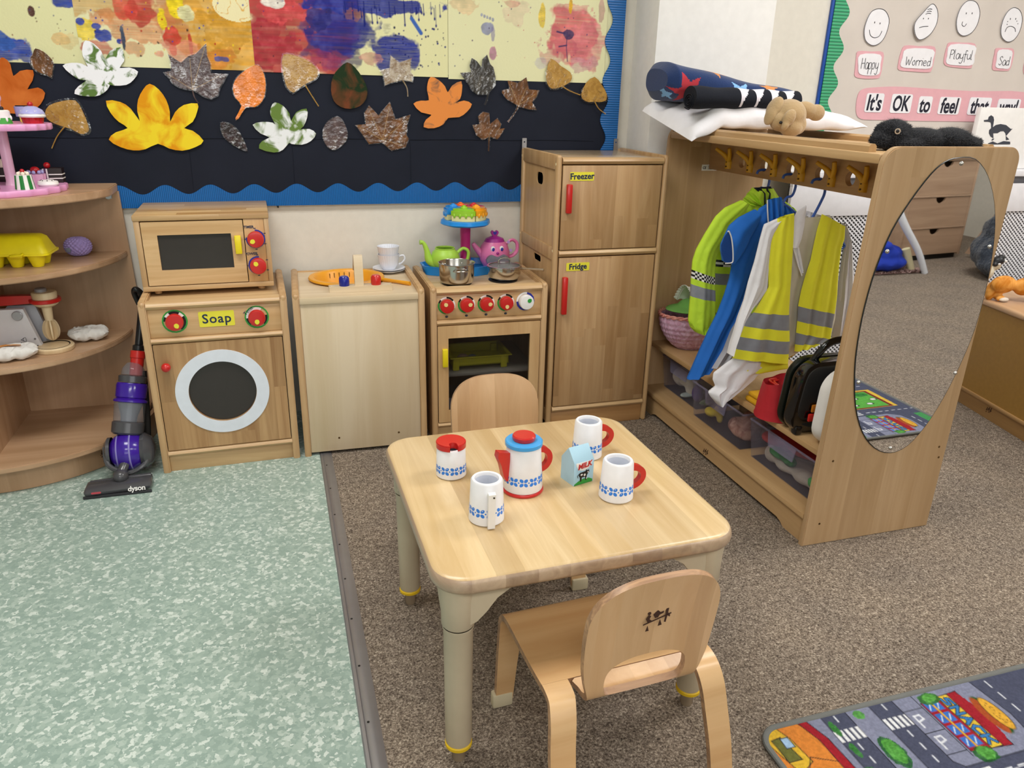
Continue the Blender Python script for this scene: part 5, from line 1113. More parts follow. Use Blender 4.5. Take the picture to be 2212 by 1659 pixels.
# ---- things on the middle shelf
SH = .2875
bk = thing('woven_basket', 'round pink woven basket on the dress-up shelf near the fridge', 'basket', (2.455, -.400, SH))
mb = MB()
def bkf(u, v):
    a = 2*pi*u; r = .062+.080*math.sin(min(1, v*1.05)*pi/2)**.9; w_ = .0022*sin(a*22+(v*22)*1.0)*sin(a*22-(v*22)*1.0)
    return ((r+w_)*cos(a), (r+w_)*sin(a)*.70, .001+.135*v**1.15)
mb.grid(bkf, 180, 50, cu=True); mb.lathe([(0, 0.001), (.062, .001)], seg=40, sy=.7); o = obj('basket_bowl', mb, leafmat('pink wicker', '#bf8fa8', '#d9b6d0', 60, rough=.4), bk); o.modifiers.new('s', 'SOLIDIFY').thickness = .003
mb = MB()
for ph in (0, pi): mb.tube([((.143+.003*cos(a*14+ph))*cos(a), (.143+.003*cos(a*14+ph))*sin(a)*.70, .139+.004*sin(a*14+ph)) for a in (2*pi*k/112 for k in range(112))], .0042, 7, sub=1, closed=True)
obj('braided_rim', mb, leafmat('coral braid', '#c8746c', '#e0a89c', 50), bk)
soft('green_hat', 'flat green felt hat lying across the pink basket', 'hat', (2.46, -.40, SH+.146), [((0, 0, .010), (.135, .09, .008)), ((.0, .02, .02), (.06, .06, .02))], plain('leaf green felt', '#6faa52', .85), disp=.001)
hood = thing('lace_bonnet', 'white lace-trimmed bonnet resting on the green hat', 'bonnet', (2.455, -.40, SH+.170))
def bon(u, v):
    a = pi*(.05+.95*u)-.25; r = .068+.026*v+.004*sin(u*34)*v*v
    x = -.085+.15*v; return (x*.55+.012*sin(a*2), -.02+(r)*cos(a)*1.15-.02*v, .012+r*sin(a)*.95+.005*sin(v*9+u*7))
mb = MB(); mb.grid(bon, 60, 24); o = obj('cotton_hood', mb, plain('white lace cotton', '#dfe2dc', .8, bump=.4, bscale=120), hood); o.modifiers.new('s', 'SOLIDIFY').thickness = .002
mb = MB(); mb.grid(lambda u, v: (lambda p: (p[0]-.002-.014*v*(.6+.4*abs(sin(u*60))), p[1]*(1+.10*v), p[2]+.006*v))(bon(u, .02)), 160, 4); o = obj('lace_frill', mb, MC['white lace cotton'], hood); o.modifiers.new('s', 'SOLIDIFY').thickness = .001
soft('brown_wig', 'dark brown wig behind the white lace bonnet', 'wig', (2.53, -.40, SH+.175), [((0, 0, .03), (.035, .06, .03)), ((-.02, .03, .02), (.03, .03, .02))], plain('dark hair', '#3a2a22', .8, bump=1, bscale=120), disp=.003)
yb = thing('folded_cloth', 'folded yellow cloth under the white overall beside the red cap', 'cloth', (2.42, -.95, SH))
mb = MB(); mb.box(2.345, 2.47, -1.03, -.945, SH, SH+.018, .008); mb.box(2.35, 2.46, -1.025, -.95, SH+.019, SH+.034, .007); obj('cloth_fold', mb, plain('amber cloth', '#dda71c', .8, bump=.3, bscale=60), yb, True)
# red cloth cap standing on edge
rh = thing('red_cloth_cap', 'red cotton fireman style cap standing beside the black carry case', 'hat', (2.375, -1.082, SH))
def cap(u, v):
    a = 2*pi*u; r = .072+.006*sin(2*a+1)-.014*v+.004*sin(5*a+3*v)*v; z = .002+(.118-.012*cos(a-2.4))*v
    return (r*cos(a)*1.0, r*sin(a)*.95, z)
def cap_in(u, v):
    a = 2*pi*u; x, y, z = cap(u, 1); k = 1-.92*v**1.6; return (x*k, y*k, z-.004-.078*math.sin(v*pi/2)+.006*sin(3*a)*v*(1-v)*4)
M_RC_ = plain('red cotton', '#b3202a', .75, bump=.5, bscale=22, bd=.008)
mb = MB(); mb.grid(cap, 60, 20, cu=True); mb.grid(cap_in, 60, 12, cu=True); mb.lathe([(0, .002), (.072, .002)], seg=30); obj('cap_body', mb, M_RC_, rh)
mb = MB(); mb.tube([(.0, -.048, .088), (-.035, -.02, .108), (-.032, .02, .11), (.01, .045, .102)], .0055, 8, sx=.6); mb.tube([(.01, -.04, .088), (-.024, -.018, .106), (-.02, .014, .108), (.01, .035, .102)], .0035, 8); obj('buckle_strap', mb, M_RED, rh)
# black carry case with smoked window
cc = thing('carry_case', 'glossy black plastic play carry case leaning on the mirror end panel', 'case', (2.405, -1.205, SH))
M_SMOKE = plain('glossy black plastic', '#0a0b0d', .1, coat=.5)
def rr3(w_, h_, r_, n=8): return rrect(-w_/2, w_/2, 0, h_, r_, n)
def shell(mb, w_, h_, r_, y0, y1, cx, rx=0, inset=.012, lean=0):
    A = rr3(w_, h_, r_); layers = [(0, y0, .012), (.0, y0+.006, .002), (0, (y0+y1)/2, 0), (0, y1-.006, .002), (0, y1, .012)]
    t = bmesh.new(); R_ = []
    for _, y, s in layers: R_.append([t.verts.new((cx+a*(1-2*s/w_*1.5), y+lean*(b+s)*1., s+b*(1-2*s/h_))) for a, b in A])
    for r1, r2 in zip(R_, R_[1:]):
        for k in range(len(A)): t.faces.new((r1[k], r1[(k+1) % len(A)], r2[(k+1) % len(A)], r2[k]))
    t.faces.new(R_[0][::-1]); t.faces.new(R_[-1]); bmesh.ops.recalc_face_normals(t, faces=t.faces); return mb.add(t)
LE = -.10
mb = MB(); shell(mb, .235, .232, .062, -.022, .025, .02, lean=LE); obj('case_half', mb, M_SMOKE, cc)
mb = MB(); shell(mb, .235, .232, .062, .027, .058, .02, lean=LE); obj('case_half', mb, plain('dark green black plastic', '#0b120c', .25), cc)
mb = MB(); mb.tube([(-.045, -.004, .212), (-.03, -.022, .262), (.0, -.026, .285), (.06, -.028, .290), (.10, -.024, .272), (.11, -.01, .212)], .0105, 12, sx=.7); obj('handle', mb, M_SMOKE, cc)
mb = MB(); mb.box(-.075, -.052, -.028, -.002, 0.0, .030, .006); mb.box(.09, .112, -.028, -.002, 0.0, .030, .006); obj('corner_foot', mb, M_SMOKE, cc)
mb = MB(); mb.prism(smooth_poly([(-.055, .03), (.09, .03), (.10, .1), (.085, .17), (.0, .18), (-.05, .15)], 4), -.0300, -.0225, 'xz'); o = obj('smoked_window', mb, plain('smoked window', '#17191c', .06, coat=.6), cc); o.rotation_euler = (-LE*-1, 0, 0)
for bx, bz, m, nm in ((-.025, .088, plain('orange plastic', '#c9781e', .4), 'orange_block'), (-.032, .060, plain('bright red plastic', '#d0281e', .4), 'red_block')):
    mb = MB(); mb.box(bx-.018, bx+.03, -.0425, -.0345, bz-.012, bz+.012, .003); obj(nm, mb, m, cc)
wc_ = thing('white_case', 'white plastic case wedged between the black carry case and the mirror end panel', 'case', (2.435, -1.290, SH), .10)
mb = MB(); shell(mb, .20, .225, .06, -.028, .024, .0, lean=-.05); obj('case_shell', mb, M_WHITE, wc_)
# ================================================================ CLOTHES ON HANGERS
M_HG = plain('blue hanger plastic', '#3a62b8', .35)
HOLE = [-.640, -.783, -.926]
def hanger(y, neckz, label, xc=2.50):
    t = thing('coat_hanger', label, 'hanger', (xc, y, neckz)); zr = .985
    mb = MB(); mb.tube([(2.487, y, .972), (2.492, y, .982), (2.507, y, .9855), (2.522, y, .984), (2.535, y-.0, .975), (2.540, y, .945), (2.532, y, .918), (xc+.012, y, neckz+.022), (xc, y, neckz)], .0042, 8); obj('hook', mb, M_HG, t, True)
    mb = MB(); mb.tube([(xc, y, neckz), (xc-.06, y, neckz-.03), (xc-.135, y, neckz-.075), (xc-.14, y, neckz-.088), (xc-.12, y, neckz-.092), (xc, y, neckz-.092), (xc+.12, y, neckz-.092), (xc+.14, y, neckz-.088), (xc+.135, y, neckz-.075), (xc+.06, y, neckz-.03)], .0042, 8, closed=True); obj('hanger_frame', mb, M_HG, t, True); return t
def sheet(P_left, P_right, y, px, mb=None, nu=26, nv=60, bulge=.022, folds=((5, .006), (11, .003)), mfn=None, grow=1., yoff=0., back=True, rows=None, ph=0.):
    """hanging cloth: left and right edge given as photo points on the plane y; front and back layers with folds deepening downward"""
    L_ = [(wy(p, y) if px else p) for p in P_left]; R_ = [(wy(p, y) if px else p) for p in P_right]
    def curve(P, t):
        d = [0]
        for a, b in zip(P, P[1:]): d.append(d[-1]+math.hypot(a[0]-b[0], a[1]-b[1]))
        s = t*d[-1]
        for i in range(len(P)-1):
            if s <= d[i+1] or i == len(P)-2:
                f = (s-d[i])/(d[i+1]-d[i]+1e-9); return (P[i][0]+(P[i+1][0]-P[i][0])*f, P[i][1]+(P[i+1][1]-P[i][1])*f)
    mb = mb or MB()
    def pt(u, v, sgn):
        a, b = curve(L_, v), curve(R_, v); x, z = a[0]+(b[0]-a[0])*u, a[1]+(b[1]-a[1])*u
        f = sum(amp*sin(k*pi*u+ph+v*1.3+i*2.) for i, (k, amp) in enumerate(folds))*min(1., .35+v*grow)
        e = math.sqrt(max(0, 1-(2*u-1)**2)); return (x, y+yoff-sgn*bulge*e*(.6+.4*v)+f*(e if sgn else 1), z)
    mb.grid(lambda u, v: pt(u, v, 1), nu, nv, mfn=mfn, flip=True)
    if back: mb.grid(lambda u, v: pt(u, v, -1), nu, nv, mfn=mfn)
    return mb
g3 = lambda P: [(1480+x/3.455, 400+y/3.456) for x, y in P]     # points read off an enlarged crop of the photo
M_HV = plain('lime fabric', '#c6ea3a', .7, bump=.7, bscale=17, bd=.012, var=.05, vscale=12); M_REF = plain('reflective tape', '#8c8f98', .4, bump=.4, bscale=20, bd=.006, var=.08, vscale=40)
M_CHK1 = M_BLACK; M_VEST = plain('yellow vest fabric', '#f2f036', .7, bump=.4, bscale=14, bd=.010, var=.05, vscale=12); M_NV = plain('navy lining', '#12172a', .8)
M_BLU = plain('blue tunic fabric', '#1b6ac8', .75, bump=.5, bscale=12, bd=.010, var=.06, vscale=10); M_WC = plain('white cotton', '#ecebf0', .8, bump=.6, bscale=16, bd=.012, var=.03, vscale=8); M_CRM = plain('cream lining', '#d9d3c2', .8)
# lime police jacket (furthest)
y = HOLE[0]
hanger(y, .905, 'blue plastic hanger inside the lime jacket')
jk = thing('lime_jacket', 'lime hi-vis jacket with chequered band and elasticated cuff, furthest along the rail', 'jacket', (2.5, y, .92))
sheet(g3([(520, 20), (430, 110), (350, 180), (300, 260), (250, 420), (215, 640), (205, 960), (200, 1000)]), g3([(640, 20), (740, 110), (800, 180), (830, 300), (840, 420), (840, 640), (830, 960), (820, 1000)]), y, True, bulge=.03).bm.name if 0 else None
mb = sheet(g3([(525, 22), (440, 110), (330, 190), (290, 300), (240, 430), (215, 640), (212, 950)]), g3([(655, 22), (700, 90), (790, 150), (840, 260), (850, 420), (850, 640), (850, 950)]), y, True, bulge=.030, mfn=lambda u, v: 1 if .70 < v < .79 else (2+(int(u*40)+int((v-.60)*70)) % 2 if .60 < v < .655 else 0)); obj('body', mb, [M_HV, M_REF, M_BLACK, M_WHITE], jk, True)
sl_L = g3([(420, 112), (300, 165), (230, 230), (150, 360), (85, 480), (58, 560), (47, 680), (42, 800), (35, 900), (25, 1010), (40, 1060), (75, 1095)]); sl_R = g3([(470, 150), (420, 260), (350, 330), (300, 420), (240, 500), (222, 570), (218, 680), (220, 800), (222, 900), (218, 1000), (205, 1050), (150, 1108)])
def chk(u, v):
    return 1 if .655 < v < .735 else (2+(int(u*14)+int((v-.555)*75)) % 2 if .555 < v < .608 else 0)
mb = sheet(sl_L, sl_R, y-.045, True, nu=28, nv=75, bulge=.03, folds=((3, .004), (7, .002)), mfn=chk); obj('sleeve', mb, [M_HV, M_REF, M_BLACK, M_WHITE], jk, True)
mb = sheet(g3([(30, 1030), (50, 1060), (80, 1085), (95, 1100)]), g3([(212, 1020), (190, 1062), (165, 1090), (150, 1108)]), y-.05, True, nu=30, nv=8, bulge=.028, folds=((22, .004), (13, .002))); obj('elastic_cuff', mb, M_HV, jk, True)
mb = sheet(g3([(735, 130), (800, 200), (830, 400), (835, 600)]), g3([(820, 180), (870, 260), (880, 420), (880, 600)]), y+.02, True, bulge=.02); obj('sleeve', mb, M_HV, jk, True)
mb = sheet(g3([(505, 15), (545, 60), (570, 155)]), g3([(430, 110), (480, 150), (568, 158)]), y-.035, True, bulge=.004, nv=20); obj('collar', mb, M_HV, jk, True)
mb = sheet(g3([(510, 20), (560, 60), (570, 150)]), g3([(640, 10), (665, 60), (640, 150)]), y-.012, True, bulge=.006, nv=20); obj('lining', mb, M_NV, jk, True)
# blue tunic
y = HOLE[1]
hanger(y, .890, 'blue plastic hanger inside the blue tunic')
tu = thing('blue_tunic', 'royal blue short-sleeved tunic with white piping, middle of the hanging clothes', 'tunic', (2.5, y, .9))
mb = sheet(g3([(610, 150), (560, 170), (520, 220), (430, 400), (350, 590), (330, 700), (290, 830), (240, 960), (175, 1090), (90, 1280), (18, 1450)]), g3([(720, 95), (740, 180), (720, 300), (640, 420), (560, 600), (500, 780), (430, 960), (370, 1060), (300, 1200), (220, 1340), (195, 1370)]), y, True, bulge=.028, nu=30, nv=70, folds=((4, .006), (9, .002)), grow=.8); obj('body', mb, M_BLU, tu, True)
mb = sheet(g3([(700, 110), (720, 300), (740, 500), (700, 800), (640, 1100), (560, 1240)]), g3([(800, 180), (880, 300), (900, 500), (860, 800), (760, 1100), (660, 1240)]), y+.01, True, bulge=.02, nv=40); obj('body_side', mb, M_BLU, tu, True)
mb = sheet(g3([(520, 180), (400, 240), (330, 300), (300, 370), (270, 440), (268, 480), (290, 570)]), g3([(560, 250), (520, 330), (480, 400), (460, 450), (430, 500), (400, 540), (355, 585)]), y-.03, True, bulge=.028, nv=30, folds=((3, .004),)); obj('sleeve', mb, M_BLU, tu, True)
def trim(parent, P, y, r, m, dy=0.): mb = MB(); mb.tube([(wy(p, y)[0], y+dy, wy(p, y)[1]) for p in g3(P)], r, 6, sub=3); return obj('piping', mb, m, parent, True)
mb = sheet(g3([(318, 350), (292, 385), (268, 450), (272, 510), (292, 575)]), g3([(325, 345), (345, 390), (355, 460), (358, 540), (348, 578)]), y-.060, True, nu=8, nv=20, bulge=.002, folds=((1, .001),)); obj('sleeve_opening', mb, plain('shaded blue fabric', '#0f3f86', .8), tu, True)  # shade inside the sleeve put in as a darker blue sheet
trim(tu, [(318, 348), (328, 346), (345, 390), (355, 460), (358, 540), (350, 578), (300, 584)], y-.064, .0022, M_WHITE)
mb = sheet(g3([(610, 110), (612, 180), (618, 280)]), g3([(720, 88), (722, 180), (722, 262)]), y-.036, True, bulge=.004, nv=12); obj('collar', mb, M_BLU, tu, True)
trim(tu, [(610, 110), (611, 180), (617, 280)], y-.036, .0022, M_WHITE, -.003)
# white overall shirt and yellow vest on one hanger
y = HOLE[2]
hanger(y, .862, 'blue plastic hanger holding the white shirt and yellow vest', 2.505)
ws = thing('white_shirt', 'long white collared shirt under the yellow vest, sleeve trailing to the shelf', 'shirt', (2.5, y, .87))
mb = sheet(g3([(690, 250), (640, 400), (600, 560), (560, 760), (520, 960), (470, 1120), (400, 1300), (340, 1380), (330, 1420)]), g3([(1080, 225), (1130, 300), (1150, 500), (1140, 760), (1120, 1000), (1080, 1160), (960, 1190), (760, 1290), (540, 1390)]), y, True, nu=30, nv=60, bulge=.018, folds=((5, .004),)); obj('body', mb, M_CRM, ws, True)
mb = sheet(g3([(690, 248), (590, 290), (560, 400), (520, 560), (470, 720), (440, 860), (400, 980), (370, 1100), (345, 1180), (328, 1262)]), g3([(720, 280), (690, 340), (640, 440), (620, 640), (610, 780), (560, 850), (500, 920), (440, 1020), (390, 1150), (345, 1270)]), y-.028, True, nu=16, nv=60, bulge=.018, folds=((3, .004), (7, .002))); obj('sleeve', mb, M_WC, ws, True)
mb = sheet(g3([(1180, 280), (1200, 400), (1170, 560), (1150, 700), (1130, 900), (1110, 1060), (1095, 1170)]), g3([(1205, 340), (1235, 440), (1250, 560), (1262, 700), (1262, 820), (1230, 960), (1190, 1110)]), y+.015, True, nu=14, nv=50, bulge=.018); obj('sleeve', mb, M_WC, ws, True)
mb = sheet(g3([(400, 1260), (300, 1330), (210, 1400), (205, 1450), (225, 1500), (170, 1545), (190, 1580), (245, 1640)]), g3([(560, 1270), (600, 1330), (580, 1400), (540, 1420), (520, 1450), (420, 1530), (340, 1590), (262, 1640)]), y-.02, True, nu=22, nv=40, bulge=.02, folds=((5, .005), (9, .002))); obj('tail', mb, M_WC, ws, True)
mb = sheet(g3([(900, 150), (830, 200), (812, 240), (805, 440), (800, 470)]), g3([(905, 160), (902, 200), (890, 300), (870, 400), (845, 465)]), y-.036, True, nu=8, nv=24, bulge=.003, folds=((2, .001),)); obj('collar', mb, M_WC, ws, True)
mb = sheet(g3([(905, 190), (890, 260), (872, 360)]), g3([(1015, 225), (1000, 290), (975, 365)]), y+.012, True, nu=8, nv=12, bulge=.003); obj('collar', mb, M_WC, ws, True)
mb = sheet(g3([(805, 470), (840, 600), (868, 680)]), g3([(850, 462), (870, 560), (884, 640)]), y-.034, True, nu=6, nv=14, bulge=.002); obj('lapel', mb, M_WC, ws, True)
# grey apron edge between tunic and shirt
gc = thing('grey_apron', 'pale grey cloth hanging between the blue tunic and the white shirt', 'apron', (2.45, -.86, .5))
mb = sheet(g3([(420, 950), (340, 1080), (280, 1230), (195, 1370)]), g3([(520, 960), (470, 1100), (400, 1240), (330, 1330)]), -.862, True, nu=10, nv=30, bulge=.008); obj('cloth', mb, plain('pale grey cloth', '#b3b3bd', .8), gc, True)
vs = thing('hi_vis_vest', 'yellow hi-vis vest with two grey reflective bands over the white shirt', 'vest', (2.5, y, .87))
def bands(u, v, b=((.640, .745), (.835, .925))): return 1 if any(a < v < c for a, c in b) else 0
VL = g3([(690, 250), (655, 340), (640, 430), (620, 600), (622, 760), (560, 870), (520, 935), (455, 1020), (420, 1090), (392, 1180), (352, 1290)]); VR = g3([(815, 210), (812, 340), (805, 480), (795, 640), (785, 780), (780, 880), (776, 940), (778, 1040), (780, 1110), (780, 1190), (768, 1330)])
mb = sheet(VL, VR, y-.034, True, nu=22, nv=90, bulge=.014, folds=((4, .004), (7, .002)), mfn=lambda u, v: bands(u, v, ((.655, .765), (.845, .935)))); obj('front_panel', mb, [M_VEST, M_REF], vs, True)
VL2 = g3([(1020, 215), (985, 330), (960, 440), (935, 560), (895, 680), (865, 790), (845, 890), (838, 1000), (830, 1080), (820, 1180), (815, 1240)]); VR2 = g3([(1195, 310), (1190, 400), (1165, 480), (1150, 600), (1140, 720), (1135, 820), (1125, 910), (1105, 1020), (1095, 1080), (1085, 1150), (965, 1200)])
mb = sheet(VL2, VR2, y-.026, True, nu=22, nv=90, bulge=.012, folds=((5, .005), (9, .002)), mfn=lambda u, v: bands(u, v, ((.66, .765), (.85, .95))), ph=1.); obj('front_panel', mb, [M_VEST, M_REF], vs, True)
mb = sheet(g3([(700, 280), (760, 500), (780, 800), (772, 930), (778, 1050), (780, 1180), (400, 1310), (395, 1370)]), g3([(1100, 260), (1060, 500), (1010, 800), (1000, 930), (990, 1050), (970, 1150), (800, 1280), (560, 1405)]), y+.030, True, nu=30, nv=80, bulge=.006, folds=((5, .004),), mfn=lambda u, v: bands(u, v, ((.55, .63), (.70, .78)))); obj('back_panel', mb, [plain('vest inside', '#c9a81c', .75), M_REF], vs, True)
mb = sheet(g3([(352, 1290), (395, 1340), (400, 1365)]), g3([(768, 1330), (770, 1370), (560, 1408)]), y-.020, True, nu=22, nv=16, bulge=.012, folds=((4, .004),)); obj('hem', mb, M_VEST, vs, True)
# ================================================================ ON TOP OF THE DRESS-UP UNIT
TOP = 1.110
pw = thing('white_pillow', 'soft white pillow draped over the far end of the dress-up unit top', 'pillow', (2.48, -.48, TOP))
A_, B_, C_, D_ = (np.array(p) for p in ((2.215, -.285, 1.160), (2.275, -.560, 1.125), (2.765, -.800, 1.128), (2.76, -.30, 1.145)))
def pil(sg):
    def f(u, v):
        p = (A_*(1-u)+D_*u)*(1-v)+(B_*(1-u)+C_*u)*v; q = (1-abs(2*u-1)**3)**.42*(1-abs(2*v-1)**3)**.36
        w_ = .010*sin(9*u+3*sin(7*v))+.008*sin(15*v+4*u)+.006*sin(31*u-12*v)
        edge = 1-max(0, 1-abs(2*v-1))*.0; pin = .035*(sin(pi*u)*(1 if v > .5 else -1))*abs(2*v-1)**3
        return (p[0], p[1]+pin*1.0, p[2]+(.058*q+w_*q if sg > 0 else -.020*q)-(.055*max(0, 1-u*5)*v)+.004*sin(40*u)*(1-q))
    return f
mb = MB(); mb.grid(pil(1), 60, 60); mb.grid(pil(-1), 60, 60, flip=True); mb.weld(1e-4); obj('pillowcase', mb, plain('white pillow cotton', '#eceaef', .85, bump=.35, bscale=45), pw, True, sharp=80)
nb = thing('navy_blanket', 'folded navy fleece blanket with red, pale blue and orange stars on the white pillow', 'blanket', (2.5, -.40, 1.2))
def nbf(u, v):
    a = 2*pi*v; x = 2.215+.505*u; yc = -.385-.03*u
    h = (.064*(1-u)+.019*u)*(1-max(0, .05-u)*9)*(1-max(0, u-.96)*12); dp = .115*(1-max(0, .05-u)*6)*(1-max(0, u-.96)*6)
    zc = (1.258*(1-u)+1.212*u); e = .75
    c, s = cos(a), sin(a); c = math.copysign(abs(c)**e, c); s = math.copysign(abs(s)**e, s)
    return (x, yc+dp*c, zc+h*s*(1+.07*sin(7*u+a))+.004*sin(11*u+2*a))
def star(u, v, cu_, cv, R_, rot, k=.42, au=.55, av=.42):
    du_, dv = (u-cu_)*au, ((v-cv+.5) % 1-.5)*av; r = math.hypot(du_, dv); a = (math.atan2(dv, du_)-rot) % (2*pi/5); a = abs(a-pi/5)
    ro, ri = R_, R_*k; return r < (ro*ri*sin(pi/5))/(ri*sin(a)+ro*sin(pi/5-a)+1e-9) if a > 0 or 1 else False
def nbm(u, v):
    if star(u, v, .115, .57, .066, .5) : return 1
    if star(u, v, .50, .52, .055, .2): return 2
    if star(u, v, .72, .44, .045, .9): return 3
    if star(u, v, .02, .68, .025, .1): return 2
    if star(u, v, .60, .64, .03, .8): return 1
    if star(u, v, .35, .30, .05, .3): return 3
    if star(u, v, .97, .62, .02, .3): return 1
    return 0
M_FLC = plain('navy fleece', '#17305f', .95, bump=.5, bscale=220, sheen=.2)
mb = MB(); mb.grid(nbf, 150, 110, mfn=nbm); t_ = [nbf(0, k/24) for k in range(24)]; t2 = [nbf(1, k/24) for k in range(24)]
for ring_ in (t_, t2):
    q = bmesh.new(); q.faces.new([q.verts.new(p) for p in ring_]); mb.add(q)
obj('fleece', mb, [M_FLC, plain('red fleece', '#b53540', .95), plain('pale blue fleece', '#85b5e4', .95), plain('orange fleece', '#d08c54', .95)], nb, True, sharp=70)
rb_ = thing('rolled_blanket', 'rolled black fleece with white pointed pattern tucked under the navy blanket', 'blanket', (2.5, -.535, 1.2))
def rbf(u, v):
    a = 2*pi*v; x = 2.265+.355*u; y_ = -.535-.07*u; r = .035-.004*u; return (x-.02*cos(a)*0, y_+r*1.25*cos(a), 1.208-.005*u+r*sin(a)*(1+.05*sin(20*u)))
def rbm(u, v):
    if u < .42: return 0
    w = (u-.42)/.145; k = w % 1; h = (v-.12)/.5
    return 1 if 0 < h < 1 and k < .55+.42*math.cos(h*pi) else 0
mb = MB(); mb.grid(rbf, 90, 40, mfn=rbm)
for uu in (0, 1):
    q = bmesh.new(); q.faces.new([q.verts.new(rbf(uu, k/24)) for k in range(24)]); mb.add(q)
mb.tube([(2.262, -.535+.001*k*cos(k*.9)*1.25, 1.196+.001*k*sin(k*.9)) for k in range(4, 28)], .002, 5, sub=2)
obj('fleece', mb, [plain('black navy fleece', '#10141f', .95, bump=.4, bscale=200), plain('white fleece', '#e2dfe8', .95)], rb_, True, sharp=70)
# tan plush
M_TAN = plain('tan plush', '#ab9068', .95, bump=.7, bscale=190, sheen=.4)
TS = Matrix.Translation((2.462, -.80, 1.162)) @ Matrix.Scale(1.22, 4) @ Matrix.Translation((-2.505, .79, -1.162))
tp2 = thing('tan_soft_toy', 'tan plush puppy lying face down on the pillow corner', 'soft toy', (2.455, -.80, TOP))
softblob('body', [((2.505, -.79, 1.162), (.043, .045, .040)), ((2.475, -.80, 1.148), (.024, .026, .024), (0, .6, 0)), ((2.50, -.815, 1.133), (.030, .022, .022)), ((2.525, -.805, 1.14), (.022, .022, .024)), ((2.535, -.75, 1.16), (.04, .05, .035))], M_TAN, tp2, vox=.004, world=True, smooth=5)
softblob('ear', [((2.465, -.785, 1.180), (.012, .024, .030), (0, .5, .2)), ((2.452, -.79, 1.160), (.009, .018, .024), (0, .3, .2))], M_TAN, tp2, vox=.003, world=True)
softblob('ear', [((2.560, -.785, 1.176), (.034, .016, .020), (0, .25, 0)), ((2.590, -.785, 1.170), (.026, .013, .021), (0, .1, 0))], M_TAN, tp2, vox=.003, world=True)
softblob('snout', [((2.478, -.832, 1.158), (.016, .012, .022), (0, .5, 0)), ((2.468, -.834, 1.140), (.009, .009, .014), (0, .4, 0))], M_TAN, tp2, vox=.003, world=True)
for ex, ez in ((2.459, 1.146),): mb = MB(); mb.sph((ex, -.827, ez), .0038); obj('eye', mb, M_BLACK, tp2, True)
for c_ in tp2.children:
    c_.data.transform(Matrix.Translation(-Vector(tp2.location)) @ TS @ Matrix.Translation(Vector(tp2.location)))
# black plush with real fur tufts
M_FUR = plain('black fur', '#10131c', .9, sheen=.15)
bp_ = thing('black_soft_toy', 'fluffy black plush animal with ringed eye lying by the mirror end', 'soft toy', (2.53, -1.24, TOP-.02))
bo = softblob('body', [((2.478, -1.225, 1.128), (.046, .042, .040)), ((2.440, -1.232, 1.115), (.028, .026, .022)), ((2.56, -1.235, 1.118), (.07, .05, .030)), ((2.64, -1.25, 1.120), (.06, .045, .030)), ((2.685, -1.262, 1.112), (.038, .035, .019)), ((2.52, -1.24, 1.108), (.08, .045, .02))], M_FUR, bp_, vox=.005, world=True, smooth=4)
me = bo.data; rs = random.Random(3); mb = MB(); t_ = bmesh.new()
for v in me.vertices:
    if v.co.z < -.0: pass
    for _ in range(2):
        n_ = v.normal; d_ = Vector((rs.uniform(-1, 1), rs.uniform(-1, 1), rs.uniform(-1, 1)))*.6; tip = v.co+(n_+d_).normalized()*rs.uniform(.005, .0105)+Vector((0, 0, -.001)); s_ = n_.orthogonal().normalized()*.0016
        if tip.z < .001: continue
        t_.faces.new((t_.verts.new(v.co-s_), t_.verts.new(v.co+s_), t_.verts.new(tip)))
mb.add(t_); o = obj('fur', mb, M_FUR, bp_); o['kind'] = 'stuff'
mb = MB(); mb.lathe([(.0042, 0), (.0072, 0), (.0072, .0015), (.0042, .0015)], (2.452, -1.268, 1.139), 20, M=Matrix.Rotation(pi/2, 4, 'X') @ Matrix.Rotation(-.4, 4, 'Y')); ey = obj('eye', mb, plain('eye ring', '#b9a894', .4), bp_, True)
mb = MB(); mb.sph((2.452, -1.267, 1.139), .0052); mb.tf(Matrix.Translation(-Vector(bp_.location))); obj('pupil', mb, M_BLACK, ey)
# ================================================================ THINGS ON THE TABLE
TZ = .4396
FL = plain('blue flower print', '#2f80e4', .4)
def flower_band(mb, rf, z0, nrep, a0, a1, sz=.0062):
    """ring of four-petal flowers lying on a tapering cup wall: rf(z) = radius"""
    n = nrep
    for i in range(n):
        a = a0+(a1-a0)*(i+.5)/n
        for px_, pz in ((-1, 1), (1, 1), (-1, -1), (1, -1)):
            P = []
            for u, v in ell(0, 0, .56, .42, 10, rot=pi/4*px_*pz):
                z = z0+(pz*.56+v)*sz; r = rf(z)+.0004; aa = a+((px_*.54+u)*sz)/r
                P.append((r*cos(aa), r*sin(aa), z))
            t = bmesh.new(); t.faces.new([t.verts.new(p) for p in P]); mb.add(t)
        r = rf(z0)+.0004; aa = a+(a1-a0)/n/2; t = bmesh.new(); t.faces.new([t.verts.new((r*cos(aa+u/r), r*sin(aa+u/r), z0+v)) for u, v in ell(0, 0, .0017, .0017, 8)]); mb.add(t)
M_CUP = plain('white lacquer', '#ecebee', .3, coat=.3); M_CUPI = plain('cup inside', '#d9dde8', .5)
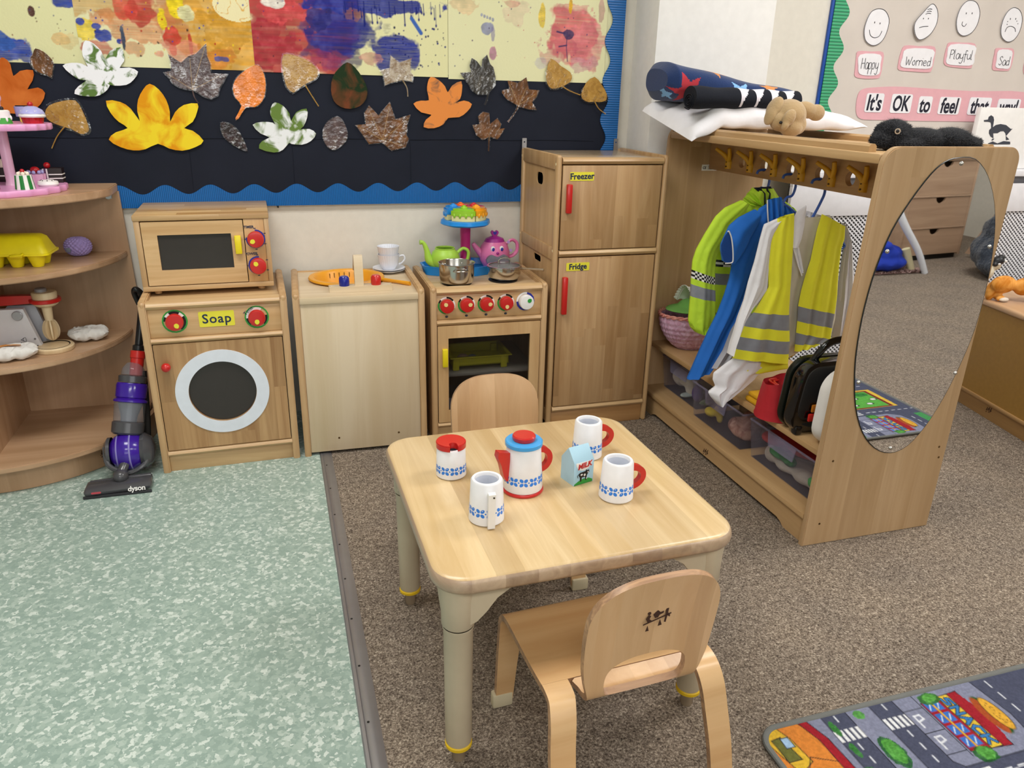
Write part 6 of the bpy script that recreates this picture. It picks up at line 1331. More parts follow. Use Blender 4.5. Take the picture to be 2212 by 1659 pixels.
def cup(name, label, x, y, r0, r1, h, wall, hang, hmat, group=None):
    t = thing(name, label, 'cup', (x, y, TZ), 0, group)
    mb = MB(); mb.lathe([(0, 0), (r0-.003, 0), (r0, .003), (r1+.0006, h-.003), (r1-.002, h), (r1-wall+.001, h), (r1-wall, h-.002), (r1-wall-.001, .014), (0, .012)], seg=48); obj('cup_body', mb, M_CUP, t)
    mb = MB(); mb.lathe([(r1-wall-.0005, h-.006), (r1-wall-.0015, .0145), (0, .013)], seg=40); obj('cup_lining', mb, M_CUPI, t)
    rf = lambda z: r0+(r1-r0)*z/h
    mb = MB(); flower_band(mb, rf, h*.32, 10, 0, 2*pi, .0084); obj('flower_band', mb, FL, t)
    return t
def ring_handle(t, ang, r, z0, z1, out, mat, wd=.011, th=.009):
    """flat sawn C handle: plane contains the cup axis at angle ang"""
    zc, hz = (z0+z1)/2, (z1-z0)/2; n = 18; P = []
    for k in range(n+1): a = -pi/2+pi*k/n; P.append((r+out*cos(a), zc+hz*sin(a)))
    for k in range(n+1): a = pi/2-pi*k/n; P.append((r+max(0, (out-wd))*cos(a), zc+(hz-wd)*sin(a)))
    mb = MB(); mb.prism(P, -th/2, th/2, 'xz', M=Matrix.Rotation(ang, 4, 'Z')); return obj('handle', mb, mat, t)
sg = cup('sugar_bowl', 'white wooden sugar bowl with notched red lid and blue flower band', 1.243, -1.494, .0325, .0300, .067, .007, 0, None)
mb = MB(); mb.prism([p for p in ell(0, 0, .0318, .0318, 40)][:28]+[p for p in ell(0, 0, .0318, .0318, 40)][32:], .0672, .079, 'xy', M=Matrix.Rotation(0, 4, 'Z'))
P = [(.0318*cos(a), .0318*sin(a)) for a in (radians(-90+16+(360-32)*k/44) for k in range(45))]+[(.0088*cos(a), -.0205+.0088*sin(a)) for a in (radians(180-180*k/8) for k in range(9))]
mb = MB(); mb.prism(P, .0672, .078, 'xy'); Pm = [(a*.96, b*.96) for a, b in P]; mb.prism(Pm, .0665, .0798, 'xy'); obj('lid', mb, M_RED, sg)
cf = thing('coffee_pot', 'white wooden coffee pot with red spout, red handle and blue and red lid', 'coffee pot', (1.372, -1.594, TZ))
mb = MB(); mb.lathe([(0, 0), (.042, 0), (.0435, .002), (.0435, .005), (.042, .007), (0, .007)], seg=44); obj('base_disc', mb, M_RED, cf)
rfp = lambda z: .0415+(.0355-.0415)*(z-.007)/.095
mb = MB(); mb.lathe([(0, .0075), (.0405, .0075), (.0415, .010), (.0355, .099), (.034, .102), (0, .102)], seg=44); obj('pot_body', mb, M_CUP, cf)
mb = MB(); flower_band(mb, rfp, .034, 12, 0, 2*pi, .0084); obj('flower_band', mb, FL, cf)
mb = MB(); mb.lathe([(0, .102), (.036, .102), (.0385, .104), (.0385, .111), (.036, .1135), (0, .1135)], seg=44); obj('lid_rim', mb, plain('sky blue paint', '#3f9fe0', .3, coat=.3), cf)
mb = MB(); mb.lathe([(0, .1135), (.0225, .1135), (.0238, .116), (.0238, .122), (.0215, .1245), (0, .1245)], seg=36); obj('lid_knob', mb, M_RED, cf)
ring_handle(cf, radians(8), .036, .034, .092, .029, M_RED, .012, .012)
mb = MB(); mb.prism([(-.036, .030), (-.0365, .094), (-.062, .101), (-.0645, .090), (-.056, .070), (-.050, .044), (-.044, .032)], -.0075, .0075, 'xz', M=Matrix.Rotation(radians(14), 4, 'Z')); obj('spout', mb, M_RED, cf)
m1 = cup('toy_mug', 'white flower-banded wooden mug with red handle at the back of the table', 1.562, -1.480, .0345, .0300, .087, .0075, 0, M_RED)
ring_handle(m1, radians(6), .0300, .014, .070, .035, M_RED, .0125, .012)
m2_ = cup('toy_mug', 'white flower-banded wooden mug with red handle nearest the right table edge', 1.548, -1.672, .0355, .0305, .084, .0075, 0, M_RED)
ring_handle(m2_, radians(6), .0305, .012, .068, .035, M_RED, .0125, .012)
m3 = cup('toy_mug', 'white flower-banded wooden mug with white handle facing the camera', 1.269, -1.688, .0345, .0300, .088, .0075, 0, M_WHITE)
mb = MB(); M = Matrix.Rotation(radians(-92), 4, 'Z'); mb.prism([(.030, .064), (.039, .078), (.047, .076), (.046, .064), (.043, .002), (.0375, .0), (.0355, .010), (.036, .062)], -.0068, .0068, 'xz', M=M); hd = obj('handle', mb, M_WHITE, m3)
mb = MB(); mb.cyl((.0015, -.0455, .0695), (.0015, -.0478, .0700), .0018, seg=10); obj('peg_hole', mb, plain('dark hole', '#40331f', .8), hd)
mk = thing('milk_carton', 'pale blue wooden milk carton with a black and white cow and MILK', 'carton', (1.497, -1.583, TZ), radians(15))
M_LB = plain('pale blue paint', '#a9cfe2', .4)
mb = MB(); W2_, D2_ = .0255, .023
mb.prism([(-D2_, 0), (D2_, 0), (D2_, .052), (0, .080), (-D2_, .052)], -W2_, W2_, 'yz'); obj('carton_body', mb, M_LB, mk)
# printed side faces: front print faces the local -Y side
mb = MB(); mb.prism([(-.021, .0515)]+[(.0+.021*cos(a), .0515+.020*sin(a)) for a in (pi+pi*k/16 for k in range(17))], -D2_-.0006, -D2_, 'xz'); obj('milk_cloud', mb, M_WHITE, mk)
mb = MB(); mb.merge(text_mesh('MILK', .0165, .0002, .0006, .25), M=frame_front((0.001, -D2_-.0010, .043), 0, .12)); obj('lettering', mb, M_RED, mk)
mb = MB(); mb.prism([(-.0235, .0005), (.0235, .0005), (.0235, .006), (.014, .011), (.0, .012), (-.012, .009), (-.0235, .003)], -D2_-.0006, -D2_, 'xz'); obj('grass_print', mb, M_GREEN, mk)
cow = [(-.013, .026), (-.010, .028), (.004, .029), (.006, .033), (.009, .030), (.013, .031), (.014, .026), (.010, .022), (.008, .018), (.0075, .008), (.0045, .008), (.004, .016), (-.005, .016), (-.006, .007), (-.009, .007), (-.010, .017), (-.0125, .020)]
mb = MB(); mb.prism(cow, -D2_-.0010, -D2_-.0006, 'xz'); mb.tube([(-.0125, -D2_-.001, .025), (-.0165, -D2_-.001, .022), (-.015, -D2_-.001, .017)], .0006, 5); co_ = obj('cow_print', mb, M_BLACK, mk)
mb = MB()
for c_ in ((-.006, .023, .003, .0022), (.002, .021, .0026, .003), (.0075, .012, .001, .002), (.0105, .026, .0015, .0018)): mb.prism(ell(*c_, 12), -D2_-.0014, -D2_-.0011, 'xz')
obj('cow_patches', mb, M_WHITE, co_)
# ================================================================ ON THE SINK AND COOKER
sp = thing('toy_frying_pan', 'orange plastic toy pan with handle resting in the sink hole', 'pan', (1.152, -.190, .5712))
M_ORP = plain('amber plastic', '#e8a226', .35)
mb = MB(); mb.lathe([(0, -.068), (.080, -.066), (.106, -.035), (.115, .002), (.131, .003), (.134, .007), (.131, .012), (.116, .012), (.109, .006), (.101, -.033), (.076, -.062), (0, -.063)], seg=56, sy=.93); obj('pan_bowl', mb, M_ORP, sp)
mb = MB(); mb.tube([(.118, -.060, .006), (.16, -.10, .007), (.205, -.140, .006)], [.010, .008, .010], 12, sx=.6); obj('handle', mb, M_ORP, sp)
mb = MB()
for k in range(7): a = radians(60+10*k); mb.box(.1065*cos(a)-.0012, .1065*cos(a)+.0012, .099*sin(a)-.002, .099*sin(a), -.015, .003, 0)
obj('measuring_marks', mb, plain('brown marks', '#6a4a14', .6), sp)
M_CW = plain('white plastic', '#e4e6ee', .25)
def cup2(z, label):
    t = thing('toy_teacup', label, 'cup', (1.316, -.105, z), 0)
    mb = MB(); fl_w = lambda a, zz: 1+.018*cos(a*28)*(1 if zz > .012 else 0)
    mb.lathe([(0, .002), (.022, 0), (.026, .004), (.034, .022), (.039, .050), (.041, .056), (.039, .056), (.036, .048), (.031, .022), (.022, .008), (0, .006)], seg=112, wav=fl_w); obj('cup_body', mb, M_CW, t); return t
sz_ = .5712
for k in range(2):
    q = solo('toy_saucer', MB().lathe([(0, .001), (.030, 0), (.034, .003), (.058, .010), (.060, .0125), (.057, .012), (.034, .006), (0, .005)], seg=48), M_CW, ('upper' if k else 'lower')+' of two stacked white toy saucers', 'saucer', (1.316, -.105, sz_+.0058*k), local=True)
c_1 = cup2(sz_+.0115, 'white fluted toy teacup with handle, lower of the stacked pair')
mb = MB(); mb.tube([(.035, -.004, .046), (.054, -.004, .050), (.060, -.004, .036), (.048, -.004, .022), (.036, -.004, .018)], .0035, 8); obj('handle', mb, M_CW, c_1)
cup2(sz_+.0115+.030, 'white fluted toy teacup, upper of the stacked pair')
# musical cake stand
ct = thing('toy_cake_stand', 'plastic cake stand with pink post, blue tray and blue top plate', 'cake stand', (1.605, -.125, .5655))
M_BLP = plain('bright blue plastic', '#1f8fe6', .3)
def wavy(n, am): return lambda a, z: 1+am*cos(n*a)
mb = MB(); mb.lathe([(0, 0), (.145, 0), (.152, .022), (.158, .034), (.150, .034), (.140, .012), (0, .010)], seg=96, sy=.62, wav=wavy(9, .03), c=(-.015, 0, 0)); obj('tray', mb, M_BLP, ct)
mb = MB(); mb.lathe([(0, .010), (.026, .012), (.021, .03), (.0185, .09), (.020, .17), (.024, .182), (0, .184)], seg=28); obj('post', mb, plain('magenta plastic', '#c02a78', .3), ct)
mb = MB(); mb.lathe([(0, .183), (.055, .183), (.082, .178), (.092, .184), (.090, .197), (.080, .199), (0, .192)], seg=96, wav=wavy(8, .025)); obj('top_plate', mb, M_BLP, ct)
CK = [('lime green', '#93c92e', -110), ('orange yellow', '#f2a51d', -40), ('red', '#cf3434', 32), ('orange', '#ee6a1e', 100), ('blue', '#2a8fe0', 168)]
for nm, hx, an in CK:
    t = thing('cake_slice', nm+' iced toy cake slice on the blue top plate', 'cake slice', (1.605, -.125, .5655+.1995), radians(an), None)
    def wedge(r0, r1, z0, z1, hw=radians(33), dr=0):
        P = [(.006, 0)]+[(r1*cos(a), r1*sin(a)) for a in (-hw+2*hw*k/12 for k in range(13))]; return P
    mb = MB(); mb.prism(wedge(0, .078, 0, 1), 0, .026, 'xy'); obj('sponge', mb, plain('cream sponge', '#ece2a0', .5), t)
    mb = MB(); P = wedge(0, .081, 0, 1, radians(34)); mb.prism(P, .020, .038, 'xy'); mb.prism([(.012+(a-.012)*.9, b*.86) for a, b in P], .038, .045, 'xy')
    for k in range(4): a = radians(-24+16*k); mb.sph((.079*cos(a), .079*sin(a), .020), (.005, .005, .009), seg=10, rings=6)
    ic = obj('icing', mb, plain('icing '+nm, hx, .28, coat=.3), t); bv = ic.modifiers.new('b', 'BEVEL'); bv.width = .004; bv.segments = 2; bv.limit_method = 'ANGLE'
    mb = MB(); mb.sph((.045, 0, .046), (.016, .014, .007)); mb.sph((.045, 0, .051), (.009, .008, .005)); obj('topping', mb, plain('icing '+nm, hx), t)
# lime teapot
lt = thing('toy_teapot', 'lidless lime green toy teapot on the blue tray', 'teapot', (1.520, -.155, .5775))
M_LIME = plain('lime plastic', '#a6d04a', .4)
mb = MB(); mb.lathe([(0, .001), (.030, 0), (.034, .004), (.053, .030), (.056, .048), (.048, .070), (.036, .083), (.037, .088), (.033, .088), (.033, .083), (.046, .068), (.052, .048), (.048, .03), (0, .006)], seg=44); obj('pot_body', mb, M_LIME, lt)
mb = MB(); mb.tube([(-.040, -.005, .028), (-.062, -.006, .045), (-.070, -.007, .08), (-.082, -.008, .108), (-.096, -.009, .112)], [.018, .015, .010, .007, .009], 14); obj('spout', mb, M_LIME, lt)
mb = MB(); mb.tube([(.046, 0, .066), (.068, 0, .082), (.088, 0, .072), (.088, 0, .046), (.078, 0, .030)], .0065, 12); obj('handle', mb, M_LIME, lt)
# pink teapot
pt_ = thing('toy_teapot', 'pink smiling toy teapot with purple lid and silver speaker mouth', 'teapot', (1.718, -.130, .5775))
M_PK = plain('candy pink plastic', '#e078ac', .32); M_PU = plain('purple plastic', '#a02a8a', .3); M_VI = plain('violet blue print', '#34309a', .3)
mb = MB(); mb.lathe([(0, .0), (.036, 0), (.042, .006), (.056, .030), (.060, .058), (.052, .085), (.036, .105), (0, .112)], seg=44, sy=.8); obj('pot_body', mb, M_PK, pt_)
mb = MB(); mb.lathe([(.040, .100), (.034, .112), (.015, .120), (0, .121)], seg=32, sy=.8); obj('lid', mb, M_PU, pt_)
mb = MB(); hh = [(0, 0), (.012, .011), (.0145, .020), (.008, .026), (0, .020), (-.008, .026), (-.0145, .020), (-.012, .011)]; mb.prism([(a, b+.116) for a, b in smooth_poly(hh, 3)], -.006, .006, 'xz'); o = obj('heart_knob', mb, M_PU, pt_)
mb = MB(); mb.prism([(a*.5, (b-.013)*.5+.132) for a, b in smooth_poly(hh, 3)], -.0072, -.0062, 'xz'); obj('heart_print', mb, M_VI, pt_)
mb = MB(); mb.tube([(.048, 0, .090), (.070, 0, .104), (.090, 0, .090), (.090, 0, .06), (.074, 0, .044), (.058, 0, .04)], .007, 10, sx=.8); obj('handle', mb, M_PK, pt_)
mb = MB(); mb.tube([(-.048, 0, .05), (-.070, 0, .075), (-.085, 0, .095)], [.015, .011, .007], 12); obj('spout', mb, M_PK, pt_)
mb = MB(); mb.prism(smooth_poly([(-.044, .040), (-.025, .058), (0, .050), (.025, .058), (.046, .040), (.030, .016), (0, .006), (-.030, .016)], 4), -.0525, -.040, 'xz'); mo = obj('speaker_mouth', mb, plain('silver grille', '#8e8e9c', .3, metal=.6, bump=1, bscale=500), pt_)
for ex in (-.017, .017):
    mb = MB(); mb.sph((ex, -.0405, .079), (.0085, .004, .0105)); e_ = obj('eye', mb, M_WHITE, pt_); mb = MB(); mb.sph((ex+.001, -.0435, .077), (.0055, .002, .007)); obj('pupil', mb, M_VI, e_)
mb = MB(); mb.sph((0, -.048, .063), (.0055, .005, .005)); mb.sph((0, -.0395, .0665), (.003, .008, .003)); obj('nose', mb, M_PU, pt_)
mb = MB(); mb.lathe([(.018, 0), (.012, .012), (0, .013)], (0, -.045, .0), 20); obj('front_button', mb, M_PU, pt_)
mb = MB()
for a, b in ((.052, .098), (.062, .066)): mb.lathe([(0, 0), (.006, 0), (.006, .002), (0, .002)], (a, -.012, b), 14, M=Matrix.Rotation(pi/2, 4, 'X'))
obj('flower_dot', mb, plain('lilac plastic', '#b79ad8', .3), pt_)
# steel pots
cw = lambda x, y: (1.4117+x*cos(-.0139)-y*sin(-.0139), -.4156+x*sin(-.0139)+y*cos(-.0139))
px_, py_ = cw(.115, .105)
po = thing('toy_saucepan', 'small stainless steel toy pot on the left burner', 'saucepan', (px_, py_, .5715))
mb = MB(); mb.lathe([(0, 0), (.055, 0), (.060, .004), (.0615, .012), (.0635, .068), (.0665, .071), (.0635, .0715), (.0615, .068), (.059, .012), (.053, .004), (0, .003)], seg=56); obj('pot_body', mb, M_STEEL, po)
mb = MB(); mb.tube([(-.026, -.062, .052), (-.022, -.075, .053), (0, -.080, .054), (.022, -.075, .053), (.026, -.062, .052)], .0022, 8); obj('side_handle', mb, M_STEEL, po)
mb = MB()
for a, b in ((-.03, .055), (.03, .055)): mb.sph((a, .052, b), .003, seg=10, rings=6)
obj('rivet', mb, M_STEEL, po)
px_, py_ = cw(.297, .127)
pn = thing('toy_saucepan', 'shallow stainless steel toy pan with glass lid and long handle', 'saucepan', (px_, py_, .5715))
mb = MB(); mb.lathe([(0, 0), (.048, 0), (.054, .004), (.060, .016), (.061, .042), (.064, .044), (.064, .046), (.059, .0445), (.058, .016), (0, .003)], seg=56); obj('pan_body', mb, M_STEEL, pn)
mb = MB(); mb.tube([(.058, -.012, .036), (.085, -.030, .038), (.130, -.068, .040)], [.005, .0042, .0055], 10, sx=.6); obj('handle', mb, M_STEEL, pn)
mb = MB(); mb.lathe([(0, .056), (.03, .053), (.055, .047), (.060, .0465)], seg=44); obj('glass_lid', mb, plain('lid glass', '#c9ccd0', .04, alpha=.28), pn)
mb = MB(); mb.lathe([(.057, .0462), (.0625, .0462), (.0625, .049), (.057, .049)], seg=48); obj('lid_rim', mb, M_STEEL, pn)
mb = MB(); mb.tube([(-.021, 0, .055), (-.019, 0, .070), (0, 0, .076), (.019, 0, .070), (.021, 0, .055)], .0026, 8, sx=1.6); obj('lid_handle', mb, M_STEEL, pn)
# inside the oven
ot = thing('oven_tray', 'yellow plastic tray with legs on the oven shelf behind the glass', 'tray', (1.60, -.30, .2495))
M_YT = plain('yellow tray plastic', '#e8e23a', .4)
mb = MB(); x0, x1, y0, y1 = 1.50, 1.715, -.360, -.20
for P in ((x0, x1, y0, y0+.004), (x0, x1, y1-.004, y1), (x0, x0+.004, y0, y1), (x1-.004, x1, y0, y1)): mb.box(P[0], P[1], P[2], P[3], .266, .300, .001)
mb.box(x0, x1, y0, y1, .266, .269, 0); obj('tray_body', mb, M_YT, ot, True)
mb = MB()
for P in ((x0-.010, x1+.010, y0-.010, y0+.002), (x0-.010, x1+.010, y1-.002, y1+.010), (x0-.010, x0+.002, y0, y1), (x1-.002, x1+.010, y0, y1)): mb.box(P[0], P[1], P[2], P[3], .298, .302, .001)
obj('rim', mb, M_YT, ot, True)
for lx, ly in ((x0+.014, y0+.008), (x1-.018, y0+.008), (x0+.014, y1-.01), (x1-.018, y1-.01)): mb = MB(); mb.box(lx-.012, lx+.012, ly-.009, ly+.006, .2497, .297, .003); obj('leg', mb, M_YT, ot, True)
for nm, bx, by, rr, hx in (('pale toy egg lying in the yellow oven tray', 1.545, -.335, .018, '#b59a86'), ('grey plastic toy food lying in the yellow oven tray', 1.583, -.325, .014, '#8f98a2')):
    mb = MB(); mb.sph((bx, by, .2695+rr), (rr*1.3, rr, rr)); solo('toy_food', mb, plain('food '+hx, hx, .5), nm, 'toy food', (bx, by, .2695))
bcup = thing('blue_cup', 'blue plastic toy cup in the bottom of the oven', 'cup', (1.625, -.30, .0705))
mb = MB(); mb.lathe([(0, 0), (.028, 0), (.032, .004), (.046, .085), (.043, .085), (.029, .008), (0, .005)], seg=32, sx=1.25); obj('cup_body', mb, plain('mid blue plastic', '#2383d0', .35), bcup)
mb = MB(); mb.tube([(.050, 0, .072), (.078, 0, .070), (.080, 0, .045), (.046, 0, .026)], .006, 8); obj('handle', mb, MC['mid blue plastic'], bcup)
mb = MB(); mb.lathe([(0, 0), (.03, 0), (.056, .034), (.053, .035), (.028, .005), (0, .004)], seg=36); solo('toy_bowl', mb, plain('pale lilac plastic', '#b9b6cc', .4), 'pale plastic bowl low in the left of the oven', 'bowl', (1.490, -.315, .0705), local=True)
# ================================================================ ON THE CORNER SHELF
M_CPK = plain('cake stand pink', '#e39fce', .3, coat=.2)
cst = thing('pink_cake_stand', 'two-tier scalloped pink wooden cake stand on the corner shelf top', 'cake stand', (.125, -.213, .8945))
sc = lambda a, z: 1-.035*abs(sin(a*11))
mb = MB(); mb.lathe([(0, 0), (.190, 0), (.192, .003), (.192, .015), (.190, .018), (0, .018)], seg=176, wav=sc); obj('bottom_tier', mb, M_CPK, cst)
mb = MB(); mb.lathe([(.018, .018), (.0145, .03), (.0145, .175), (.018, .179)], (.045, 0, 0), 24); mb.lathe([(.013, .197), (.012, .250), (.014, .254)], (.045, 0, 0), 24); mb.sph((.045, 0, .266), .017); obj('post', mb, plain('pale pink paint', '#e9bdd8', .3, coat=.2), cst)
mb = MB(); mb.lathe([(0, .179), (.133, .179), (.135, .182), (.135, .194), (.133, .197), (0, .197)], (.045, 0, 0), 176, wav=sc); obj('top_tier', mb, M_CPK, cst)
Z1, Z2 = .8945+.018, .8945+.197
def mould(nm, label, x, y, z, parts):
    t = thing(nm, label, 'toy cake', (x, y, z))
    for pn_, m, fn in parts:
        mb = MB(); fn(mb); obj(pn_, mb, m, t)
    return t
M_CH = plain('cherry red', '#b8141c', .25, coat=.3); M_CHOC = plain('chocolate paint', '#231518', .35); M_CRE = plain('cream paint', '#eadfce', .4); M_LIL = plain('lilac paint', '#a9a8dc', .35); M_PKL = plain('soft pink paint', '#dba8c8', .35)
def stripes(mb, r0, r1, h, n, mi):
    for k in range(n):
        a0 = 2*pi*k/n; da = pi/n
        mb.grid(lambda u, v: ((r0+(r1-r0)*v+.0005)*cos(a0+da*u), (r0+(r1-r0)*v+.0005)*sin(a0+da*u), h*v*.98+.0005), 3, 1, mi=mi)
mould('toy_cupcake', 'toy cake in green and white striped case topped with cream pearls', .232, -.320, Z1, [
    ('case', M_WHITE, lambda m: m.lathe([(0, 0), (.026, 0), (.0215, .040), (0, .040)], seg=30)),
    ('green_stripes', plain('case green', '#1f7a34', .4), lambda m: stripes(m, .026, .0215, .040, 7, 0)),
    ('pearls', M_CRE, lambda m: [m.sph((.012*cos(a), .012*sin(a), .044), .0055, seg=12, rings=8) for a in (0, 1.26, 2.5, 3.8, 5.)]),
    ('cherry', M_CH, lambda m: m.sph((0, 0, .051), .006)), ])
mould('toy_cupcake', 'pink fluted toy cake with a ring of lilac pearls and red cherry', .232, -.190, Z1, [
    ('cake', M_PKL, lambda m: m.lathe([(0, 0), (.024, 0), (.027, .030), (0, .032)], seg=60, wav=lambda a, z: 1+.05*cos(10*a))),
    ('pearls', M_LIL, lambda m: [m.sph((.019*cos(a), .019*sin(a), .036), .0055, seg=12, rings=8) for a in (2*pi*k/8 for k in range(8))]),
    ('cherry', M_CH, lambda m: m.sph((0, 0, .042), (.013, .013, .010))), ])
mould('toy_cake_slice', 'dark chocolate layered toy slice with purple striped side and cherry', .266, -.150, Z1, [
    ('slice', M_CHOC, lambda m: m.prism([(-.004, -.018), (.032, -.012), (.032, .022), (-.012, .022)], 0, .044, 'xy')),
    ('cream_layers', M_WHITE, lambda m: [m.prism([(-.0045, -.0186), (.0328, -.0124), (.0328, .0226), (-.0126, .0226)], z, z+.003, 'xy') for z in (.012, .024)]),
    ('striped_side', plain('plum and white', '#5a2a5c', .4), lambda m: m.box(-.020, -.005, -.020, .012, 0, .043, .002)),
    ('white_stripe', M_WHITE, lambda m: [m.box(x, x+.0042, -.0206, -.0195, 0.001, .043, 0) for x in (-.0195, -.0095)]),
    ('cherry', M_CH, lambda m: m.sph((-.008, -.004, .052), .0095)), ])
mould('toy_biscuit', 'round white toy biscuit with dark dots at the rim of the pink stand', .276, -.250, Z1, [
    ('biscuit', M_WHITE, lambda m: m.lathe([(0, 0), (.024, 0), (.029, .006), (.027, .014), (.015, .018), (0, .019)], seg=36)),
    ('dots', M_CHOC, lambda m: [m.sph((.019*cos(a), .019*sin(a), .0165), .0021, seg=8, rings=5) for a in (2*pi*k/9 for k in range(9))]), ])
mould('toy_cake_slice', 'red and white layered toy slice with white pearls at the left picture edge', .150, -.352, Z1, [
    ('slice', M_CH, lambda m: m.box(-.03, .022, -.015, .02, 0, .034, .003)),
    ('cream_layers', M_WHITE, lambda m: [m.box(-.0305, .0225, -.0155, .0205, z, z+.005, .001) for z in (.012, .024)]),
    ('pearls', M_WHITE, lambda m: [m.sph((x, y, .037), .0055, seg=12, rings=8) for x in (-.004, .008, .016) for y in (-.006, .006)]), ])
mould('toy_cake_slice', 'chocolate toy slice with a white cream swirl behind the stand post', .128, -.115, Z1, [
    ('slice', M_CHOC, lambda m: m.box(-.03, .03, -.015, .02, 0, .044, .003)),
    ('cream_layers', M_WHITE, lambda m: m.box(-.0305, .0305, -.0155, .0205, .016, .021, .001)),
    ('cream_swirl', M_CRE, lambda m: m.lathe([(.018, .044), (.02, .050), (.012, .060), (.003, .068), (0, .069)], seg=48, wav=lambda a, z: 1+.10*cos(8*a))), ])
mould('toy_cupcake', 'toy cupcake with lilac and white dome and red case, on the top tier', .262, -.225, Z2, [
    ('case', M_CH, lambda m: m.lathe([(0, 0), (.026, 0), (.030, .018), (0, .018)], seg=60, wav=lambda a, z: 1+.03*cos(16*a))),
    ('white_icing', M_WHITE, lambda m: m.lathe([(0, .017), (.034, .017), (.036, .021), (.030, .036), (0, .040)], seg=36)),
    ('lilac_icing', M_LIL, lambda m: m.lathe([(.0345, .027), (.029, .038), (.014, .047), (0, .049)], seg=60, wav=lambda a, z: 1+(.02 if z < .03 else 0)*cos(9*a))),
    ('cherry', M_CH, lambda m: m.sph((0, 0, .053), .0078)), ])
mould('toy_cake', 'toy cake with dripping white icing over green on the top tier', .184, -.262, Z2, [
    ('base', plain('cake green', '#3f9a3c', .4), lambda m: m.lathe([(0, 0), (.034, 0), (.030, .022), (0, .022)], seg=36)),
    ('icing', M_WHITE, lambda m: [m.lathe([(.0315, .016), (.0305, .034), (.027, .037), (0, .037)], seg=36)]+[m.sph((.0315*cos(a), .0315*sin(a), .016-.004*(k % 2)), (.0035, .0035, .007), seg=8, rings=6) for k, a in enumerate(2*pi*j/10 for j in range(10))]),
    ('cherry', M_CH, lambda m: m.sph((-.004, -.006, .044), .0095)),
    ('chocolate_balls', M_CHOC, lambda m: [m.sph(p, .006, seg=12, rings=8) for p in ((.012, 0, .041), (.004, .012, .041))]), ])
mould('toy_cake', 'lilac and yellow toy cake with dark top behind the dripping green cake', .222, -.155, Z2, [
    ('lilac_part', M_LIL, lambda m: m.lathe([(0, .016), (.020, .016), (.022, .045), (0, .045)], seg=30)),
    ('dark_top', M_CHOC, lambda m: m.lathe([(0, .045), (.018, .045), (.018, .048), (0, .048)], seg=30)),
    ('yellow_part', plain('custard paint', '#e6cf5a', .4), lambda m: m.box(-.008, .026, -.018, .014, 0, .0158, .003)), ])
# egg box
S2 = .6685
eb = thing('egg_box', 'yellow plastic toy egg box with clasp on the upper curved shelf', 'egg box', (.150, -.215, S2), radians(-4))
M_EB = plain('egg box yellow', '#f2e01c', .32)
mb = MB()
for ix in (-1, 0, 1):
    for iy in (-1, 1): mb.lathe([(0, 0), (.015, 0), (.017, .004), (.026, .034), (.028, .042)], (ix*.057, iy*.028, 0), 24)
obj('cups', mb, M_EB, eb); mb = MB(); mb.prism(rrect(-.100, .100, -.062, .062, .02), .038, .044, 'xy'); obj('rim', mb, M_EB, eb)
mb = MB(); LY = [(0, .044, 0), (.006, .058, .0), (.016, .085, 0), (.026, .094, 0), (.045, .097, 0)]; t_ = bmesh.new(); R_ = []
for ins, z, _ in LY: R_.append([t_.verts.new((a, b, z)) for a, b in rrect(-.096+ins, .096-ins, -.058+ins, .058-ins, .02 if ins < .03 else .01)])
for r1, r2 in zip(R_, R_[1:]):
    for k in range(len(r1)): t_.faces.new((r1[k], r1[(k+1) % len(r1)], r2[(k+1) % len(r1)], r2[k]))
t_.faces.new(R_[-1]); mb.add(t_); obj('lid', mb, M_EB, eb)
mb = MB(); mb.tube([(.0, -.060, .040), (.0, -.070, .040), (.03, -.071, .042), (.03, -.060, .046)], .004, 8, sub=2); mb.box(.0, .03, -.068, -.060, .033, .046, .003); obj('clasp', mb, M_EB, eb)
pe = thing('crochet_ball', 'small lilac crocheted ball on the upper curved shelf', 'ball', (.290, -.095, S2))
def cro(u, v):
    a, b = 2*pi*u, pi*v; k = 1+.07*sin(u*2*pi*18)*sin(v*pi*13)*sin(b)
    return (.041*k*cos(a)*sin(b)**.8, .034*k*sin(a)*sin(b)**.8, .0315-.0315*k*cos(b))
mb = MB(); mb.grid(cro, 132, 60, cu=True); obj('knitted_shell', mb, plain('lilac yarn', '#a795d2', .85, bump=.3, bscale=300), pe)
mb = MB(); mb.box(-.030, -.016, -.0345, -.030, .018, .032, .001); obj('seam_tag', mb, plain('grey tag', '#6f7484', .5), pe)
# wooden mixer on the lower shelf
S3 = .3905
mx = thing('toy_stand_mixer', 'white wooden toy stand mixer with red arm and wooden whisk', 'toy mixer', (.112, -.200, S3))
mb = MB(); P = [(-.10, 0), (.055, 0), (.048, .02), (.030, .09), (.018, .138), (-.06, .138), (-.10, .1)]; mb.prism(P, -.026, -.006, 'xz'); sd = obj('side_plate', mb, plain('mixer white', '#dcdade', .4), mx)
mb = MB(); mb.prism([(a+.022, b) for a, b in P], .022, .036, 'xz'); obj('side_plate', mb, plain('mixer grey', '#b9bac2', .4), mx)
mb = MB(); mb.cyl((-.0, -.026, .118), (-.0, -.034, .118), .0155, seg=28, bev=.002); obj('pivot_knob', mb, plain('silver paint', '#a9a9ae', .35, metal=.4), mx)
mb = MB(); mb.cyl((.035, -.026, .038), (.035, -.028, .038), .003); mb.cyl((.058, .022, .018), (.058, .019, .018), .0045); obj('bolt', mb, M_STEELD, mx)
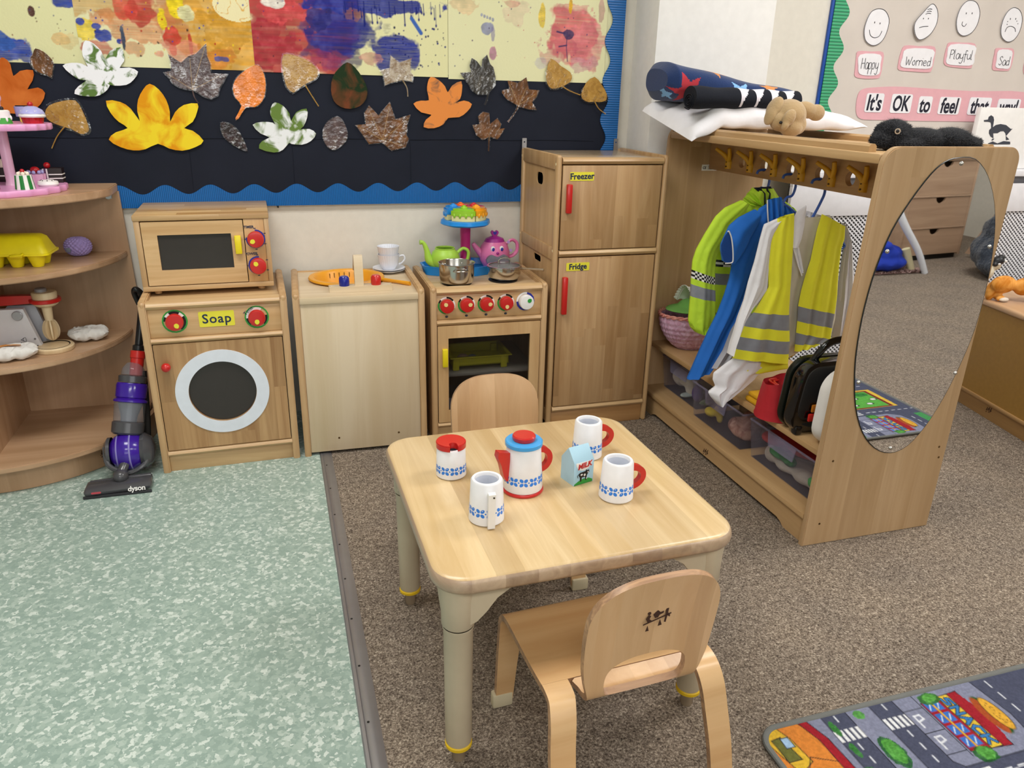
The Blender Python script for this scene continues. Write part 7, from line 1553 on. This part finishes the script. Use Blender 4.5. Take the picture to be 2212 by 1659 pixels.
mb = MB(); mb.merge(text_mesh('hape', .0115, .0002, .0004), M=frame_front((.004, -.0264, .024))); mb.tube([(.004+.0075*sin(a)*(1-.25*sin(a)), -.0266, .037+.006*cos(a)+.0025*sin(2*a)) for a in (2*pi*k/14 for k in range(14))], .0006, 5, sub=2, closed=True); mb.tube([(.004, -.0266, .031), (.001, -.0266, .037), (.004, -.0266, .043)], .0006, 5); obj('lettering', mb, M_INK, mx)
mb = MB(); P = [(-.16, .145), (-.05, .147), (.03, .150), (.070, .152), (.080, .158), (.080, .168), (.04, .176), (-.06, .178), (-.16, .172)]; mb.prism([p for p in P], -.008, .016, 'xz'); mb.lathe([(0, .152), (.044, .152), (.046, .154), (.046, .162), (.044, .164), (0, .164)], (.078, .004, 0), 36); obj('arm', mb, M_RED, mx)
M_BE = wood('beech', '#e6cf9f', '#d2b683', 'z', gs=.7, rough=.5)
mb = MB(); mb.lathe([(0, .138), (.026, .138), (.036, .145), (.036, .151)], (.078, .004, 0), 32); mb.lathe([(.036, .1645), (.037, .182), (.034, .186), (0, .186)], (.078, .004, 0), 32); mb.lathe([(.0125, .09), (.0155, .138)], (.078, .004, 0), 24); hd = obj('mixer_head', mb, M_BE, mx)
mb = MB(); mb.lathe([(.017, .186), (.0175, .194), (.014, .197), (0, .197)], (.070, .004, 0), 24); obj('top_dial', mb, plain('silver paint', '#a9a9ae', .35), hd)
wh = MB()
for k in range(4):
    M = Matrix.Translation((.078, .004, 0)) @ Matrix.Rotation(pi/4*k+.3, 4, 'Z'); wh.prism(smooth_poly([(0, .093), (.016, .088), (.025, .062), (.021, .036), (.006, .022), (-.006, .022), (-.021, .036), (-.025, .062), (-.016, .088)], 3), -.0025, .0025, 'xz', M=M)
obj('whisk', wh, M_BE, mx)
mb = MB(); mb.lathe([(0, 0), (.052, 0), (.054, .003), (.054, .013), (.051, .016), (.044, .016), (.043, .0145), (0, .0145)], seg=44); mb.tf(Matrix.Diagonal((1.1, 1.1, 1, 1))); o = solo('wooden_disc', mb, M_BE, 'round wooden disc with a black ring beside the toy mixer', 'wooden disc', (.198, -.232, S3), local=True)
mb = MB(); mb.lathe([(.0455, .0150), (.0485, .0165), (.0475, .0168), (.045, .0153)], seg=44); obj('black_ring', mb, M_BLACK, o)
def bag(label, loc, rz, mat, extra=None, sx=1.):
    t = thing('play_food_bag', label, 'bag', loc, rz)
    def bf(sg):
        def f(u, v):
            x, y_ = (2*u-1), (2*v-1); q = (1-abs(x)**4)**.5*(1-abs(y_)**4)**.5
            cr = (vnoise(np.array(x*1.), np.array(y_*1.), 5., 3 if sg > 0 else 8)-.5)*.012*q+abs(sin(5*x+3*y_))*.003*q; return (x*.062*sx*(1-.12*y_*y_)+.004*sin(9*y_), y_*.040*(1-.25*max(0, -x)**2)+.003*sin(11*x), .021+sg*(.019*q)+cr+.006*abs(x)**3)
        return f
    mb = MB(); mb.grid(bf(1), 30, 24); mb.grid(bf(-1), 30, 24, flip=True); mb.weld(1e-4); obj('bag_body', mb, mat, t); return t
M_BAG = plain('white cloth bag', '#dedcd8', .8, bump=.5, bscale=70)
b1 = bag('white cloth play food bag with orange print at the left of the lower shelf', (.098, -.312, S3), .35, M_BAG, sx=1.15)
mb = MB(); mb.grid(lambda u, v: (-.045+.075*u, -.012+.034*v, .0455+.0035*sin(pi*u)-.004*v), 12, 6); obj('orange_print', mb, plain('orange print', '#e8a050', .7), b1)
b2 = bag('crumpled white cloth play food bag behind the wooden disc', (.285, -.145, S3), .25, M_BAG, sx=.95)
mb = MB(); mb.grid(lambda u, v: (-.055+.025*u, -.030+.02*v, .030+.008*sin(3*u)+.006*v), 6, 4); mb.grid(lambda u, v: (-.038+.018*u, -.028+.024*v, .040+.004*sin(3*v)), 6, 4); obj('wash_label', mb, M_WHITE, b2)
# ================================================================ TOY VACUUM CLEANER
vc = thing('toy_vacuum', 'purple and grey upright toy vacuum cleaner standing beside the washing machine', 'toy vacuum', (.405, -.43, 0))
M_VG = plain('charcoal plastic', '#47474b', .25, coat=.3); M_VP = plain('violet plastic', '#3a1a94', .2, coat=.4); M_CLR = plain('clear smoke plastic', '#8c9099', .05, alpha=.35)
mb = MB(); mb.box(.285, .477, -.565, -.500, .006, .030, .010); 
for f in mb.bm.verts:
    if f.co.x > .44: f.co.y += .010; 
    if f.co.z > .02: f.co.y += .008
mb.cyl((.295, -.500, .020), (.470, -.490, .022), .011); hd = obj('cleaner_head', mb, M_VG, vc, True)
mb = MB(); mb.box(.283, .479, -.567, -.560, .001, .010, .002); obj('sole_edge', mb, plain('dark charcoal', '#2c2c30', .4), vc, True)
mb = MB(); mb.merge(text_mesh('dyson', .0225, .0003, .0005, sp=.95), M=Matrix.Translation((.437, -.5655, .0205)) @ Matrix.Rotation(1.2, 4, 'X')); obj('lettering', mb, M_WHITE, vc, True)
mb = MB(); mb.prism(rrect(-.014, .014, -.003, .003, .003), 0, .0006, 'xy', M=Matrix.Translation((.322, -.5665, .020)) @ Matrix.Rotation(1.2, 4, 'X')); obj('red_badge', mb, plain('badge red', '#a83a44', .4), vc, True)
mb = MB(); mb.sph((.385, -.505, .040), (.023, .026, .022)); mb.tube([(.385, -.50, .045), (.393, -.48, .06), (.40, -.46, .07)], .015, 12); obj('swivel_joint', mb, M_VG, vc, True)
BX, BY, BZ = .402, -.420, .086
mb = MB(); mb.lathe([(.0, -.054), (.034, -.052), (.052, -.036), (.062, -.014), (.064, 0), (.062, .014), (.052, .036), (.034, .052), (0, .054)], (BX, BY, BZ), 40, M=Matrix.Rotation(pi/2, 4, 'Y')); bl_ = obj('ball', mb, M_VP, vc, True)
mb = MB()
for xx in (-.026, .012): mb.lathe([(.0565 if abs(xx) > .02 else .0620, xx-.003), (.0590 if abs(xx) > .02 else .0640, xx), (.0565 if abs(xx) > .02 else .0620, xx+.003)], (BX, BY, BZ), 40, M=Matrix.Rotation(pi/2, 4, 'Y'))
mb.tf(Matrix.Translation(-Vector(vc.location))); obj('ball_ridge', mb, plain('lavender line', '#8d84c4', .3), bl_)
mb = MB(); mb.lathe([(.054, 0), (.058, .012), (.044, .030), (.024, .038), (0, .040)], (BX+.040, BY+.004, BZ-.004), 28, M=Matrix.Rotation(pi/2, 4, 'Y')); obj('side_housing', mb, M_VG, vc, True)
mb = MB(); mb.lathe([(.050, 0), (.050, .010), (.036, .020), (0, .022)], (BX-.048, BY, BZ), 28, M=Matrix.Rotation(-pi/2, 4, 'Y')); obj('side_housing', mb, M_VG, vc, True)
mb = MB(); mb.tube([(BX-.062, BY-.02, BZ+.03), (BX-.055, BY-.050, BZ-.02), (BX, BY-.060, BZ-.050), (BX+.050, BY-.050, BZ-.03), (BX+.062, BY-.02, BZ+.0)], .008, 8); mb.tube([(BX-.035, BY+.03, .02), (BX+.02, BY+.03, .018), (BX+.05, BY+.0, .03)], .014, 8); obj('lower_frame', mb, M_CLR if 0 else M_VG, vc, True)
ax0 = Vector((.402, -.395, .135)); axd = Vector((.080, .17, .44)).normalized(); q_ = Vector((0, 0, 1)).rotation_difference(axd).to_matrix().to_4x4()
def vl(name, prof, m, off=(0, 0), sy=1.): k_ = 1. if 'pole' in name else 1.2; mb = MB(); mb.lathe([(a*k_, b) for a, b in prof], tuple(ax0), 36, M=Matrix(q_) @ Matrix.Translation((off[0], off[1], 0)), sy=sy); return obj(name, mb, m, vc, True)
vl('bin_base', [(0, 0), (.036, 0), (.041, .006), (.041, .038), (.038, .042), (0, .042)], M_VG)
vl('clear_bin', [(.036, .042), (.0385, .044), (.040, .100), (.040, .104)], M_CLR)
vl('cyclone_core', [(.020, .042), (.021, .06), (.031, .100), (.031, .104)], plain('grey core', '#7c7f88', .3))
vl('bin_collar', [(.036, .104), (.043, .106), (.043, .112), (.036, .118), (.039, .122), (.0395, .160), (.037, .168), (0, .170)], M_VP)
vl('upper_ring', [(.035, .170), (.036, .190), (.030, .194), (0, .195)], M_VG)
vl('top_dome', [(.030, .195), (.028, .215), (.018, .233), (0, .240)], M_CLR)
vl('red_neck', [(0, .195), (.017, .195), (.017, .250), (.019, .252), (.019, .275), (0, .277)], M_RED, off=(.008, .004))
vl('pole', [(.018, .277), (.0185, .292), (.0125, .296), (.0125, .43), (.011, .44), (0, .44)], plain('black plastic', '#151518', .3), off=(.008, .006))
mb = MB(); p = ax0+axd*.44; mb.tube([(p.x+.008, p.y, p.z), (p.x+.008, p.y-.012, p.z+.03), (p.x-.004, p.y-.02, p.z+.045), (p.x-.012, p.y-.008, p.z+.03), (p.x-.004, p.y, p.z-.01)], .009, 10); obj('grip', mb, plain('black plastic', '#151518', .3), vc, True)
mb = MB(); mb.tube([(BX+.045, BY+.035, .04), (BX+.058, BY+.065, .16), (BX+.062, BY+.11, .32)], .011, 8); obj('back_hose', mb, M_GAP, vc, True)
# ================================================================ SHELF UNIT AT THE RIGHT, WITH PLASTIC ANIMALS
rsu = thing('low_cupboard', 'low wooden cupboard with yellowish side panel at the right edge', 'cupboard', (3.642, -.80, 0), -.222)
M_HB = plain('yellowish hardboard', '#a8803c', .45, var=.05, vscale=60)
mb = MB(); mb.box(0, .012, -.60, .50, .075, .438, 0); obj('side_panel', mb, M_HB, rsu)
mb = MB(); mb.box(-.012, .60, -.62, .52, .438, .462, .009, seg=3); obj('top_panel', mb, wood('cupboard top', '#d3ad7e', '#bd9466', 'y', gs=.6), rsu)
mb = MB(); mb.box(-.006, .58, -.61, .51, .060, .076, .004); obj('bottom_rail', mb, wood('cupboard rail', '#c49c62', '#a98048', 'y'), rsu)
mb = MB(); mb.box(.004, .016, -.60, .50, 0, .060, 0); kb = obj('kick_board', mb, wood('cupboard kick', '#b88f52', '#9c7440', 'y'), rsu)
mb = MB(); seesaw(mb, .034, Matrix.Translation((.0035, .045, .038)) @ Matrix.Rotation(-pi/2, 4, 'Z') @ Matrix.Rotation(pi/2, 4, 'X')); obj('emblem', mb, M_LOGO, kb)
mb = MB(); mb.box(.02, .56, .48, .50, .07, .438, 0); mb.box(.02, .56, -.60, -.58, .07, .438, 0); obj('end_panel', mb, M_HB, rsu)
CT = .4625
li = thing('toy_lion', 'orange plastic lion with shaggy maroon mane on the low cupboard', 'toy animal', (3.80, -.66, CT))
M_LO = leafmat('lion orange', '#c27824', '#e0a050', 22)
softblob('body', [((3.725, -.62, CT+.066), (.058, .034, .036)), ((3.80, -.65, CT+.060), (.045, .032, .036)), ((3.838, -.668, CT+.04), (.018, .018, .05)), ((3.852, -.67, CT+.012), (.020, .018, .012)), ((3.69, -.60, CT+.035), (.020, .018, .04)), ((3.712, -.635, CT+.012), (.022, .014, .012)), ((3.715, -.615, CT+.03), (.016, .016, .03))], M_LO, li, vox=.004, world=True, smooth=4)
softblob('mane', [((3.828, -.678, CT+.088), (.040, .036, .046)), ((3.805, -.672, CT+.062), (.025, .028, .036)), ((3.845, -.68, CT+.118), (.03, .03, .025))], plain('maroon mane', '#6e1a26', .7, bump=1, bscale=120), li, vox=.004, world=True, smooth=2, disp=.004, dscale=150)
softblob('paw', [((3.852, -.684, CT+.011), (.022, .016, .010))], plain('pale paw', '#d9cfc2', .6), li, vox=.003, world=True)
softblob('paw', [((3.718, -.645, CT+.010), (.024, .014, .009))], plain('pale paw', '#d9cfc2', .6), li, vox=.003, world=True)
an_ = thing('toy_animal', 'black and white plastic animal with pale neck behind the orange lion', 'toy animal', (3.78, -.50, CT))
softblob('body', [((3.72, -.50, CT+.055), (.045, .03, .035), (0, -.4, 0)), ((3.765, -.50, CT+.085), (.032, .022, .028), (0, -.6, 0)), ((3.80, -.50, CT+.115), (.026, .02, .020)), ((3.74, -.50, CT+.018), (.03, .022, .018))], plain('cream animal', '#cfc6ae', .5), an_, vox=.004, world=True)
softblob('head', [((3.805, -.503, CT+.135), (.026, .022, .020)), ((3.815, -.505, CT+.150), (.016, .014, .012)), ((3.785, -.51, CT+.122), (.012, .012, .010))], plain('black animal', '#15161a', .4), an_, vox=.003, world=True)
softblob('wing', [((3.705, -.512, CT+.085), (.045, .024, .022), (0, -.35, 0)), ((3.69, -.515, CT+.058), (.03, .024, .03))], plain('black animal', '#15161a', .4), an_, vox=.003, world=True)
softblob('yellow_stripe', [((3.712, -.522, CT+.106), (.036, .016, .006), (0, .1, 0))], plain('pale yellow stripe', '#d9c98a', .5), an_, vox=.003, world=True)
mb = MB(); mb.sph((3.824, -.523, CT+.137), .0055); mb.sph((3.792, -.524, CT+.126), (.007, .004, .004)); obj('face_marks', mb, M_WHITE, an_, True)
# ================================================================ PRINTED ROAD RUG
cv = Canvas(1.775, 3.43, -2.62, -1.936, .0021, '#5d6172')
GR = '#8a8ea6'; AS = '#50546a'; LN = '#dfe2ea'; OL = '#23242c'; GN = '#5fae4a'; RD = '#a52430'
cv.A[:] = np.array(lin(AS))
for k in (0, 1):
    o = 1.0*k-.0
    X = lambda x: x+o
    if k == 0:
        cv.poly([(1.775, -2.3), (1.775, -1.936), (1.925, -1.936), (1.925, -2.3)], GR)
        cv.poly([(1.775, -2.15), (1.775, -1.936), (1.865, -1.936), (1.895, -1.99), (1.905, -2.15)], '#e08a3c', OL, .002)
        cv.poly([(1.80, -2.05), (1.775, -1.96), (1.815, -1.936), (1.83, -1.97), (1.838, -2.03)], '#e2b83c', OL, .002); cv.poly([(1.792, -2.02), (1.79, -1.965), (1.812, -1.962), (1.822, -2.02)], '#6f7038', OL); cv.poly([(1.808, -1.99), (1.809, -1.965), (1.826, -1.965), (1.828, -1.99)], '#a8c8e8', OL)
        cv.line([(1.84, -2.02), (1.775, -2.10)], .002, OL); cv.line([(1.84, -2.02), (1.90, -2.05)], .002, OL)
        cv.poly([(1.868, -1.936), (1.888, -1.936), (1.905, -1.99), (1.912, -2.15), (1.89, -2.15), (1.885, -1.99)], RD, OL)
    # pavements and roads
    cv.rect(X(1.985), X(2.045), -2.115, -1.936, GR); cv.line([(X(1.985), -1.936), (X(1.985), -2.105), (X(1.995), -2.115), (X(2.035), -2.115), (X(2.045), -2.105), (X(2.045), -1.936)], .0022, OL)
    cv.line([(X(1.925), -1.936), (X(1.925), -2.3)], .0022, OL)
    for rx in (1.955, 2.077):
        for yy_ in (-1.952, -2.025, -2.058, -2.09, -2.125): cv.line([(X(rx), yy_+.007), (X(rx), yy_-.007)], .0035, LN)
    for cxx in (1.955, 2.077):
        for j in range(5): cv.rect(X(cxx-.026+j*.013-.0038), X(cxx-.026+j*.013+.0038), -2.008, -1.980, '#f0f1f4')
    cv.blob(X(2.012), -2.055, .022, .040, '#2a6a34', rough=.15, sc=90, edge=.02, seed=21+k); cv.blob(X(2.013), -2.053, .017, .033, GN, rough=.2, sc=90, edge=.05, seed=22+k)
    cv.blob(X(2.010), -1.955, .013, .012, GN, rough=.3, sc=90, edge=.1, seed=23+k); cv.blob(X(1.935), -1.975, .008, .02, '#3f8a3c', rough=.3, sc=90, edge=.1, seed=24+k); cv.blob(X(1.938), -2.03, .008, .02, '#3f8a3c', rough=.3, sc=90, edge=.1, seed=25+k); cv.blob(X(1.93), -2.09, .018, .02, '#3f8a3c', rough=.3, sc=90, edge=.1, seed=26+k)
    cv.poly([(X(2.105), -1.936), (X(2.105), -2.105), (X(2.12), -2.122), (X(2.27), -2.122), (X(2.315), -2.095), (X(2.325), -2.04), (X(2.315), -1.936)], GR, OL, .0022)
    for yy_ in (-1.975, -2.035, -2.09): cv.line([(X(2.105), yy_), (X(2.155), yy_)], .002, OL)
    cv.line([(X(2.155), -1.936), (X(2.155), -2.105)], .002, OL)
    for yy_ in (-2.005, -2.062):
        cv.line([(X(2.118), yy_-.015), (X(2.118), yy_+.015), (X(2.132), yy_+.015), (X(2.134), yy_+.004), (X(2.120), yy_)], .0042, '#e6e8f0')
    cv.poly([(X(2.160), -1.965), (X(2.160), -2.095), (X(2.258), -2.105), (X(2.262), -1.955)], RD, OL)
    for cx_ in (2.172, 2.193):
        for j in range(4): cv.rect(X(cx_-.008), X(cx_+.008), -2.087+j*.032, -2.062+j*.032, '#3d74c8'); cv.line([(X(cx_-.005), -2.082+j*.032), (X(cx_+.005), -2.068+j*.032)], .0025, '#cfe0f4')
    cv.line([(X(2.183), -1.965), (X(2.183), -2.095)], .004, '#e0b63a'); cv.rect(X(2.208), X(2.236), -2.100, -1.958, '#e8c545'); cv.line([(X(2.208), -1.958), (X(2.236), -1.958), (X(2.236), -2.1), (X(2.208), -2.1), (X(2.208), -1.958)], .0018, OL)
    cv.poly([(X(2.24), -2.10), (X(2.262), -2.085), (X(2.272), -2.02), (X(2.262), -1.965), (X(2.24), -1.955)], RD)
    SN = {'S': [(1, 1), (.2, .9), (.1, .6), (.9, .45), (.85, .1), (0, 0)], 'N': [(0, 0), (0, 1), (1, 0), (1, 1)], 'A': [(0, 0), (.5, 1), (1, 0), (.75, .4), (.25, .4)], 'C': [(1, .9), (.3, 1), (0, .5), (.3, 0), (1, .1)], 'K': [(0, 1), (0, 0), (0, .45), (1, 1), (.3, .55), (1, 0)]}
    for j, ch in enumerate('SNACK'):
        P_ = [(X(2.2125+b*.019), -1.966-j*.0262-a*.019) for a, b in SN[ch]]; cv.line(P_, .0085, '#1e2436'); cv.line(P_, .0048, '#3d80c0')
    cv.ellipse(X(2.283), -2.03, .018, .052, '#2e5a28'); cv.ellipse(X(2.278), -2.03, .014, .05, '#b0532a'); cv.ellipse(X(2.296), -2.03, .017, .046, '#2a2a20'); cv.ellipse(X(2.296), -2.03, .015, .044, '#e6b040')
    rs = random.Random(9)
    for _ in range(16): cv.ellipse(X(2.297+rs.uniform(-.008, .01)), -2.03+rs.uniform(-.032, .032), .0012, .0018, '#7a5a20')
    cv.blob(X(2.188), -1.958, .024, .017, '#3a7a34', rough=.25, sc=90, edge=.05, seed=31); cv.blob(X(2.19), -1.957, .018, .012, GN, rough=.3, sc=90, edge=.1, seed=32); cv.blob(X(2.185), -2.108, .026, .02, '#2a6a30', rough=.25, sc=90, edge=.05, seed=33); cv.blob(X(2.187), -2.106, .02, .015, GN, rough=.3, sc=90, edge=.1, seed=34)
    # road below, zebra and field row
    for j in range(4): cv.rect(X(2.20), X(2.235), -2.150+j*.0, -2.150, LN)
    for j in range(3): cv.rect(X(2.13), X(2.165), -2.166+j*.0135, -2.160+j*.0135, '#f0f1f4')
    for j in range(12): cv.line([(X(2.19+j*.032), -2.147), (X(2.205+j*.032), -2.147)], .0035, LN)
    for yy_ in (-1.95, -1.985, -2.02, -2.055): cv.line([(X(2.352), yy_), (X(2.352), yy_-.018)], .0035, LN)
    cv.poly([(X(1.935), -2.185), (X(2.385), -2.185), (X(2.39), -2.37), (X(1.935), -2.37)], '#e2bc48'); cv.poly([(X(1.94), -2.188), (X(2.365), -2.188), (X(2.365), -2.36), (X(1.94), -2.36)], '#7a2228'); cv.poly([(X(1.94), -2.195), (X(2.352), -2.195), (X(2.352), -2.352), (X(1.94), -2.352)], GN)
    for sx_, sy_ in ((2.20, -2.225), (2.28, -2.23), (2.25, -2.29), (2.10, -2.25), (2.33, -2.27), (2.02, -2.3)):
        cv.ellipse(X(sx_), sy_, .017, .011, OL); cv.ellipse(X(sx_), sy_, .014, .008, '#eceeec'); cv.ellipse(X(sx_+.015), sy_+.002, .005, .005, OL)
    cv.blob(X(2.31), -2.325, .04, .018, '#2c7a36', rough=.3, sc=60, edge=.1, seed=40); cv.ellipse(X(2.16), -2.215, .02, .012, '#3c78c0')
    for j in range(14): cv.line([(X(1.95+j*.032), -2.415), (X(1.965+j*.032), -2.415)], .0035, LN)
cv.rect(3.385, 3.43, -2.10, -1.98, '#4a9a5a')
nz = fbm(cv.X, cv.Y, 240, 5, 2); cv.A *= (.66+.36*nz)[..., None]
rug = thing('road_rug', 'grey play rug printed with roads, zebra crossings and a SNACK burger bar', 'rug', (2.6, -2.30, 0))
rp = rrect(1.775, 3.43, -2.62, -1.936, .045, 8)
inside = np.ones(cv.X.shape, bool)
o = cv.mesh('printed_pile', lambda X, Y: (X-2.6, Y+2.30, .0082+0*X), vcol('rug pile', .95, .8, 500)); o.parent = rug
# trim the square corners so the pile stays inside the rounded edging
bmx = bmesh.new(); bmx.from_mesh(o.data); kill = []
for f in bmx.faces:
    c = f.calc_center_median(); x, y_ = c.x+2.6, c.y-2.30
    for cx_, cy_, sx_, sy_ in ((1.82, -1.981, -1, 1), (3.385, -1.981, 1, 1)):
        if (x-cx_)*sx_ > 0 and (y_-cy_)*sy_ > 0 and math.hypot(x-cx_, y_-cy_) > .045: kill.append(f)
bmesh.ops.delete(bmx, geom=kill, context='FACES'); bmx.to_mesh(o.data); bmx.free()
mb = MB(); mb.prism(rp, .0006, .0075, 'xy'); obj('rubber_backing', mb, plain('rubber back', '#3a3a3c', .9), rug, True)
mb = MB(); mb.tube([(a, b, .006) for a, b in rp], .0075, 10, sub=1, closed=True, sx=.8); obj('bound_edge', mb, plain('grey edging', '#6c6d6a', .9, bump=.6, bscale=400), rug, True)
# ================================================================ WHAT THE MIRROR SEES
cab = thing('drawer_cabinet', 'wooden drawer cabinet with half-moon finger cut-outs seen in the mirror', 'cabinet', (6.10, -4.78, 0), -.12)
M_CW2 = wood('cabinet wood', '#c9a984', '#b39372', 'x', gs=.5, rough=.35)
mb = MB(); mb.box(-.42, -.40, -.4, .02, .03, .80, .002); obj('side_panel', mb, M_CW2, cab); mb = MB(); mb.box(.28, .30, -.4, .02, .03, .80, .002); obj('side_panel', mb, M_CW2, cab)
mb = MB(); mb.box(-.42, .30, -.4, .03, .80, .83, .004); obj('top_panel', mb, M_CW2, cab); mb = MB(); mb.box(-.40, .28, -.38, -.01, .0, .04, .002); obj('plinth', mb, M_GAP, cab); mb = MB(); mb.box(-.4, .28, -.40, -.38, .04, .80, 0); obj('back_panel', mb, M_GAP, cab)
for z0, z1 in ((.045, .255), (.275, .505), (.525, .785)):
    mb = MB(); mb.prism([(-.395, z0), (.275, z0), (.275, z1)]+[(-.06+.055*cos(a), z1-.002-.045*sin(a)) for a in (pi*k/14 for k in range(15))]+[(-.395, z1)], .0, .016, 'xz'); obj('drawer_front', mb, M_CW2, cab)
    mb = MB(); mb.box(-.40, .28, -.01, .022, z1+.002, z1+.018, .002); obj('rail', mb, M_CW2, cab)
mb = MB(); mb.prism([(.02, .03), (.45, .03), (.45, .80), (.40, .80)], .02, .035, 'yz', M=Matrix.Translation((.35, 0, 0))); obj('sloping_panel', mb, M_CW2, cab)
fb_ = softblob('dark_furry_throw', [((0, 0, .18), (.42, .30, .20)), ((-.05, -.02, .34), (.30, .22, .18)), ((.12, -.05, .42), (.22, .2, .14)), ((-.22, .08, .1), (.22, .2, .10))], plain('dark furry throw', '#2b3340', .95, bump=1, bscale=60, bd=.02, sheen=.3, var=.2, vscale=20), vox=.02, disp=.012, dscale=40)
fb_.location = (6.28, -4.12, .001); tag(fb_, 'dark blue-grey furry throw heaped beside the cabinet in the mirror', 'throw')
bb = softblob('blue_floor_cushion', [((0, 0, .07), (.26, .17, .07)), ((.0, 0, .14), (.20, .14, .07)), ((-.06, .02, .20), (.14, .12, .05))], plain('royal blue fabric', '#1434a8', .8, bump=.3, bscale=30), vox=.014, disp=.006, dscale=50)
bb.location = (5.28, -4.50, .001); tag(bb, 'royal blue floor cushion behind the pink rug in the mirror', 'cushion')
pr = thing('shaggy_pink_rug', 'small shaggy pale pink rug by the blue cushion in the mirror', 'rug', (5.25, -4.42, 0))
mb = MB(); mb.box(4.95, 5.62, -4.60, -4.36, .0008, .008, .002); obj('rug_base', mb, plain('pink rag rug', '#a88a84', .95), pr, True)
mb = MB(); t_ = bmesh.new(); rs = random.Random(2)
for _ in range(2600):
    x, y_ = rs.uniform(4.94, 5.63), rs.uniform(-4.61, -4.34); a = rs.uniform(0, 6.28); L_ = rs.uniform(.015, .03); w_ = .004
    d_ = Vector((cos(a), sin(a), 0)); s_ = Vector((-sin(a), cos(a), 0))*w_; p = Vector((x, y_, .008)); t_.faces.new([t_.verts.new(v) for v in (p-s_, p+s_, p+s_+d_*L_+Vector((0, 0, .012)), p-s_+d_*L_+Vector((0, 0, .012)))])
mb.add(t_); o = obj('rag_tufts', mb, plain('pink rag rug', '#a88a84', .95), pr, True); o['kind'] = 'stuff'
po_ = thing('wrapped_pole', 'tall pole wrapped in white cloth standing by the pink rug in the mirror', 'pole', (5.60, -4.33, 0))
mb = MB(); mb.tube([(5.60, -4.33, 0.002), (5.52, -4.36, .17), (5.40, -4.42, .36), (5.34, -4.46, .50), (5.28, -4.52, .72), (5.22, -4.60, 1.1)], [.022, .024, .028, .026, .03, .03], 12); obj('white_wrapping', mb, plain('white cloth wrap', '#d5d8de', .8, bump=.8, bscale=25), po_, True)
mb = MB(); mb.cyl((5.555, -4.42, .001), (5.49, -4.45, .17), .028, .03); solo('cream_cardboard_tube', mb, plain('cream card tube', '#d8cfa8', .7), 'short cream tube leaning beside the wrapped pole in the mirror', 'tube', (5.555, -4.42, 0))
tp3 = thing('wooden_play_frame', 'light wooden play frame with leaning posts behind the wrapped pole in the mirror', 'play frame', (5.2, -4.95, 0))
for a, b in (((5.42, -4.90, 0), (5.30, -4.98, 1.0)), ((5.00, -4.95, 0), (5.20, -5.0, 1.05))): mb = MB(); mb.tube([a, b], .03, 4, sub=1); obj('post', mb, M_CW2, tp3, True)
mb = MB(); mb.box(4.9, 5.5, -5.08, -5.06, .35, .95, .002); obj('fabric_panel', mb, plain('pale grey fabric', '#b4b2ae', .85), tp3, True)
# ================================================================ groups of repeats
GRP = {'paper_leaf': 'autumn leaves pinned on the black board', 'laminated_leaf': 'autumn leaves pinned on the black board', 'face_drawing': 'face drawings on the feelings board', 'word_card': 'pink-edged word cards on the feelings board',
       'painting': 'paintings along the top of the display board', 'storage_bin': 'clear bins under the dress-up unit', 'coat_hanger': 'blue hangers on the hook rail', 'toy_mug': 'white mugs on the activity table', 'toy_saucer': 'stacked saucers on the sink unit',
       'toy_teacup': 'stacked teacups on the sink unit', 'cake_slice': 'cake slices on the blue cake stand', 'toy_cake': 'toy cakes on the pink cake stand', 'toy_cupcake': 'toy cakes on the pink cake stand', 'toy_cake_slice': 'toy cakes on the pink cake stand', 'toy_biscuit': 'toy cakes on the pink cake stand',
       'child_chair': 'bent plywood chairs at the activity table', 'play_food_bag': 'cloth play food bags on the corner shelf', 'toy_saucepan': 'steel pans on the toy cooker', 'toy_food': 'toy food in the yellow oven tray', 'dress_up_hat': 'hats and cloths in the bin by the mirror end'}
for o in list(COL.objects):
    if o.parent is None and o.name.split('.')[0] in GRP: o['group'] = GRP[o.name.split('.')[0]]
